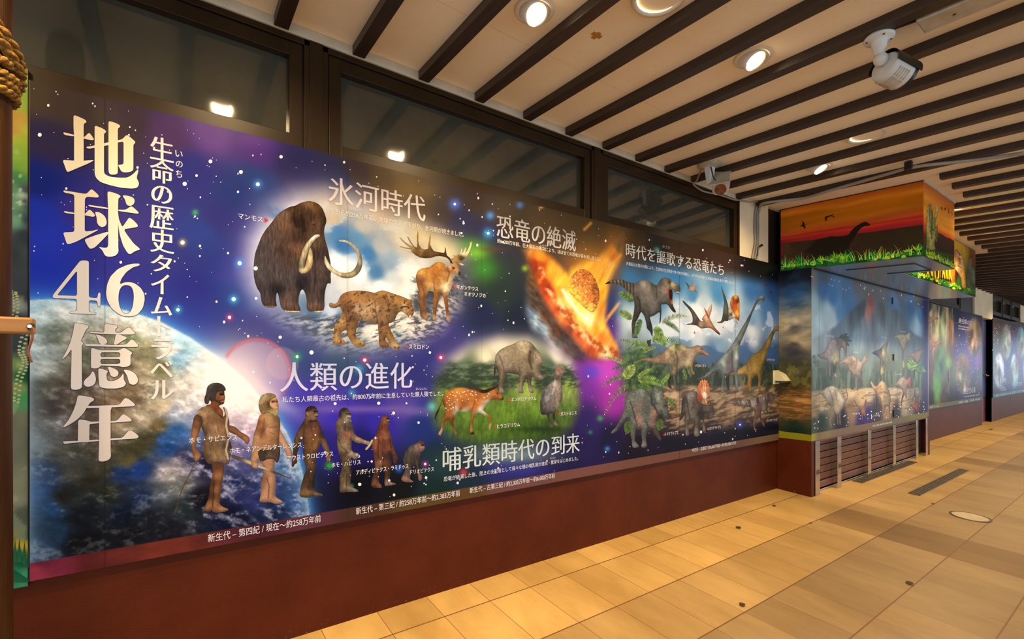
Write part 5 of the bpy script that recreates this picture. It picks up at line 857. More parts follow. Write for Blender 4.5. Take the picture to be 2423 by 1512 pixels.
for q in ((FL, (690, 200), (640, 205), (330, 115), 46, '7a9458'), (FL, (700, 160), (800, 70), (1085, 165), 40, '6e8e4c'), (FL, (700, 150), (830, 40), (880, 200), 55, '7e9c4e'), (FT, (570, 1000), (480, 860), (335, 845), 60, '6e8a56'), (FT, (560, 1260), (450, 1140), (350, 1120), 55, '7e985a'), (FT, (960, 1340), (1100, 1130), (1378, 1190), 40, '8aa858'), (FT, (1000, 1270), (1120, 1270), (1250, 1435), 40, '5a7a48'), (FT, (850, 1390), (900, 1380), (990, 1510), 70, '7c9a48'), (FT, (680, 1200), (620, 1330), (600, 1480), 50, '5e7c4c'),
          (FL, (430, 450), (340, 340), (135, 325), 28, 'a0b060'), (FL, (490, 590), (300, 510), (118, 690), 34, '6c8a44'), (FL, (500, 670), (290, 650), (140, 1055), 34, '7a9448'), (FL, (520, 620), (660, 540), (880, 680), 52, '7c9a44'), (FL, (400, 610), (420, 510), (510, 430), 60, '94aa58'), (FL, (530, 600), (600, 500), (720, 470), 24, '9ab45a'), (FL, (600, 300), (660, 210), (770, 215), 26, '8aa45a'), (FL, (500, 420), (420, 400), (235, 475), 30, '54704a'), (FL, (820, 660), (870, 600), (930, 530), 26, '84a850'), (FL, (700, 720), (620, 640), (540, 680), 30, '56742f'), (FL, (790, 1060), (830, 1120), (800, 1200), 40, '5a7434'), (FL, (410, 1080), (440, 1150), (420, 1240), 40, '54702c'), (FL, (860, 830), (960, 800), (1030, 1010), 34, '6c7e40'), (FL, (520, 400), (560, 300), (600, 230), 50, '4e6c3e'), (FL, (1080, 470), (1120, 500), (1125, 610), 20, '6a9048')): frond(*q)
# ------------------------------------------------------------------ the booth with its printed corner, shutter and posts
YB, XB, XE = -.355, 5.474, 9.60
PRINT_GAIN[:] = [1.15, 1.25, 1.35]  # raised: print colour makes up for dimmer light on the booth
booth = thing('shutter_booth', 'brown shutter booth with printed dinosaur and volcano panels and steel posts', 'booth', (7.5, -.18, 0))
ZBT, ZBB = 2.42, .575
s = MB(); s.box(XB, XE, YB + .012, -.002, ZBB, ZBT - .03); s.build('upper_wall', M['brown_metal'], booth)
s = MB(); s.box(XB, XB + .074, YB, -.002, -.018, ZBB, slope=0.0, bev=.003); s.build('corner_panel', M['brown'], booth)
s = MB(); s.box(XE - .13, XE, YB, -.002, -.018, ZBB, bev=.003); s.build('corner_panel', M['brown'], booth)
s = MB(); s.box(XB + .05, XE - .05, YB + .002, YB + .06, ZBB - .02, ZBB + .002, bev=.002); s.build('lintel', M['brown_metal'], booth)
# roller shutter with flat slats and bottom rail
s = MB(); zz = .10
while zz < ZBB - .03:
    s.hexa([(XB + .16, -.285, zz), (9.0, -.285, zz), (9.0, -.25, zz), (XB + .16, -.25, zz), (XB + .16, -.292, zz + .072), (9.0, -.292, zz + .072), (9.0, -.25, zz + .072), (XB + .16, -.25, zz + .072)], bev=.002); zz += .079
shutter = s.build('roller_shutter', M['brown_metal'], booth)
s = MB(); s.box(XB + .16, 9.0, -.305, -.25, .022, .092, bev=.004); s.build('bottom_rail', M['brown_metal'], shutter)
s = MB(); s.box(XB + .16, 9.0, -.31, -.24, -.016, .008, bev=.002); s.build('floor_track', M['steel'], shutter)
s = MB(); s.box(9.0, XE - .13, -.24, -.02, -.016, ZBB); s.build('dark_recess', M['gasket'], booth)
s = MB(); s.box(9.02, 9.045, -.30, -.24, -.014, ZBB - .02); s.build('red_jamb', M['red'], booth)
for fx0, fx1 in ((5.552, 5.655), (6.115, 6.215), (7.03, 7.125), (7.935, 8.025), (8.90, 8.99), (9.36, 9.45)):
    s = MB(); s.box(fx0, fx1, YB - .012, -.27, -.020, ZBB - .004, bev=.004); s.build('post', M['steel'], booth)
# printed side and front
WS, WF = Wall('x', XB - .001), Wall('y', YB - .001)
SIDE_C = '''1865,640,14141c 1905,640,1a1c24 1880,655,1c2838 1880,690,2a4a74 1880,720,34506e 1880,738,6a7070 1880,760,9a9078 1860,765,a89a7c 1900,755,7a7468 1880,780,504e4c 1880,800,96886a 1900,805,8a7e68 1880,818,4a4646 1880,835,34343c 1880,862,34382c 1880,880,4a4830 1880,900,2a2c1c 1880,918,3a301c 1880,928,6a4a28 1890,955,a07240 1870,960,8a6438 1880,985,6a4a28 1880,1000,243024 1880,1018,14241c 1880,1030,142a20'''
def paint_side(px, U):
    rgb = sheet(WS, px, U, SIDE_C); A, B = U[:, 0], U[:, 1]; x, y = px.T
    n = fbm(A * 9, B * 22, 3, 5); rgb = rgb * (1 + (n - .5) * .5)[:, None]
    pal_ = sstep(845, 870, y) * (1 - sstep(915, 922, y)); m_ = fbm(A * 16, B * 16, 5, 4); rgb = over(rgb, pal_ * sstep(.5, .6, m_) * .6, srgb('6a6434'))
    g = fbm(A * 6, B * 60, 7, 4) * sstep(918, 925, y) * (1 - sstep(990, 1000, y)); rgb = over(rgb, sstep(.5, .6, g) * .6, srgb('4a3018')); rgb = over(rgb, sstep(.44, .5, g) * (g < .5) * .3, srgb('c89a58'))
    return over(rgb, sstep(ZBB + .076 , ZBB + .073, B + SL * A * .4), srgb('7a7218'))
board('printed_side', WS, np.linspace(.024, -YB, 44), ZBB, 2.425, 330, paint_side, booth, label='printed cloudy sky, trees and ochre ground')
V_, W_ = (1830, 620, 5.041), (1830, 840, 6.213)
FRONT_C = '450,100,6a6460 600,200,4a5560 1000,250,5e5e5e 1300,220,6a6866 1500,350,565c60 1750,430,5a5c5c 1700,380,6a6866 600,300,3a6490 900,350,4a6a88 700,400,3e6c98 900,480,4a7498 500,550,8aa4ac 650,600,a4b8c0 550,700,9ab0ba 700,700,a8b8bc 500,850,8a9ca4 800,620,5a86a8 1750,650,4a82ac 1650,500,4a7094 1780,800,8aa4b0 1720,750,a0b8c0 1450,520,56789a 500,1000,8a969c 600,1000,7a8890 500,1180,6a7c84 470,1350,4a5648 600,1300,586250 700,1400,424a3a 900,1320,5e6a60 1150,1250,6a7a74 1200,1350,4e5a48 1400,1300,56604c 1500,1250,5a6858 1700,1250,5a7048 1750,1300,4a6a3c 600,1450,3a4032 1200,1450,444a3a 1600,1450,4a4a38 1830,800,2a2c54 1830,1000,2a2464 1830,1300,2a2264 1830,600,24284a'  # greys along the top are a hazy reflection painted into the picture
GROUND_C = '560,480,6a6a58 600,530,9a8464 700,700,b89c70 900,560,bca482 1150,560,d0b48c 1300,600,c4a474 1400,540,ccb48c 1750,550,c4ae8c 1900,600,bca684 2050,560,8a7a68 600,880,8a6c4c 1150,750,8a6c50 1700,720,9a7c5c 2150,600,6a6058 700,980,22302c 600,960,2c3e34 1000,950,1e1c2a 1300,950,2c2258 1400,900,342a60 1500,870,3a3040 1800,850,2e2a34 2150,850,2c2a30 2200,740,3a3640 2260,500,2c2a50'
VOLC = '430,920 600,860 750,760 860,650 950,560 1050,470 1100,440 1180,470 1230,460 1290,470 1350,510 1400,570 1440,550 1520,600 1560,680 1620,800 1700,870 1780,910 1800,960 1800,1180 430,1180'
VOLC_C = '600,950,8a969c 800,800,5e6e78 950,650,4e5a5e 1050,520,4c5658 1150,700,7a8288 1100,850,6e7c84 1300,600,5a6264 1400,700,606c70 1250,900,7a8890 1500,700,6a747a 1600,850,5a6870 1000,950,74848c 1300,1050,8a98a0 1750,1000,4e5e68 600,1100,7e8c94'
def paint_front(px, U):
    x, y = px.T; A, B = U[:, 0], U[:, 1]
    rgb = sheet(WF, px, U, FRONT_C, V_); n = fbm(A * 2.5, B * 4, 3, 5); rgb = rgb * (1 + (n - .5) * .25)[:, None]
    vp = WF.pxuv(*P2(VOLC, V_).T); k = softmask(U, vp, .03); t = sheet(WF, px, U, VOLC_C, V_); m_ = fbm(A * 7, B * 2.2, 5, 5); t = t * (1 + (m_ - .5) * .7)[:, None]
    low = sstep(815, 850, y); rgb = over(rgb, k * (1 - low * .6), t)
    lp = WF.pxuv(*P2('1110,380 1160,360 1200,420 1230,520 1250,640 1200,680 1120,700 1060,690 1090,600 1120,500', V_).T); k = softmask(U, lp, .09)
    t = sheet(WF, px, U, '1140,400,b04c38 1170,480,92504a 1150,600,b8705a 1100,670,b48478 1220,600,8e6a68', V_); rgb = over(rgb, k * sstep(.38, .55, fbm(A * 12, B * 3, 9, 4)) , t)
    sp = WF.pxuv(*P2('1090,470 1070,380 1100,300 1180,300 1270,360 1260,450 1300,480 1200,440', V_).T); rgb = over(rgb, softmask(U, sp, .1) * .7, srgb('585c5e'))
    th = 868 + 26 * (fbm(A * 3.2, 0 * B, 21, 5) - .35); tr = fbm(A * 14, B * 4, 23, 5); wd_ = sstep(th - 4, th + 8, y); rgb = over(rgb, wd_ * sstep(.42, .58, tr) * .65, srgb('3a4232')); rgb = over(rgb, wd_ * sstep(.5, .4, tr) * .3, srgb('7c8a70'))
    gy = 924 - 5 * np.sin((x - 1915) / 280 * 3.1) - 2 * (x - 1915) / 280 - (x - 2060) * .012; kg = sstep(gy - 3, gy + 3, y); t = sheet(WF, px, U, GROUND_C, W_)
    g = fbm(A * 3 + B * 6, B * 34 - A, 27, 5); t = t * (1 + (g - .5) * .7 * sstep(985, 965, y))[:, None]; t = over(t, sstep(.55, .64, g) * sstep(985, 965, y) * .5, srgb('3e2e1c'))
    rgb = over(rgb, kg, t)
    rgb = over(rgb, sstep(2176, 2188, x) * .75, srgb('2a2558'))
    kb = sstep(ZBB + .078, ZBB + .075, B); t = sheet(WF, px, U, '540,1240,8a8a30 700,1230,766444 1000,1170,6e5a48 1300,1120,6e5a48 1700,1000,665c44 2200,900,726a3c', W_); rgb = over(rgb, kb, t)
    for sx_ in (5.66, 6.30, 7.75, 8.62): rgb = over(rgb, np.exp(-((A - sx_) / .006) ** 2) * .4, rgb * .5)
    return rgb
bc = on_y(np.linspace(1914.2, 2195.5, 300), np.full(300, 800.), WF.v)[:, 0]; bc = np.r_[XB, bc[bc > XB + .004]]
board('printed_front', WF, bc, ZBB, 2.418, 320, paint_front, booth, label='printed volcano, forest and dinosaurs')
B = lambda name, lab, c, p, col, st='', sp='': figure(name, lab, WF, c, [dict(p=q, c=col, round=7, edge=.3, n=.35, ns=(.5, .3), st=st) if i == 0 else dict(p=q, g=sp, sm=0) for i, q in enumerate(p)], booth, 'skin', h=1.7)
B('spined_dinosaur', 'printed grey dinosaur with a row of neck spines', V_, ['510,1100 550,1100 600,1080 630,1030 660,960 690,920 740,910 790,890 850,900 870,950 880,1020 875,1100 860,1140 850,1100 845,1040 820,1010 800,1030 795,1100 800,1160 790,1200 800,1280 820,1370 805,1370 790,1260 770,1200 750,1210 745,1280 760,1380 740,1380 720,1350 710,1210 690,1200 680,1280 685,1370 660,1370 660,1270 655,1180 630,1160 580,1160 540,1130', '780,900 820,855 840,880 850,850 890,855 870,880 920,900 880,910 948,945 880,950 910,1000 875,1000 860,950'], '560,1120,7a6a62 700,960,96847e 700,1080,948680 720,1150,a89c70 780,950,5e564e 860,1050,7a6a64 670,1300,90827a 730,1290,3e3a34 800,1280,8a7a6a 740,1370,b8a890', sp='3a4038')
B('crested_dinosaur', 'printed duck billed dinosaur with a crest', V_, ['760,1225 800,1190 850,1150 890,1120 950,1115 1000,1140 1040,1190 1060,1180 1075,1130 1090,1098 1125,1160 1120,1190 1100,1180 1080,1220 1060,1270 1040,1320 1060,1400 1080,1490 1065,1490 1040,1400 1020,1350 1015,1420 1015,1530 1000,1530 1000,1400 990,1350 965,1360 960,1530 925,1520 930,1400 940,1330 900,1300 880,1230 840,1210'], '860,1160,9a8478 960,1130,b8a898 950,1200,8a7460 1000,1200,b09c90 980,1300,8e7a68 1100,1150,b09280 940,1420,5a5048 1010,1420,7c6c5c 900,1260,8a7464', st='5a4838,9,.5|930,1150 920,1240;5a4838,9,.5|990,1150 985,1260')
B('running_dinosaur', 'printed purple and yellow running dinosaur', V_, ['1170,1080 1220,1060 1270,1040 1310,990 1350,960 1360,900 1380,820 1395,820 1408,860 1390,870 1375,950 1355,1020 1350,1090 1380,1130 1395,1200 1380,1200 1360,1140 1340,1120 1360,1280 1340,1250 1330,1180 1310,1240 1320,1330 1300,1330 1290,1355 1275,1340 1280,1230 1270,1150 1230,1110 1190,1100'], '1210,1080,3a3450 1280,1050,4a4058 1310,1080,a8a268 1330,1030,8a8270 1380,900,a09888 1300,1180,5e5a48 1295,1320,c0b070 1345,1200,8a7c68')
B('dome_headed_dinosaur', 'printed pale dome headed dinosaur', V_, ['1425,915 1450,880 1500,862 1560,860 1590,870 1610,835 1640,850 1640,900 1630,970 1615,920 1600,960 1585,1030 1560,1040 1550,1150 1565,1220 1560,1265 1540,1260 1535,1180 1540,1050 1515,1000 1490,920 1460,900'], '1480,880,b8a884 1560,920,b09e74 1570,1000,8a7a5c 1550,1120,6a5c48 1620,880,b8ac92 1555,1240,b8a880')
B('beaked_dinosaur', 'printed brownish beaked dinosaur at the right edge', V_, ['1585,1150 1610,1100 1680,1080 1710,1045 1760,1045 1790,1020 1800,1080 1770,1120 1740,1200 1700,1230 1690,1300 1685,1390 1675,1390 1680,1280 1690,1180 1640,1120'], '1640,1100,8a6a60 1730,1100,7a6a60 1780,1080,6a5a54 1690,1300,4a4038')
B('armoured_dinosaur', 'printed spiky armoured dinosaur with a tail club', W_, ['1415,400 1440,380 1465,420 1490,460 1530,450 1540,410 1560,400 1580,385 1600,370 1625,395 1650,420 1680,480 1700,530 1720,580 1725,680 1710,720 1720,860 1705,885 1695,740 1640,760 1625,880 1610,920 1600,900 1595,760 1545,720 1530,840 1515,840 1520,640 1500,540 1450,470'], '1440,410,d0b090 1600,400,c8a878 1560,500,a88458 1650,600,8a7458 1600,620,b89c70 1570,700,6a5844 1660,700,8a7860 1530,700,50443a 1700,820,8a7058 1610,880,9a8468', st='e0c090,9,.7|1570,600 1600,620;e0c090,9,.7|1640,580 1660,600;e0c090,8,.7|1560,440 1600,420;3a2c20,8,.6|1560,560 1620,540 1680,560')
B('knobbly_dinosaur', 'printed pale long necked dinosaur with a ridged back', W_, ['640,570 720,520 790,470 860,445 940,480 980,540 1010,600 1050,640 1090,640 1080,560 1050,480 1000,430 1020,420 1060,470 1090,560 1100,630 1060,680 1030,760 1000,810 985,860 990,1030 970,1030 960,880 950,870 955,1020 935,1030 930,880 870,800 840,900 835,1000 860,1050 840,1060 820,1000 830,880 850,770 800,700 770,640 700,570'], '700,550,8a8070 800,520,a89c84 860,480,b8ac94 900,600,8a7e6c 980,600,c4b8a0 860,680,6e6454 950,740,96886e 1080,600,a08878 1040,450,b07a68 850,900,9a8a76 960,920,7a6c5e', st='4a4034,9,.6|830,520 870,640 880,760;5a4e40,9,.5|910,520 930,640')
B('tiny_dinosaur', 'printed small reddish hopping dinosaur', W_, ['1165,630 1200,680 1250,750 1290,780 1330,770 1345,680 1360,640 1370,660 1360,760 1350,830 1355,900 1330,900 1320,850 1310,900 1310,965 1300,960 1295,860 1280,800 1220,740'], '1200,700,9a6c54 1300,800,a06a50 1350,700,9a6450 1310,940,b07a60')
B('helmeted_dinosaur', 'printed grey pink helmeted dinosaur', W_, ['1770,470 1810,400 1860,340 1900,312 1940,325 1970,370 1985,330 2010,310 2020,360 2015,450 2000,500 1980,430 1960,500 1960,640 1945,640 1935,560 1900,650 1885,720 1890,750 1875,740 1880,650 1905,540 1870,480 1820,440'], '1880,370,a89888 1900,450,8a7666 2000,340,b0625a 1890,600,6a5244 1950,580,90785e')
B('clawed_dinosaur', 'printed grey dinosaur with long claws', W_, ['2080,480 2120,460 2160,540 2140,620 2100,700 2080,690 2090,600 2040,660 2070,580'], '2120,500,8a8278 2090,620,6a625a')
B('red_dinosaur', 'printed red feathered dinosaur', W_, ['2000,710 2050,740 2090,690 2110,660 2120,700 2150,760 2140,830 2120,860 2090,800 2040,790'], '2040,760,94544a 2110,700,8a5048 2120,830,8a4840')
for q in ((V_, (1640, 1330), (1640, 1220), (1670, 1190), 60, '7a9a48'), (V_, (1740, 1340), (1750, 1280), (1790, 1270), 60, '5e8444'), (V_, (500, 1290), (500, 1180), (480, 1110), 40, '5a6a50'), (V_, (545, 1300), (545, 1230), (530, 1170), 36, '5e6e50')): frond(*q, n=10, wall=WF, parent=booth)
for s_, (c, x0_, yt, yb, x1_) in (('アマルガサウルス', (V_, 620, 870, 893, 722)), ('ガリミムス', (V_, 1283, 885, 905, 1350)), ('パキケファロサウルス', (V_, 1510, 818, 838, 1572)), ('パラサウロロフス', (V_, 950, 1066, 1088, 1012)), ('コリトサウルス', (V_, 1452, 1332, 1350, 1535)), ('サルタサウルス', (W_, 672, 795, 825, 805)), ('スキピオニクス', (W_, 1168, 855, 885, 1268)), ('アンキロサウルス', (W_, 1470, 880, 910, 1560)), ('中生代 – 白亜紀 / 約6,600万年前〜約1億4,500万年前', (W_, 1460, 1030, 1058, 1742))):
    p = P2('%g,%g %g,%g' % (x0_, yt, x1_, yb), c); text(s_, WF, p[0][0], p[0][1], p[1][1], p[1][0], booth, name='species_name', g='dcd8d4', ox=.01)
rs3 = np.random.RandomState(8)
stb = [(rs3.uniform(1918, 2190), 0, rs3.uniform(.6, 1.4), rs3.uniform(.8, 1.8), 'd8dce4') for _ in range(90)]
stb = [(x, 998 + rs3.uniform(-4, 24) - (x - 1915) * .165 if i % 3 else rs3.uniform(645, 668) + (x - 1915) * .22, a, b, h_) for i, (x, _, a, b, h_) in enumerate(stb)]
tag(blobs('star', WF, stb, booth, off=.0008, label='printed white stars'), kind='stuff')
for x_, ya, yb in ((2113, 838, 853), (2114, 970, 986), (2110.5, 704, 720)):
    a, b_ = Y1(x_, yb, YB), Y1(x_, ya, YB); s = MB(); s.box(a[0] - .012, a[0] + .012, YB - .014, YB - .001, a[2], b_[2], bev=.003); s.build('latch', M['black'], booth)

# ------------------------------------------------------------------ canopy above the booth: sunset box, recessed yellow fascia, polished soffit
PRINT_GAIN[:] = [2.3, 2.6, 2.2]  # raised further: print colour replaces light missing on the canopy side
canopy = thing('printed_canopy', 'canopy box printed with an orange sunset, dinosaur silhouettes and jungle leaves', 'canopy', (7.5, -.6, 2.42))
Y1F, Y2F = -1.275, -.868
sz = lambda y: 2.436 + SL * y           # soffit height
XM, XR = 6.486, 9.62
s = MB()
def prism(a, b_, y0, y1):
    s.hexa([(a, y0, sz(y0)), (b_, y0, sz(y0)), (b_, y1, sz(y1)), (a, y1, sz(y1)), (a, y0, ZC + SL * y0 - .004), (b_, y0, ZC + SL * y0 - .004), (b_, y1, ZC + SL * y1 - .004), (a, y1, ZC + SL * y1 - .004)])
prism(XB + .004, XM - .004, Y1F + .004, -.03); prism(XM - .004, XR - .004, Y2F + .004, -.03); s.build('box', M['black'], canopy)
s = MB()
def sheet_(a, b_, y0, y1, z): s.hexa([(a, y0, sz(y0) - .006 + z), (b_, y0, sz(y0) - .006 + z), (b_, y1, sz(y1) - .006 + z), (a, y1, sz(y1) - .006 + z), (a, y0, sz(y0) + z), (b_, y0, sz(y0) + z), (b_, y1, sz(y1) + z), (a, y1, sz(y1) + z)])
sheet_(XB, XM, Y1F, -.03, -.001); sheet_(XM, XR, Y2F, -.03, -.001); s.build('soffit', M['soffit'], canopy)
s = MB(); sheet_(XB + .03, XE - .1, YB - .024, YB - .012, -.0085); sheet_(XB + .35, XB + .354, -1.12, -.55, -.008); sheet_(XB + .35, XM - .12, -1.124, -1.12, -.008); sheet_(XM - .124, XM - .12, -1.12, -.75, -.008); s.build('groove', M['gasket'], canopy)
WCS, WC1, WC2, WCE = Wall('x', XB), Wall('y', Y1F), Wall('y', Y2F), Wall('x', XM)
G_, U_c = (1840, 410, 6.3), (2120, 400, 4.726)
def bands(U, wall, stops, wave, seed):
    y = -U[:, 0] if wall.axis == 'x' else np.full(len(U), wall.v)
    t = (U[:, 1] - sz(y)) / (ZC + SL * y - .012 - sz(y))
    t = t + wave * (fbm(U[:, 0] * 1.6, U[:, 1] * 5, seed, 3) - .5)
    st = sorted(stops); ts = [q[0] for q in st]; cs = np.array([srgb(q[1]) for q in st]); n = fbm(U[:, 0] * 1.1 + U[:, 1], U[:, 1] * 22 - U[:, 0] * 1.2, seed + 4, 4)
    return np.stack([np.interp(t, ts, cs[:, k]) for k in range(3)], 1) * (1 + (n - .5) * .3)[:, None]
def paint_sun(px, U):
    return bands(U, WCS, ((1, '843a0e'), (.95, '8e480f'), (.90, 'a05818'), (.84, '88460a'), (.72, '86460a'), (.66, '8c4810'), (.60, '8e3e14'), (.555, '9a381a'), (.53, '842018'), (.50, '9c2a1e'), (.46, '861c1c'), (.40, '741622'), (.30, '701420'), (0, '3a1a14')), .10, 3)
def face_grid(name, wall, a0, a1, na, nz, paint, label):
    # columns along a; rows between soffit and ceiling, following the fall of the ceiling
    As = np.linspace(a0, a1, na); Ts = np.linspace(0, 1, nz); A, T_ = np.meshgrid(As, Ts); A, T_ = A.ravel(), T_.ravel()
    y = -A if wall.axis == 'x' else np.full(len(A), wall.v)
    U = np.stack([A, sz(y) * (1 - T_) + (ZC + SL * y - .012) * T_], 1); P = wall.P3(U, .001); rgb = paint(proj(P), U)
    i = np.arange((nz - 1) * na).reshape(nz - 1, na)[:, :-1].ravel(); T3 = np.stack([i, i + 1, i + na + 1, i + na], 1)
    return col_mesh(name, P, T3, rgb, M['print'], canopy, label)
face_grid('sunset_side', WCS, .045, 1.276, 150, 90, paint_sun, 'printed orange and red sunset')
K = lambda name, lab, wall, c, ly, mat='print', **k: figure(name, lab, wall, c, ly, canopy, mat, **k)
LAYER[0] = 110
K('hills', 'printed dark hills', WCS, G_, [dict(p='68,1045 300,1015 520,995 680,965 780,940 900,940 1060,925 1200,895 1360,880 1700,830 2172,765 2172,1222 68,1420', c='100,1150,402a1c 300,1060,30211a 700,1100,1e1712 1900,950,2a2014 1150,1050,30201a 1700,1100,2a1c16 1300,980,2c2014 100,1300,3a221a 1000,1150,281b18', n=.12, sm=0)], h=4)
K('dinosaur_silhouette', 'printed black long necked dinosaur silhouette', WCS, G_, [dict(p='380,1180 480,1100 600,1010 780,950 960,945 1060,920 1100,850 1180,780 1260,735 1320,720 1350,740 1392,768 1350,788 1290,785 1230,830 1180,900 1130,980 1090,1030 1060,1100 1000,1180', g='1a130d 1e1712')], h=6)
for q in ('355,705 400,735 398,765 460,748 400,775 420,800 402,835 385,795 320,790 350,780 370,765 372,730', '700,655 730,640 780,628 830,612 845,612 810,630 845,640 840,668 820,640 780,645 740,660 735,690 725,725 708,690 712,665'): K('flying_reptile_silhouette', 'printed black flying reptile silhouette', WCS, G_, [dict(p=q, g='1a110a', sm=0)], h=6)
def leaves(wall, c, x0, x1, base, hgt, n, seed, cols_, name, lab, grass=True):
    r_ = np.random.RandomState(seed); V, Tt, Cc = [], [], []; LAYER[0] += 1; off = .0022
    def poly(L, hx, f=1.0, strip=False):
        L = np.array(L); p = L / c[2] + np.array(c[:2]); U = wall.pxuv(p[:, 0], p[:, 1])
        yy = -U[:, 0] if wall.axis == 'x' else np.full(len(U), wall.v); U[:, 1] = np.maximum(U[:, 1], sz(yy))
        if wall.axis == 'x': U[:, 0] = np.clip(U[:, 0], .045, 1.276)
        k = len(V); nonlocal off; off += .000008; V.extend(wall.P3(U, off)); m_ = len(L); Tt.extend([(k + i, k + i + 1, k + m_ - 2 - i, k + m_ - 1 - i) for i in range(m_ // 2 - 1)] if strip else [(k, k + i, k + i + 1) for i in range(1, m_ - 1)]); Cc.extend([srgb(hx) * f * r_.uniform(.9, 1.1)] * len(L))
    nb = 26
    xs = np.linspace(x0, x1, nb); top = [(x, base(x) - hgt * r_.uniform(.25, .55)) for x in xs]
    for a, b_ in zip(top, top[1:]): poly([(a[0], base(a[0]) + 30), a, b_, (b_[0], base(b_[0]) + 30)], '12441e', r_.uniform(.8, 1.2))
    for i in range(n):
        x = r_.uniform(x0, x1); y = base(x) - hgt * r_.uniform(0, .45); hx = cols_[r_.randint(len(cols_))]
        k = r_.randint(3)
        if k == 0:                     # palmate leaf
            for a in np.linspace(-1.5, 1.5, 5) + r_.uniform(-.2, .2):
                l = hgt * r_.uniform(.35, .55); d = np.array([math.sin(a), -math.cos(a) * .8]); q = np.array([-d[1], d[0]]); o_ = np.array([x, y])
                poly([o_, o_ + d * l * .5 + q * l * .14, o_ + d * l, o_ + d * l * .5 - q * l * .14], hx)
        elif k == 1:                   # round leaf
            rr = hgt * r_.uniform(.12, .24); aa = np.linspace(0, 2 * math.pi, 11)[:-1]; poly([(x + rr * math.cos(t), y + rr * .8 * math.sin(t)) for t in aa], hx)
            poly([(x - rr * .8, y - 1), (x, y - 3), (x + rr * .8, y), (x, y + 2)], 'b8c83c', .8)
        else:                          # pointed tuft
            for a in (-.6, -.2, .25, .7):
                l = hgt * r_.uniform(.4, .75); d = np.array([math.sin(a), -math.cos(a)]); q = np.array([-d[1], d[0]]); o_ = np.array([x, y + hgt * .1])
                poly([o_ - q * 4, o_ + d * l * .55 + q * l * .10, o_ + d * l, o_ + d * l * .5 - q * l * .10, o_ + q * 4], hx)
    if grass:
        for i in range(n):
            x = r_.uniform(x0 + 20, x1 - 20); y = base(x) - hgt * .1; l = hgt * r_.uniform(.6, 1.15); bend = r_.uniform(-.9, .9); w = 5
            pts = [(x + bend * l * t * t * .9, y - l * (t - .25 * t * t * abs(bend))) for t in np.linspace(0, 1, 6)]
            poly([(px_ - w * (1 - j / 5) , py_) for j, (px_, py_) in enumerate(pts)] + [(px_ + w * (1 - j / 5), py_) for j, (px_, py_) in list(enumerate(pts))[::-1]], ['9aa83c', 'b4b84e', '6a8a2e'][r_.randint(3)], 1.0, True)
    return col_mesh(name, np.array(V), Tt, np.array(Cc), M['print'], canopy, lab)
leaves(WCS, G_, 70, 2170, lambda x: 1425 - (x - 68) * .094, 190, 64, 5, ['1a6a2c', '2a7c34', '4e8c20', '6a9826', '88a02c', '145028', '267040', '3c5a24'], 'jungle_leaves', 'printed green jungle leaves')
PRINT_GAIN[:] = [1.15, 1.2, 1.1]
def paint_f1(px, U):
    return bands(U, WC1, ((1, 'b0561e'), (.9, 'bc641e'), (.78, 'd07a26'), (.66, 'd8841e'), (.56, 'e08c28'), (.50, 'd8701c'), (.45, 'd0481c'), (.38, 'c83a1c'), (.30, '5a2414'), (.12, '2a3a18'), (0, '245018')), .12, 9)
face_grid('sunset_front', WC1, XB, XM, 60, 90, paint_f1, 'printed bright orange sky')
K('hills', 'printed dark hills', WC1, U_c, [dict(p='468,712 520,735 560,765 600,775 650,805 650,960 420,900 430,820', g='3c2014 2a1610', sm=0)], h=4)
K('horned_dinosaur_head', 'printed golden horned dinosaur head', WC1, U_c, [dict(sm=0, p='335,890 340,760 331,640 346,604 337,545 351,522 341,462 356,450 349,410 365,407 371,379 381,400 392,392 399,430 410,470 413,550 420,540 431,490 447,430 455,382 464,402 472,440 466,510 449,570 440,612 443,652 455,628 464,604 468,680 460,702 469,740 463,790 455,816 444,812 440,780 432,800 428,840 441,900 400,910', c='370,430,7e7644 360,560,8a8048 360,700,a8944e 430,700,8a8440 450,500,b8a450 455,420,c8b460 450,760,6a6a34 390,820,948848 400,650,5e5e30 420,560,847c40 350,820,7a7038 440,800,a89c58', n=.6, ns=(.5, .2), st='2a2a10,9,.9|408,676 424,690;2a2a10,8,.9|436,728 448,752 458,784;3a3a1c,9,.7|404,480 402,600 392,690 398,780;c8b868,8,.7|360,430 356,560 352,700;3a3a1c,7,.6|372,440 374,560;2e2e14,7,.7|432,706 450,708;c8b868,7,.6|420,700 440,716', round=5)], h=1.6)
for q in ('503,418 514,425 516,462 508,455', '540,440 548,430 556,440 553,470 548,448 542,468', '578,430 590,445 596,500 582,490 586,460', '618,480 628,485 632,515 622,500'): K('flying_reptile_silhouette', 'printed tiny black flying reptile', WC1, U_c, [dict(p=q, g='2a1a0c', sm=0)], h=6)
leaves(WC1, U_c, 312, 648, lambda x: 965 + (x - 310) * .426, 95, 34, 9, ['2a7c24', '6aa020', '9ac018', 'c8d41e', '1c5c20', '3c8c28', 'b0b42a'], 'jungle_leaves', 'printed bright jungle leaves')
def paint_end(px, U): return np.tile(srgb('8a3a14'), (len(U), 1)) * (.8 + .4 * fbm(U[:, 0] * 3, U[:, 1] * 8, 3, 3))[:, None]
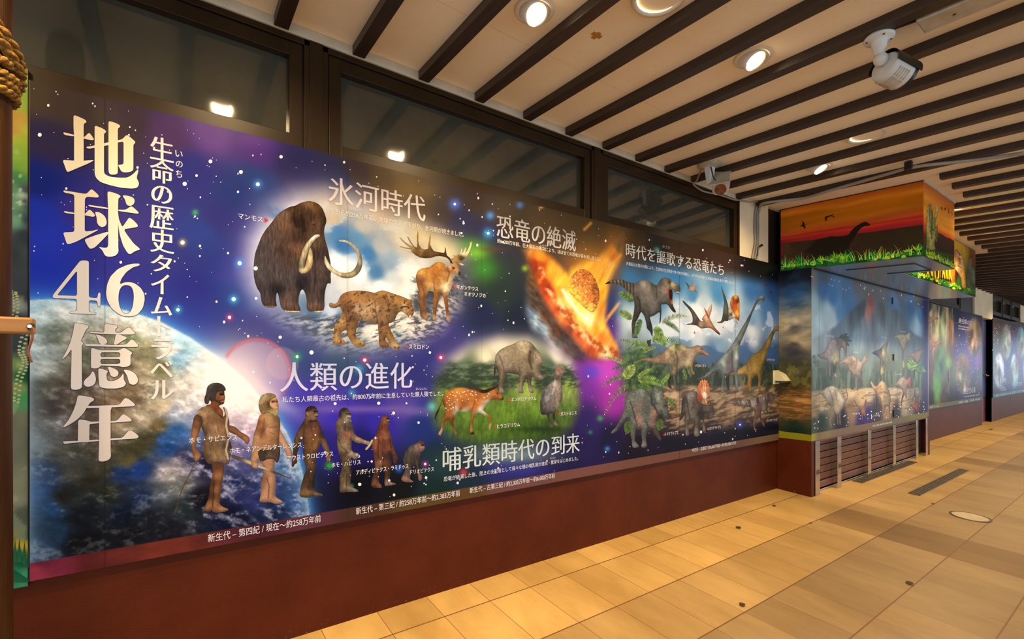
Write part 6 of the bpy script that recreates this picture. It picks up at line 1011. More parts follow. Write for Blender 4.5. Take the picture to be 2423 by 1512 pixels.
# far end of the sunset box
As = np.linspace(.87, 1.275, 20); s = MB(); s.face([(XM + .001, Y1F, sz(Y1F)), (XM + .001, Y2F, sz(Y2F)), (XM + .001, Y2F, ZC + SL * Y2F - .012), (XM + .001, Y1F, ZC + SL * Y1F - .012)]); s.build('end_face', grad_mat('sunset_film', '#8a3a14', '#b0601c', 4, .45), canopy)
PRINT_GAIN[:] = [.8, .85, .8]
def paint_f2(px, U):
    rgb = sheet(WC2, px, U, '660,820,d8a818 700,850,e0a01c 780,850,a87818 850,920,5a3a14 870,1000,8a3c14 760,900,d09a28 660,1000,e09a30 640,1120,a85a18 560,1130,40240c 300,1140,40240c 150,1160,2a6a1c 250,1200,2c7a1e 400,1240,4a8c1e 680,1180,30180e 700,1260,2a5a1a 820,1300,2a4a1a 870,1200,3a4420 200,1170,58902a 480,1220,3a2410', U_c, 1.9); return rgb
face_grid('recessed_fascia', WC2, XM, XR, 110, 90, paint_f2, 'printed yellow jungle scene with park lettering')
K('dinosaur_head', 'printed tan roaring dinosaur head', WC2, U_c, [dict(p='655,905 690,890 720,900 745,960 765,1060 775,1180 785,1330 740,1345 728,1220 700,1170 655,1110', c='680,920,d8a060 720,960,e8b46c 700,1020,c88a50 740,1080,e8b870 680,1080,d8a878 710,1140,d09458 750,1250,d89a50 760,1320,c88a40 665,980,b8743a', n=.5, ns=(.5, .3), st='4a2410,7,.9|668,905 700,930 715,965;4a2410,6,.8|700,1000 725,1010;5a2c14,7,.8|690,1080 725,1100;5a2c14,5,.8|712,1020 716,1060;e8e0c0,5,.8|700,1098 720,1112', round=5)], h=1.6)
K('horned_dinosaur_head', 'printed grey horned dinosaur head', WC2, U_c, [dict(p='790,1280 800,1100 820,1010 840,985 850,1040 855,1110 875,1100 885,1250 870,1390 840,1370', c='820,1050,6a6a58 810,1200,5a5a38 860,1180,6a6c58 850,1320,4a5a34', n=.5)], h=1.6)
leaves(WC2, U_c, 100, 880, lambda x: 1155 + (x - 90) * .325, 90, 60, 15, ['2a7c24', '4a9020', '8ab81e', '1c5c20', 'b0c828', '2c6a2a'], 'jungle_leaves', 'printed jungle leaves along the fascia foot', grass=False)
for nm, g_, o_, dx, dy in (('sign_shadow', '5a1c0a 2a0e08', .0034, -1.2, 5.0), ('sign_lettering', 'f0d420 e8b818', .0040, 0, 0)):
    for ch, xa, xb in (('N', 345, 408), ('O', 425, 478), ('P', 486, 502), ('A', 512, 545), ('R', 552, 580), ('K', 586, 622)):
        p = P2('%g,%g %g,%g' % (xa, 1010 + (xa - 330) * .20, xb, 1175 + (xa - 330) * .22 + (60 if ch == 'O' else 0)), U_c) + np.array([dx, dy]) * 1.0
        text(ch, WC2, p[0][0], p[0][1], p[1][1], p[1][0], canopy, name=nm, g=g_, ox=.06, oy=.02, off=o_, label='yellow sign letter ' + ch if dx == 0 else 'dark red shadow of sign letter ' + ch)
s = MB(); s.hexa([(XB, Y1F - .012, ZC + SL * Y1F - .02), (XM, Y1F - .012, ZC + SL * Y1F - .02), (XM, Y1F, ZC + SL * Y1F - .02), (XB, Y1F, ZC + SL * Y1F - .02), (XB, Y1F - .012, ZC + SL * Y1F), (XM, Y1F - .012, ZC + SL * Y1F), (XM, Y1F, ZC + SL * Y1F), (XB, Y1F, ZC + SL * Y1F)]); s.build('edge_strip', M['molding'], canopy)

# ------------------------------------------------------------------ printed panels further along, and the door between them
PRINT_GAIN[:] = [1.0, 1.1, 1.25]
far1 = thing('far_mural', 'printed mural of forest dinosaurs and ovals beyond the shutter booth', 'mural', (12.4, 0, .6))
far2 = thing('far_mural', 'furthest printed mural with blue oval pictures beyond the door', 'mural', (20, 0, .6))
D_ = (2170, 680, 4.7233); WFa = Wall('y', -.022)
for root, a, b_ in ((far1, 9.62, 14.95), (far2, 16.0, 26.0)):
    s = MB(); s.box(a, b_, -.0218, 0, .58, 2.49); s.build('backing_board', M['black'], root)
F1C = '140,230,2a3230 250,250,1c2622 400,300,20282a 150,300,b0a080 200,330,c8b890 170,360,8a7a60 230,340,7a6a58 250,450,6a7a54 180,500,a8a07c 220,520,c0b48c 300,450,8a9478 330,350,6a5c48 390,420,8a5c34 390,600,7a5230 390,700,5a4028 150,600,946a58 180,640,9a7464 150,700,6a5448 250,650,5c6e44 250,750,4e7044 280,850,2e4a2e 230,950,4e8a3c 200,1050,4a8438 250,1150,5a8c34 160,900,6e3c2a 150,1000,5a2e22 370,860,7a9838 380,930,4a5a34 350,1000,3a3c30 310,1150,30281e 290,1240,4a3022 370,1230,1e1c1c 150,1260,181618 420,700,3c2c70 430,450,28285c 450,350,1c1e34 500,550,302a60 520,680,3a3078 680,830,7a3a9a 620,870,4a2a80 700,950,241c3c 640,1050,141020 700,1150,1c1830 600,1230,201a3a 450,1250,16121e 720,600,221c40 700,350,2a2c34 650,330,2a3030'
F2C = '850,450,3a2424 900,400,30221e 1000,420,4a2a1c 900,550,3c3028 880,640,2e3a40 860,720,244048 1080,450,4a2824 1080,540,7a3050 1090,600,3c2c80 1090,680,2a3c90 1010,900,2a2c6c 1000,1000,28307a 860,1150,101018 1020,1100,1c1c50 1090,1150,20205c 1180,480,4a3034 1180,560,a04050 1180,850,5a2880 1150,950,3a2468 1180,1050,241c48'
def ov(rgb, U, wall, cx, cy, rx, ry, c, ed, al=.95):
    L = P2(' '.join('%g,%g' % (cx + rx * math.cos(t), cy + ry * math.sin(t)) for t in np.linspace(0, 6.283, 28)[:-1]), D_); L = wall.pxuv(L[:, 0], L[:, 1])
    k2 = softmask(U, L, .26); rgb = over(rgb, k2 * .6, srgb(ed)); k = softmask(U, L, .06); cp, cc = C2(c, D_); t = idw(U, wall.pxuv(cp[:, 0], cp[:, 1]), cc, 1.7)
    n = fbm(U[:, 0] * 4, U[:, 1] * 7, int(cx), 4); return over(rgb, k * al, t * (1 + (n - .5) * .8)[:, None])
def paint_far1(px, U):
    rgb = sheet(WFa, px, U, F1C, D_); x = px[:, 0]; n = fbm(U[:, 0] * 3.5, U[:, 1] * 3.2, 3, 5); f = sstep(2259, 2256, x); rgb = rgb * (1 + (n - .5) * 1.1 * f)[:, None]
    rgb = over(rgb, f * sstep(.56, .64, fbm(U[:, 0] * 9, U[:, 1] * 2, 9, 4)) * sstep(840, 780, px[:, 1]) * .5, srgb('c8bc94'))
    rgb = ov(rgb, U, WFa, 640, 560, 82, 215, '600,420,b08a58 640,480,c89c60 590,600,4a2c18 620,620,e0a868 660,620,b88050 700,550,7a6040 640,720,4a3020 680,430,8a6a48 590,700,a86a40 690,720,5a4028 610,540,3a2414', 'a080c0')
    rgb = ov(rgb, U, WFa, 515, 960, 82, 225, '470,820,7a4c30 520,780,6a5850 570,850,8a5434 480,900,5a3c28 520,950,4a4430 570,950,4a3828 480,1000,96906a 500,1090,5a5a30 560,1080,6a5030 540,1170,d8ccb8 470,1080,4a4428', '5a50a8')
    kb = sstep(.665, .660, U[:, 1]); rgb = over(rgb, kb, sheet(WFa, px, U, '150,1340,6a6440 400,1290,5a5a44 600,1260,4a585c 720,1240,3a5058', D_)); return rgb
def paint_far2(px, U):
    rgb = sheet(WFa, px, U, F2C, D_)
    rgb = ov(rgb, U, WFa, 1000, 610, 52, 195, '1010,470,c8a880 990,560,8a9478 1000,600,c0d8b0 1040,680,a0a898 985,700,6a4a44 1000,760,90a890 960,550,4a6a3c 1030,560,d8c8b0', '6a88c8')
    rgb = ov(rgb, U, WFa, 1160, 620, 48, 180, '1160,500,7ab0a8 1140,600,508078 1170,650,6a5040 1150,720,8a5a40 1165,560,a0c8c0 1180,730,7aa098', '4a70b8')
    rgb = ov(rgb, U, WFa, 915, 930, 58, 190, '900,800,c8c8d0 940,850,dcdce4 880,900,5a6a64 920,960,3a443c 960,900,b8c8d0 900,1060,a0a8c0 930,1000,6a7078', '88a0e8')
    rgb = ov(rgb, U, WFa, 1088, 930, 46, 185, '1080,800,dce8e0 1090,880,c8e0d8 1080,940,98b8b0 1090,1000,a0d8d0 1080,1080,60b8c8 1060,1020,5a2c20 1110,850,8a6040', '70c0f0')
    rgb = ov(rgb, U, WFa, 1200, 920, 16, 120, '1190,900,3aa0d0 1200,950,60c0e0', '3a80d0')
    kb = sstep(.675, .668, U[:, 1]); return over(rgb, kb, srgb('2a6a68'))
fc_ = on_y(np.linspace(2193.2, 2321.5, 130), np.full(130, 800.), -.022)[:, 0]; fc_[0] = 9.64
board('printed_picture', WFa, np.linspace(fc_[0], 14.95, 220), .58, 2.49, 160, paint_far1, far1)
board('printed_picture', WFa, np.linspace(16.0, 25.9, 260), .58, 2.49, 150, paint_far2, far2)
for s_, q in (('爬虫類の繁栄', (465, 340, 400, 640)), ('古生代の海', (530, 1120, 1195, 650))): p = P2('%g,%g %g,%g' % (q[0], q[1], q[3], q[2]), D_); text(s_, WFa, p[0][0], p[0][1], p[1][1], p[1][0], far1, name='heading', g='b8b4b8', ox=.02, oy=-.004)
for s_, q in (('中生代にさかえた恐竜たちの時代', (460, 420, 440, 575)), ('およそ二億年前のはじまり', (460, 448, 468, 575)), ('海にすむ生きものたちが陸へと進みました', (530, 1215, 1232, 700)), ('中生代 – ジュラ紀', (140, 1332, 1352, 242)), ('中生代 – 三畳紀', (468, 1276, 1300, 566)), ('古生代 – ペルム紀', (594, 1252, 1276, 698))):
    p = P2('%g,%g %g,%g' % (q[0], q[1], q[3], q[2]), D_); text(s_, WFa, p[0][0], p[0][1], p[1][1], p[1][0], far1, name='caption', g='d8d4d4', ox=.02)
for s_, q in (('魚の', (925, 1015, 1075, 955)), ('時代', (962, 1010, 1070, 995)), ('脊椎動物の上陸', (925, 1095, 1112, 962)), ('古生代の海の中', (925, 1120, 1138, 985)), ('シダの大森林', (925, 1145, 1160, 998)), ('最初の生命', (1110, 1060, 1080, 1170)), ('先カンブリア', (1110, 1085, 1102, 1168)), ('古生代 – デボン紀', (880, 1200, 1222, 965)), ('古生代 – シルル紀', (970, 1185, 1205, 1050)), ('古生代 – カンブリア紀', (1060, 1165, 1190, 1195))):
    p = P2('%g,%g %g,%g' % (q[0], q[1], q[3], q[2]), D_); text(s_, WFa, p[0][0], p[0][1], p[1][1], p[1][0], far2, name='caption', g='dce0e4', ox=.02)
for root, x0_, x1_, n_, ytop, ybot, sl_ in ((far1, 2262, 2320, 90, 752, 930, .12), (far2, 2348, 2421, 120, 765, 918, .1)):
    a = [(rs3.uniform(x0_, x1_), 0) for _ in range(n_)]; tag(blobs('star', WFa, [(x, rs3.uniform(ytop, ybot), rs3.uniform(.25, .6), rs3.uniform(.6, 1.3), 'd0d4ec') for x, _ in a], root, off=.0009, label='printed white stars'), kind='stuff')
for nm, lab, ps, g_ in (('forest_dinosaur', 'printed pale brown dinosaur neck among trees', ['118,340 160,325 215,325 240,345 235,360 200,350 150,400 120,420'], 'a08664 7a644c'), ('forest_dinosaur', 'printed pinkish dinosaur among trees', ['130,600 160,580 200,620 260,580 280,600 230,650 190,660 170,690 150,750 160,900 140,900 132,760'], 'a87c68 5a4438'), ('forest_dinosaur', 'printed grey upright feathered dinosaur', ['290,1160 330,1120 355,1040 350,940 365,930 372,970 370,1060 365,1150 370,1230 355,1230 345,1180 320,1170 300,1190'], '7a625c 3c3230')):
    figure(nm, lab, WFa, D_, [dict(p=q, g=g_, n=.4, round=3) for q in ps], far1, 'skin', h=1.4, off=.0012)
door = tag(thing('door_1', None, None, (15.5, 0, 0)), kind='structure')
s = MB(); s.box(15.05, 16.0, .10, .16, -.05, 2.47); s.build('door_leaf', M['red'], door)
s = MB(); s.box(15.06, 15.99, .088, .10, .60, 2.45); s.build('printed_upper_half', grad_mat('deep_blue_film', '#120e38', '#2a1c64', 3, .45), door)
s = MB(); s.lathe([(.03, 0), (.03, .02), (.012, .025), (.012, .06)], Matrix.Translation((15.92, .088, 1.12)) @ Matrix.Rotation(math.pi / 2, 4, 'X'), 16); s.box(15.74, 15.935, .022, .038, 1.108, 1.132, bev=.004); s.build('door_handle', grad_mat('brass', '#b08a48', '#c8a058', 4, .25, metal=1.0), door)
s = MB(); s.box(14.96, 15.05, -.005, .16, -.05, 2.47); s.box(16.0, 16.02, -.005, .16, -.05, 2.47); struct('trim_4', s, M['red'])

# ------------------------------------------------------------------ ceiling lamps
def downlight(px_, py_, kind, label, xyz=None, power=None):
    P = Z1(px_, py_, ZC) if xyz is None else np.array(xyz); x, y = P[0], P[1]; z = ZC + SL * y
    # keep clear of the beams
    k = round((x - BX0 - BW / 2 - BSP / 2) / BSP); x = BX0 + BW / 2 + BSP / 2 + BSP * k if xyz is not None else x
    R = .098 if kind == 'eye' else .125
    root = thing('downlight', label, 'ceiling lamp', (x, y, z), 'recessed ceiling downlights')
    Tm = Matrix.Translation((x, y, z)); s = MB(); s.lathe([(R - .026, .02), (R - .026, -.006), (R - .018, -.010), (R - .004, -.007), (R, 0), (R, .004)], Tm, 40, cap=False); s.build('trim_ring', M['white'], root)
    if kind == 'eye':
        tilt = Matrix.Rotation(math.radians(-28), 4, 'X')
        s = MB(); s.lathe([(.076, .055), (.074, .02), (.066, -.012), (.060, -.030), (.054, -.036), (.046, -.026), (.045, -.018)], Tm @ tilt, 36, cap=False); s.build('eyeball', M['white'], root)
        s = MB(); s.lathe([(.0455, -.022), (.03, -.026), (.001, -.0265)], Tm @ tilt, 28, cap=False); s.build('lamp', M['bulb'], root)
    else:
        s = MB(); s.lathe([(R - .027, .0), (R - .034, .05), (R - .05, .10)], Tm, 40, cap=False); s.build('reflector', M['bulb_big'], root)
        s = MB(); s.lathe([(.001, .062), (.05, .064), (.074, .10)], Tm, 28, cap=False); s.build('lamp', M['bulb'], root)
    ld = bpy.data.lights.new('lamp_light', 'SPOT'); ld.energy = power or (LAMP_EYE if kind == 'eye' else LAMP_BIG); ld.color = LAMP_COL
    ld.spot_size = math.radians(120 if kind == 'eye' else 150); ld.spot_blend = .9; ld.shadow_soft_size = .05
    lo = bpy.data.objects.new('lamp_light', ld); COL.objects.link(lo); lo.parent = root; lo.location = (0, 0.02 if kind == 'eye' else 0, -.055)
    lo.rotation_euler = (math.radians(26) if kind == 'eye' else 0, 0, 0)
downlight(1265, 24, 'eye', 'white eyeball ceiling downlight, left of the two nearest the top edge of the photo')
downlight(1560, -8, 'big', 'wide glowing ceiling downlight cut off by the top edge of the photo')
downlight(1782, 135, 'eye', 'white eyeball ceiling downlight to the left of the large security camera')
downlight(2050, 320, 'big', 'wide glowing ceiling downlight below the large security camera')
downlight(1938, 394, 'eye', 'small looking eyeball downlight just above the orange canopy')
for x_, y_, k_ in ((.217, -.83, 'eye'), (-.95, -.83, 'eye'), (-.55, -1.25, 'big'), (6.9, -1.27, 'big'), (8.4, -1.27, 'big'), (11.6, -1.2, 'big'), (13.2, -1.27, 'big'), (16.5, -.9, 'big'), (20.5, -1.27, 'big'), (25, -1.27, 'big')): downlight(0, 0, k_, 'ceiling downlight out of sight from the photo, lighting the arcade', (x_, y_, 0))

# ------------------------------------------------------------------ security cameras
def frame_from(axis, up=(0, 0, 1)):
    a = Vector(axis).normalized(); r_ = a.cross(Vector(up)).normalized(); u_ = r_.cross(a); return a, r_, u_
P = Z1(2080, 88, ZC - .05); P[2] = ZC + SL * P[1] - BH - .006
c1 = thing('security_camera', 'large white bullet security camera on a round base under the beams', 'camera', tuple(P), 'security cameras')
s = MB(); s.lathe([(.062, .006), (.062, -.004), (.056, -.010), (.036, -.014), (.032, -.028), (.029, -.050), (.025, -.052), (.022, -.078), (.015, -.082)], Matrix.Translation(P), 36); s.build('mount_base', M['camgrey'], c1)
s = MB()
for t in (.6, 2.2, 3.8, 5.4): s.lathe([(.006, 0), (.006, -.003)], Matrix.Translation(P + np.array([.049 * math.cos(t), .049 * math.sin(t), -.009])), 10)
s.build('screw', M['black'], c1)
ax, rr_, uu_ = frame_from((.86, -.34, -.26)); J = Vector(P) + Vector((0.012, -.004, -.100))
s = MB(); s.lathe([(.001, -.031), (.018, -.026), (.028, -.012), (.031, 0), (.028, .014), (.016, .027), (.001, .031)], Matrix.Translation(J), 24, cap=False); s.build('ball_joint', M['camgrey'], c1)
Bc = J + ax * .045 - uu_ * .022; Mx = Matrix((( rr_.x, uu_.x, ax.x, Bc.x), (rr_.y, uu_.y, ax.y, Bc.y), (rr_.z, uu_.z, ax.z, Bc.z), (0, 0, 0, 1)))
s = MB(); s.lathe([(.001, -.022), (.058, -.022), (.066, -.012), (.067, .095), (.063, .103), (.001, .103)], Mx, 40, cap=False); body = s.build('camera_body', M['camgrey'], c1)
s = MB(); s.lathe([(.0685, .096), (.0705, .112), (.064, .114), (.060, .106)], Mx, 40, cap=False); s.build('front_ring', M['black'], body)
s = MB()
for j in range(5):
    for a0 in (3.5, 4.2, 4.9, 5.6):
        for q in range(1): s.obox(Mx @ Vector((.0665 * math.cos(a0), .0665 * math.sin(a0), .012 + j * .014)), (Mx.to_3x3() @ Vector((-math.sin(a0), math.cos(a0), 0))) * .02, (Mx.to_3x3() @ Vector((0, 0, 1))) * .0028, (Mx.to_3x3() @ Vector((math.cos(a0), math.sin(a0), 0))) * .0025)
s.build('cooling_ribs', M['dirtywhite'], body)
s = MB(); n_ = 16; vis = []
for r_i in (.0715, .0735):
    for zz in (-.026, .128): vis.append([s.bm.verts.new(Mx @ Vector((r_i * math.cos(t), r_i * math.sin(t) + .004, zz))) for t in np.linspace(-.15, math.pi + .15, n_)])
for a, b_ in ((0, 1), (3, 2), (2, 0), (1, 3)):
    for i in range(n_ - 1): s.bm.faces.new((vis[a][i], vis[a][i + 1], vis[b_][i + 1], vis[b_][i]))
s.build('sun_visor', M['black'], c1)
P = Z1(1679, 388, ZC); P[2] = ZC + SL * P[1]
c2 = thing('security_camera', 'pale boxy weathered security camera above the corner of the windows', 'camera', tuple(P), 'security cameras')
s = MB(); s.lathe([(.100, .002), (.100, -.006), (.094, -.014), (.07, -.026), (.045, -.032), (.001, -.033)], Matrix.Translation(P), 36, cap=False); s.build('mount_base', M['dirtywhite'], c2)
s = MB(); s.hexa([P + np.array(q) for q in ((-.02, -.018, -.17), (.03, -.018, -.17), (.03, .018, -.17), (-.02, .018, -.17), (-.04, -.03, -.025), (.04, -.03, -.025), (.04, .03, -.025), (-.04, .03, -.025))], bev=.006); s.build('bracket', M['camgrey'], c2)
ax, rr_, uu_ = frame_from((-.62, -.30, -.62)); Bc = Vector(P) + Vector((.115, -.04, -.150))
s = MB(); prof = [(-.058, .052), (.058, .052), (.066, .03), (.066, -.02), (.045, -.05), (-.045, -.05), (-.066, -.02), (-.066, .03)]
r0 = [[s.bm.verts.new(Bc + rr_ * u * k + uu_ * v * k + ax * z) for u, v in prof] for z, k in ((-.11, .96), (-.105, 1), (.115, 1), (.12, .96))]
for a, b_ in zip(r0, r0[1:]):
    for i in range(8): s.bm.faces.new((a[i], a[(i + 1) % 8], b_[(i + 1) % 8], b_[i]))
s.bm.faces.new(r0[0][::-1]); s.bm.faces.new(r0[-1]); s.build('camera_body', M['dirtywhite'], c2)
Mx = Matrix(((rr_.x, uu_.x, ax.x, Bc.x), (rr_.y, uu_.y, ax.y, Bc.y), (rr_.z, uu_.z, ax.z, Bc.z), (0, 0, 0, 1)))
s = MB(); s.lathe([(.001, .122), (.036, .122), (.044, .128), (.047, .119)], Mx @ Matrix.Translation((0, -.004, 0)), 28, cap=False); s.build('lens_cover', M['rust'], c2)
s = MB(); s.obox(Bc + uu_ * .060 + ax * .012, rr_ * .074, ax * .142, uu_ * .005, bev=.004); s.build('sun_visor', M['dirtywhite'], c2)
s = MB(); s.tube(spline([P + np.array(q) for q in ((-.03, -.03, -.04), (-.045, -.05, -.09), (-.02, -.05, -.14), (.03, -.045, -.15), (.07, -.04, -.14))], 6), .006); s.build('lead', M['cable_dark'], c2)

# ------------------------------------------------------------------ cables, batten, marks on the ceiling
def cable(label, pts, r_, mat): return tag(link('cable', _tube(pts, r_), mat), label, 'cable', 'cables of the cameras')
def _tube(pts, r_): s = MB(); s.tube(spline(pts, 8), r_); return s.mesh('cable')
def under(px_, py_, d=.012): P = Z1(px_, py_, ZC - d); return P
cable('pale thin cable sagging under the boxy camera along the window head', [under(1660, 400, .03), Y1(1648, 428, -.06), Y1(1641, 436, -.03), Y1(1655, 448, -.03), Y1(1672, 455, -.03), Y1(1705, 462, -.03), Y1(1735, 472, -.03), Y1(1753, 474, -.03), Y1(1775, 477, -.03), Y1(1793, 478, -.03), Y1(1797, 486, -.02)], .0075, M['cable'])
cable('thick grey cable swooping over the orange canopy to the right', [Y1(1797, 500, -.035), Y1(1798, 489, -.05), under(1808, 481, .068), under(1850, 475, .066), under(1905, 468, .066), under(1960, 452, .064), under(2030, 432, .058), under(2100, 412, .058), under(2150, 398, .058), under(2200, 390, .058), under(2260, 384, .058), under(2340, 374, .058), under(2423, 362, .058)], .013, M['cable'])
for dx, rr2, nm in ((0, .010, 'left'), (5, .009, 'middle'), (9, .008, 'right')):
    cable('grey cable hanging down the cream pier, the %s one of three' % nm, [Y1(1793 + dx * .8, 482, -.02), Y1(1788 + dx * .8, 500, -.02), Y1(1786 + dx, 540, -.018), Y1(1787 + dx * .8, 570, -.018), Y1(1783 + dx * 1.2, 596, -.018), Y1(1779 + dx * 1.3, 612, -.016)], rr2, M['cable'])
tag(link('cable', _tube([Y1(1792, 606, -.02), Y1(1793, 598, -.03), Y1(1794, 588, -.035), Y1(1799, 582, -.04)], .004), M['cable_dark']), 'thin black cable end sticking up from the mural top at the pier', 'cable', 'cables of the cameras')
s = MB(); q = Y1(1801, 581, -.042); s.lathe([(.004, -.03), (.012, -.02), (.014, .015), (.006, .025)], Matrix.Translation(q) @ Matrix.Rotation(1.1, 4, 'Y'), 12); tag(s.build('cable_plug', M['black']), 'small black plug on the cable end at the pier', 'plug')
s = MB(); q = under(2150, 397, .058); s.box(q[0] - .02, q[0] + .02, q[1] - .025, q[1] + .025, q[2] - .02, q[2] + .05, bev=.004); tag(s.build('cable_clip', M['black']), 'black clip holding the thick cable above the canopy', 'clip')
bx = BX0 + BSP * 5 + BW
q0, q1 = Z1(2175, 62, ZC - .05), Z1(2400, -20, ZC - .05)
bat = thing('cable_trunking', 'long pale trunking box fixed between the beams at the top right corner', 'trunking', (q0[0], q0[1] - .5, ZC + SL * q0[1]))
kb_ = math.floor((q0[0] - BX0) / BSP); xa = BX0 + BSP * kb_ + BW + .015
s = MB(); s.hexa([(xa, q0[1] - 1.3, ZC - .055 + SL * (q0[1] - 1.3)), (xa + .13, q0[1] - 1.3, ZC - .055 + SL * (q0[1] - 1.3)), (xa + .13, q0[1], ZC - .055 + SL * q0[1]), (xa, q0[1], ZC - .055 + SL * q0[1]), (xa, q0[1] - 1.3, ZC + SL * (q0[1] - 1.3)), (xa + .13, q0[1] - 1.3, ZC + SL * (q0[1] - 1.3)), (xa + .13, q0[1], ZC + SL * q0[1]), (xa, q0[1], ZC + SL * q0[1])], bev=.006); s.build('cover', M['dirtywhite'], bat)
s = MB()
for t in (.12, .38, .64): s.lathe([(.006, 0), (.006, -.003)], Matrix.Translation((xa + .065, q0[1] - t, ZC - .054 + SL * (q0[1] - t))), 10)
s.build('screw', M['black'], bat)
tag(link('cable', _tube([(xa + .03, q0[1] + .005, ZC - .03 + SL * q0[1]), (xa + .01, q0[1] + .05, ZC - .035 + SL * q0[1]), (xa + .0, q0[1] + .12, ZC - .03 + SL * q0[1]), tuple(Vector(c1.location) + Vector((.0, -.05, .01)))], .006), M['cable_dark']), 'black lead between the trunking box and the large camera', 'cable', 'cables of the cameras')
q = Z1(1412, 83, ZC); s = MB(); z = ZC + SL * q[1] - .0012
s.box(q[0] - .012, q[0] + .012, q[1] - .03, q[1] + .03, z, z + .002); s.box(q[0] - .03, q[0] + .03, q[1] - .012, q[1] + .012, z - .0006, z + .0016); tag(s.build('tape_mark', M['tape']), 'ochre cross shaped tape mark on the ceiling between two beams', 'tape')

# ------------------------------------------------------------------ vent hood on the mural end
a, b_ = Y1(1832, 907, -.022), Y1(1832, 879, -.022)
hood = thing('vent_hood', 'beige metal vent hood on the right end of the long mural', 'vent', (a[0], -.03, a[2]))
x0_, w_, z0_, z1_ = a[0] - .02, .16, a[2], b_[2]
s = MB(); pr = [(-.022, z1_), (-.05, z1_ - .002), (-.10, z1_ - .03), (-.14, z1_ - .09), (-.15, z0_ + .03), (-.022, z0_ + .03)]
v0, v1 = [[s.bm.verts.new((xx, y, z)) for y, z in pr] for xx in (x0_, x0_ + w_)]
for i in range(5): s.bm.faces.new((v0[i], v0[i + 1], v1[i + 1], v1[i]))
s.bm.faces.new(v0); s.bm.faces.new(v1[::-1]); s.build('hood', M['beige'], hood)
s = MB(); s.box(x0_ - .012, x0_ + w_ + .012, -.030, -.022, z0_ - .01, z1_ + .012, bev=.003); s.build('back_plate', M['beige'], hood)
s = MB(); s.box(x0_ + .01, x0_ + w_ - .01, -.14, -.03, z0_ + .012, z0_ + .03); s.build('louvre', M['steel'], hood)

# ------------------------------------------------------------------ floor furniture
def grate(label, x0_, x1_, y0_, y1_):
    root = thing('drain_grate', label, 'drain', ((x0_ + x1_) / 2, (y0_ + y1_) / 2, SL * y0_), 'slot drains in the floor')
    s = MB(); s.box(x0_, x1_, y0_, y1_, .0008, .002, slope=SL); s.build('channel', M['gasket'], root)
    s = MB(); n = 4
    for i in range(n + 1):
        yy = y0_ + (y1_ - y0_) * i / n; s.box(x0_, x1_, yy - .0075, yy + .0075, .001, .0055, slope=SL)
    for i in range(3):
        xx = x0_ + (x1_ - x0_) * i / 2; s.box(xx - .006, xx + .006, y0_, y1_, .001, .0045, slope=SL)
    s.build('grille', M['grate'], root)
grate('dark slot drain lying in open floor in front of the shutter booth', 6.63, 8.76, -.958, -.866)
grate('slot drain running under the steel posts of the shutter booth', 6.64, 8.70, -.425, -.330)
P = Z1(2296, 1223, 0); mh = thing('manhole_cover', 'round inspection cover with dark rim filled with pale tile', 'manhole', (P[0], P[1], SL * P[1]))
tl = Matrix.Translation((P[0], P[1], SL * P[1])) @ Matrix.Rotation(math.atan(SL), 4, 'X')
s = MB(); s.lathe([(.150, .0015), (.150, .006), (.132, .006), (.132, .002)], tl, 48, cap=False); s.build('rim', M['grate'], mh)
s = MB(); s.lathe([(.132, .004), (.001, .0042)], tl, 48, cap=False); s.build('tile_infill', grad_mat('pale_grey_stone', '#a8987e', '#b8a88c', 20, .6, bump=.2), mh)
rl = random.Random(3)
for px_, py_, sc, lab in ((1747, 1250, .035, 'curled dead leaf lying on the floor in front of the mural end'), (1832, 1198, .028, 'dead leaf near the corner of the shutter booth'), (2152, 1382, .035, 'dark dead leaf on a joint at the lower right of the floor'), (2207, 1193, .022, 'small dead leaf on a joint beyond the inspection cover'), (2345, 1017, .05, 'dead leaf on the distant floor'), (1756, 1433, .03, 'flat pale brown leaf low in the middle of the floor'), (1918, 1239, .018, 'tiny dark leaf scrap on the floor left of the brown tiles')):
    P = Z1(px_, py_, 0); s = MB(); an = rl.uniform(0, 6); L = []
    for i in range(9):
        t = i / 8; wv = math.sin(math.pi * t) ** .7 * .42
        L.append((t - .5, wv))
    def q3(u, v): return (P[0] + sc * (u * math.cos(an) - v * math.sin(an)) * 1.4, P[1] + sc * (u * math.sin(an) + v * math.cos(an)) * 1.4, SL * P[1] + .004 + sc * (.5 * u * u + abs(v) * .5))
    for (u0, w0), (u1, w1) in zip(L, L[1:]):
        for sg in (-1, 1): s.face([q3(u0, 0), q3(u1, 0), q3(u1, w1 * sg), q3(u0, w0 * sg)] if w0 > .01 or True else [])
    bmesh.ops.remove_doubles(s.bm, verts=s.bm.verts, dist=1e-5); bmesh.ops.dissolve_degenerate(s.bm, dist=1e-5, edges=s.bm.edges)
    o = s.build('dead_leaf', M['leaf']); md = o.modifiers.new('thickness', 'SOLIDIFY'); md.thickness = .0012; tag(o, lab, 'leaf', 'dead leaves on the floor')

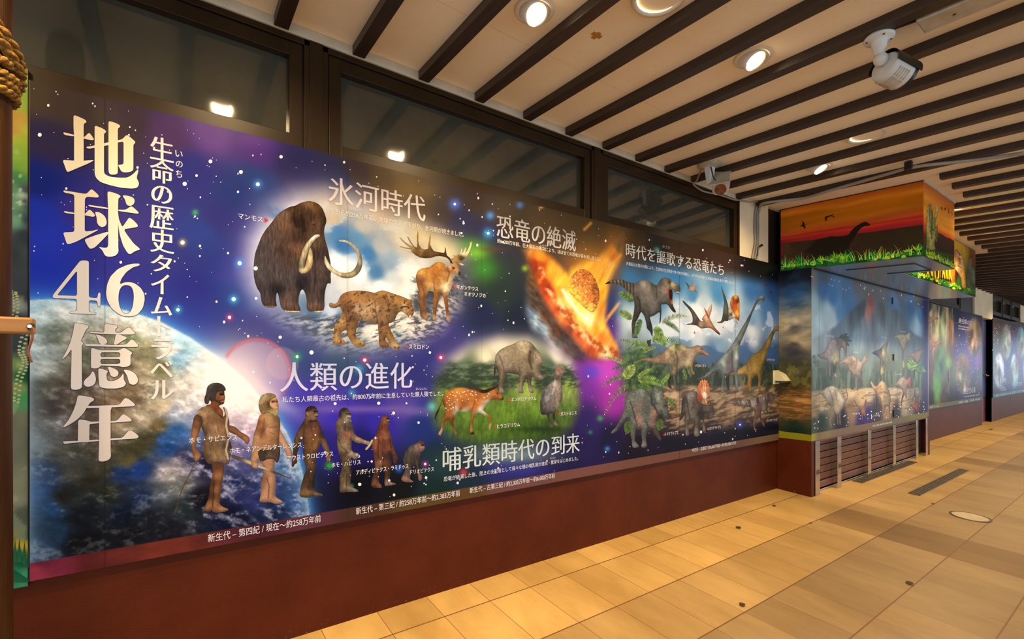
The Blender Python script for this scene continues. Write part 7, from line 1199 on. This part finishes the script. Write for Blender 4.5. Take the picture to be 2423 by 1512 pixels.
# ------------------------------------------------------------------ left edge: jungle poster, timber post with rope and arm
PRINT_GAIN[:] = [.62, .68, .8]
poster = thing('jungle_poster', 'green printed jungle poster strip at the left end of the mural', 'poster', (-.62, 0, .54))
WJ = Wall('y', -.016); px0 = MX0 - .42
s = MB(); s.box(px0, MX0 - .003, -.0158, 0, .53, 2.54); s.build('backing_board', M['black'], poster)
JC = '40,200,7a9c34 60,215,8aa838 65,250,94ac3c 35,280,b08a38 50,290,c09a44 30,310,b88c40 65,305,a8b03c 50,330,98a838 40,360,86a83c 60,400,7aa03c 45,420,4a8a4a 35,450,5a9a60 40,480,74a878 50,460,c0d8b8 60,450,4a5258 66,480,3c4448 62,520,3a4248 64,560,2e3438 60,600,3c4244 40,520,6aa078 40,600,2e3638 40,680,3a3e44 60,700,34383c 40,720,8a9086 35,760,34383e 55,780,3c4044 60,840,50584e 40,820,3a4246 45,860,7e9a54 65,890,1a5c34 60,940,4a9a5c 40,920,8a9a58 50,1000,76785c 40,1050,7c7e64 65,1050,70745a 60,1150,848668 45,1180,8a8c70 35,1230,5c6450 60,1220,58604c 60,1270,50604a 50,1290,c8a428 66,1290,c8a428 40,1310,2a5a40 55,1330,1a5438 60,1360,4aa070 40,1360,2a7a50'
def paint_j(px, U):
    rgb = sheet(WJ, px, U, JC); A, B_ = U[:, 0], U[:, 1]; n = fbm(A * 8, B_ * 7, 5, 4); rgb = rgb * (1 + (n - .5) * .35)[:, None]
    m_ = fbm(A * 18, B_ * 14, 7, 3); net = sstep(470, 440, np.abs(px[:, 1] - 455) * 10) * 0; lat = (np.abs(np.sin(A * 60 + B_ * 60)) < .5) & (np.abs(np.sin(A * 60 - B_ * 60)) < .5)
    rgb = over(rgb, lat * sstep(70, 40, np.abs(px[:, 1] - 460)) * sstep(56, 48, px[:, 0]) * .6, srgb('d4e4cc')); return over(rgb, sstep(.62, .66, m_) * .25, srgb('d8e0a8'))
board('printed_picture', WJ, np.linspace(px0, MX0 - .003, 60), .53, 2.54, 300, paint_j, poster)
def vine(pts, hx, seed):
    r_ = np.random.RandomState(seed); bl = []
    for i, p in enumerate(spline(P2(pts), 5)):
        for sg in (-1, 1): bl.append((p[0] + sg * 5 + r_.uniform(-1, 1), p[1] + sg * 2, 4.5, 2.6, hx))
    blobs('vine_leaf', WJ, bl, poster, off=.0006, n=8, label='printed pale vine leaves')
vine('62,785 50,830 60,860 45,900 38,950', 'b8c484', 2); vine('32,690 38,720 32,760', 'a8b878', 3)
figure('grass_blade', 'printed dark green palm blades', WJ, (0, 0, 1), [dict(p=q, g='1c5a38 2a6e48', sm=0, h=20) for q in ('30,1330 36,1275 40,1330', '40,1330 46,1272 52,1330', '52,1335 58,1280 64,1340', '62,1340 68,1298 71,1345', '28,1345 70,1372 68,1378 28,1378')], poster, 'print', off=.0008)
# the post: its right edge stands at the left border of the photo
YP = -.62; e = Y1(27.5, 800, YP); r_p = .075
post = thing('timber_post', 'round brown timber post at the left border of the photo', 'post', (e[0] - r_p, YP, SL * YP))
rot_ = [(r_p * (1.03 - .03 * t + .012 * math.sin(t * 9)), SL * YP + .06 + t * 2.98) for t in np.linspace(0, 1, 14)]
s = MB(); s.lathe(rot_ + [(r_p * .8, SL * YP + 3.10)], Matrix.Translation((e[0] - r_p, YP, 0)), 40); s.build('pole', M['post'], post)
s = MB(); z0_ = SL * YP; s.box(e[0] - .24, e[0] + .065, YP - .16, YP + .14, z0_ + .0, z0_ + .075, bev=.008); s.build('foot_block', M['plank'], post)
a, b_ = Y1(95, 757, YP - .03), Y1(95, 794, YP - .03); s = MB(); s.box(e[0] - .30, a[0], YP - .115, YP - .075, b_[2], a[2], bev=.006); arm = s.build('arm', M['plank'], post)
s = MB(); q = Y1(74, 773, YP - .115); s.lathe([(.010, 0), (.010, .008), (.005, .010), (.005, .022)], Matrix.Translation((q[0], YP - .113, q[2])) @ Matrix.Rotation(math.pi / 2, 4, 'X'), 12); s.build('bolt', M['steel'], arm)
s = MB(); s.tube(spline([(q[0], YP - .122, q[2]), (q[0] + .004, YP - .126, q[2] - .03), (q[0] - .004, YP - .124, q[2] - .07), (q[0] + .002, YP - .12, q[2] - .10)], 6), .003); s.build('cord', M['rust'], arm)
rope = thing('rope_lashing', 'twisted hemp rope lashed around the top of the timber post', 'rope', (e[0] - r_p, YP, 2.3))
zr = Y1(20, 150, YP)[2]
def coil(r_, z, tilt, ph, rad):
    n = 110; c = []
    for i in range(n + 1):
        t = 2 * math.pi * i / n; c.append(np.array([e[0] - r_p + r_ * math.cos(t), YP + r_ * math.sin(t), z + tilt * math.sin(t + ph)]))
    s = MB()
    for k in range(3):
        pts = []
        for i, p in enumerate(c):
            t = 2 * math.pi * i / n; ph2 = t * 9 + k * 2.094; rd = np.array([math.cos(t), math.sin(t), 0]); pts.append(p + rd * math.cos(ph2) * rad * .55 + np.array([0, 0, 1]) * math.sin(ph2) * rad * .55)
        s.tube(pts, rad * .62, 7)
    s.build('rope_turn', M['rope'], rope)
for i, (dz, tl_) in enumerate(((-.052, .006), (-.020, .004))): coil(r_p + .008, zr + dz, tl_, i, .013)
for i, (dz, tl_, ph) in enumerate(((.030, .085, 3.9), (.065, .085, 3.9))): coil(r_p + .016, zr + dz, tl_, ph, .014)
for i, dz in enumerate((-.085, -.108)): coil(r_p + .006, zr + dz, .010, 2, .012)
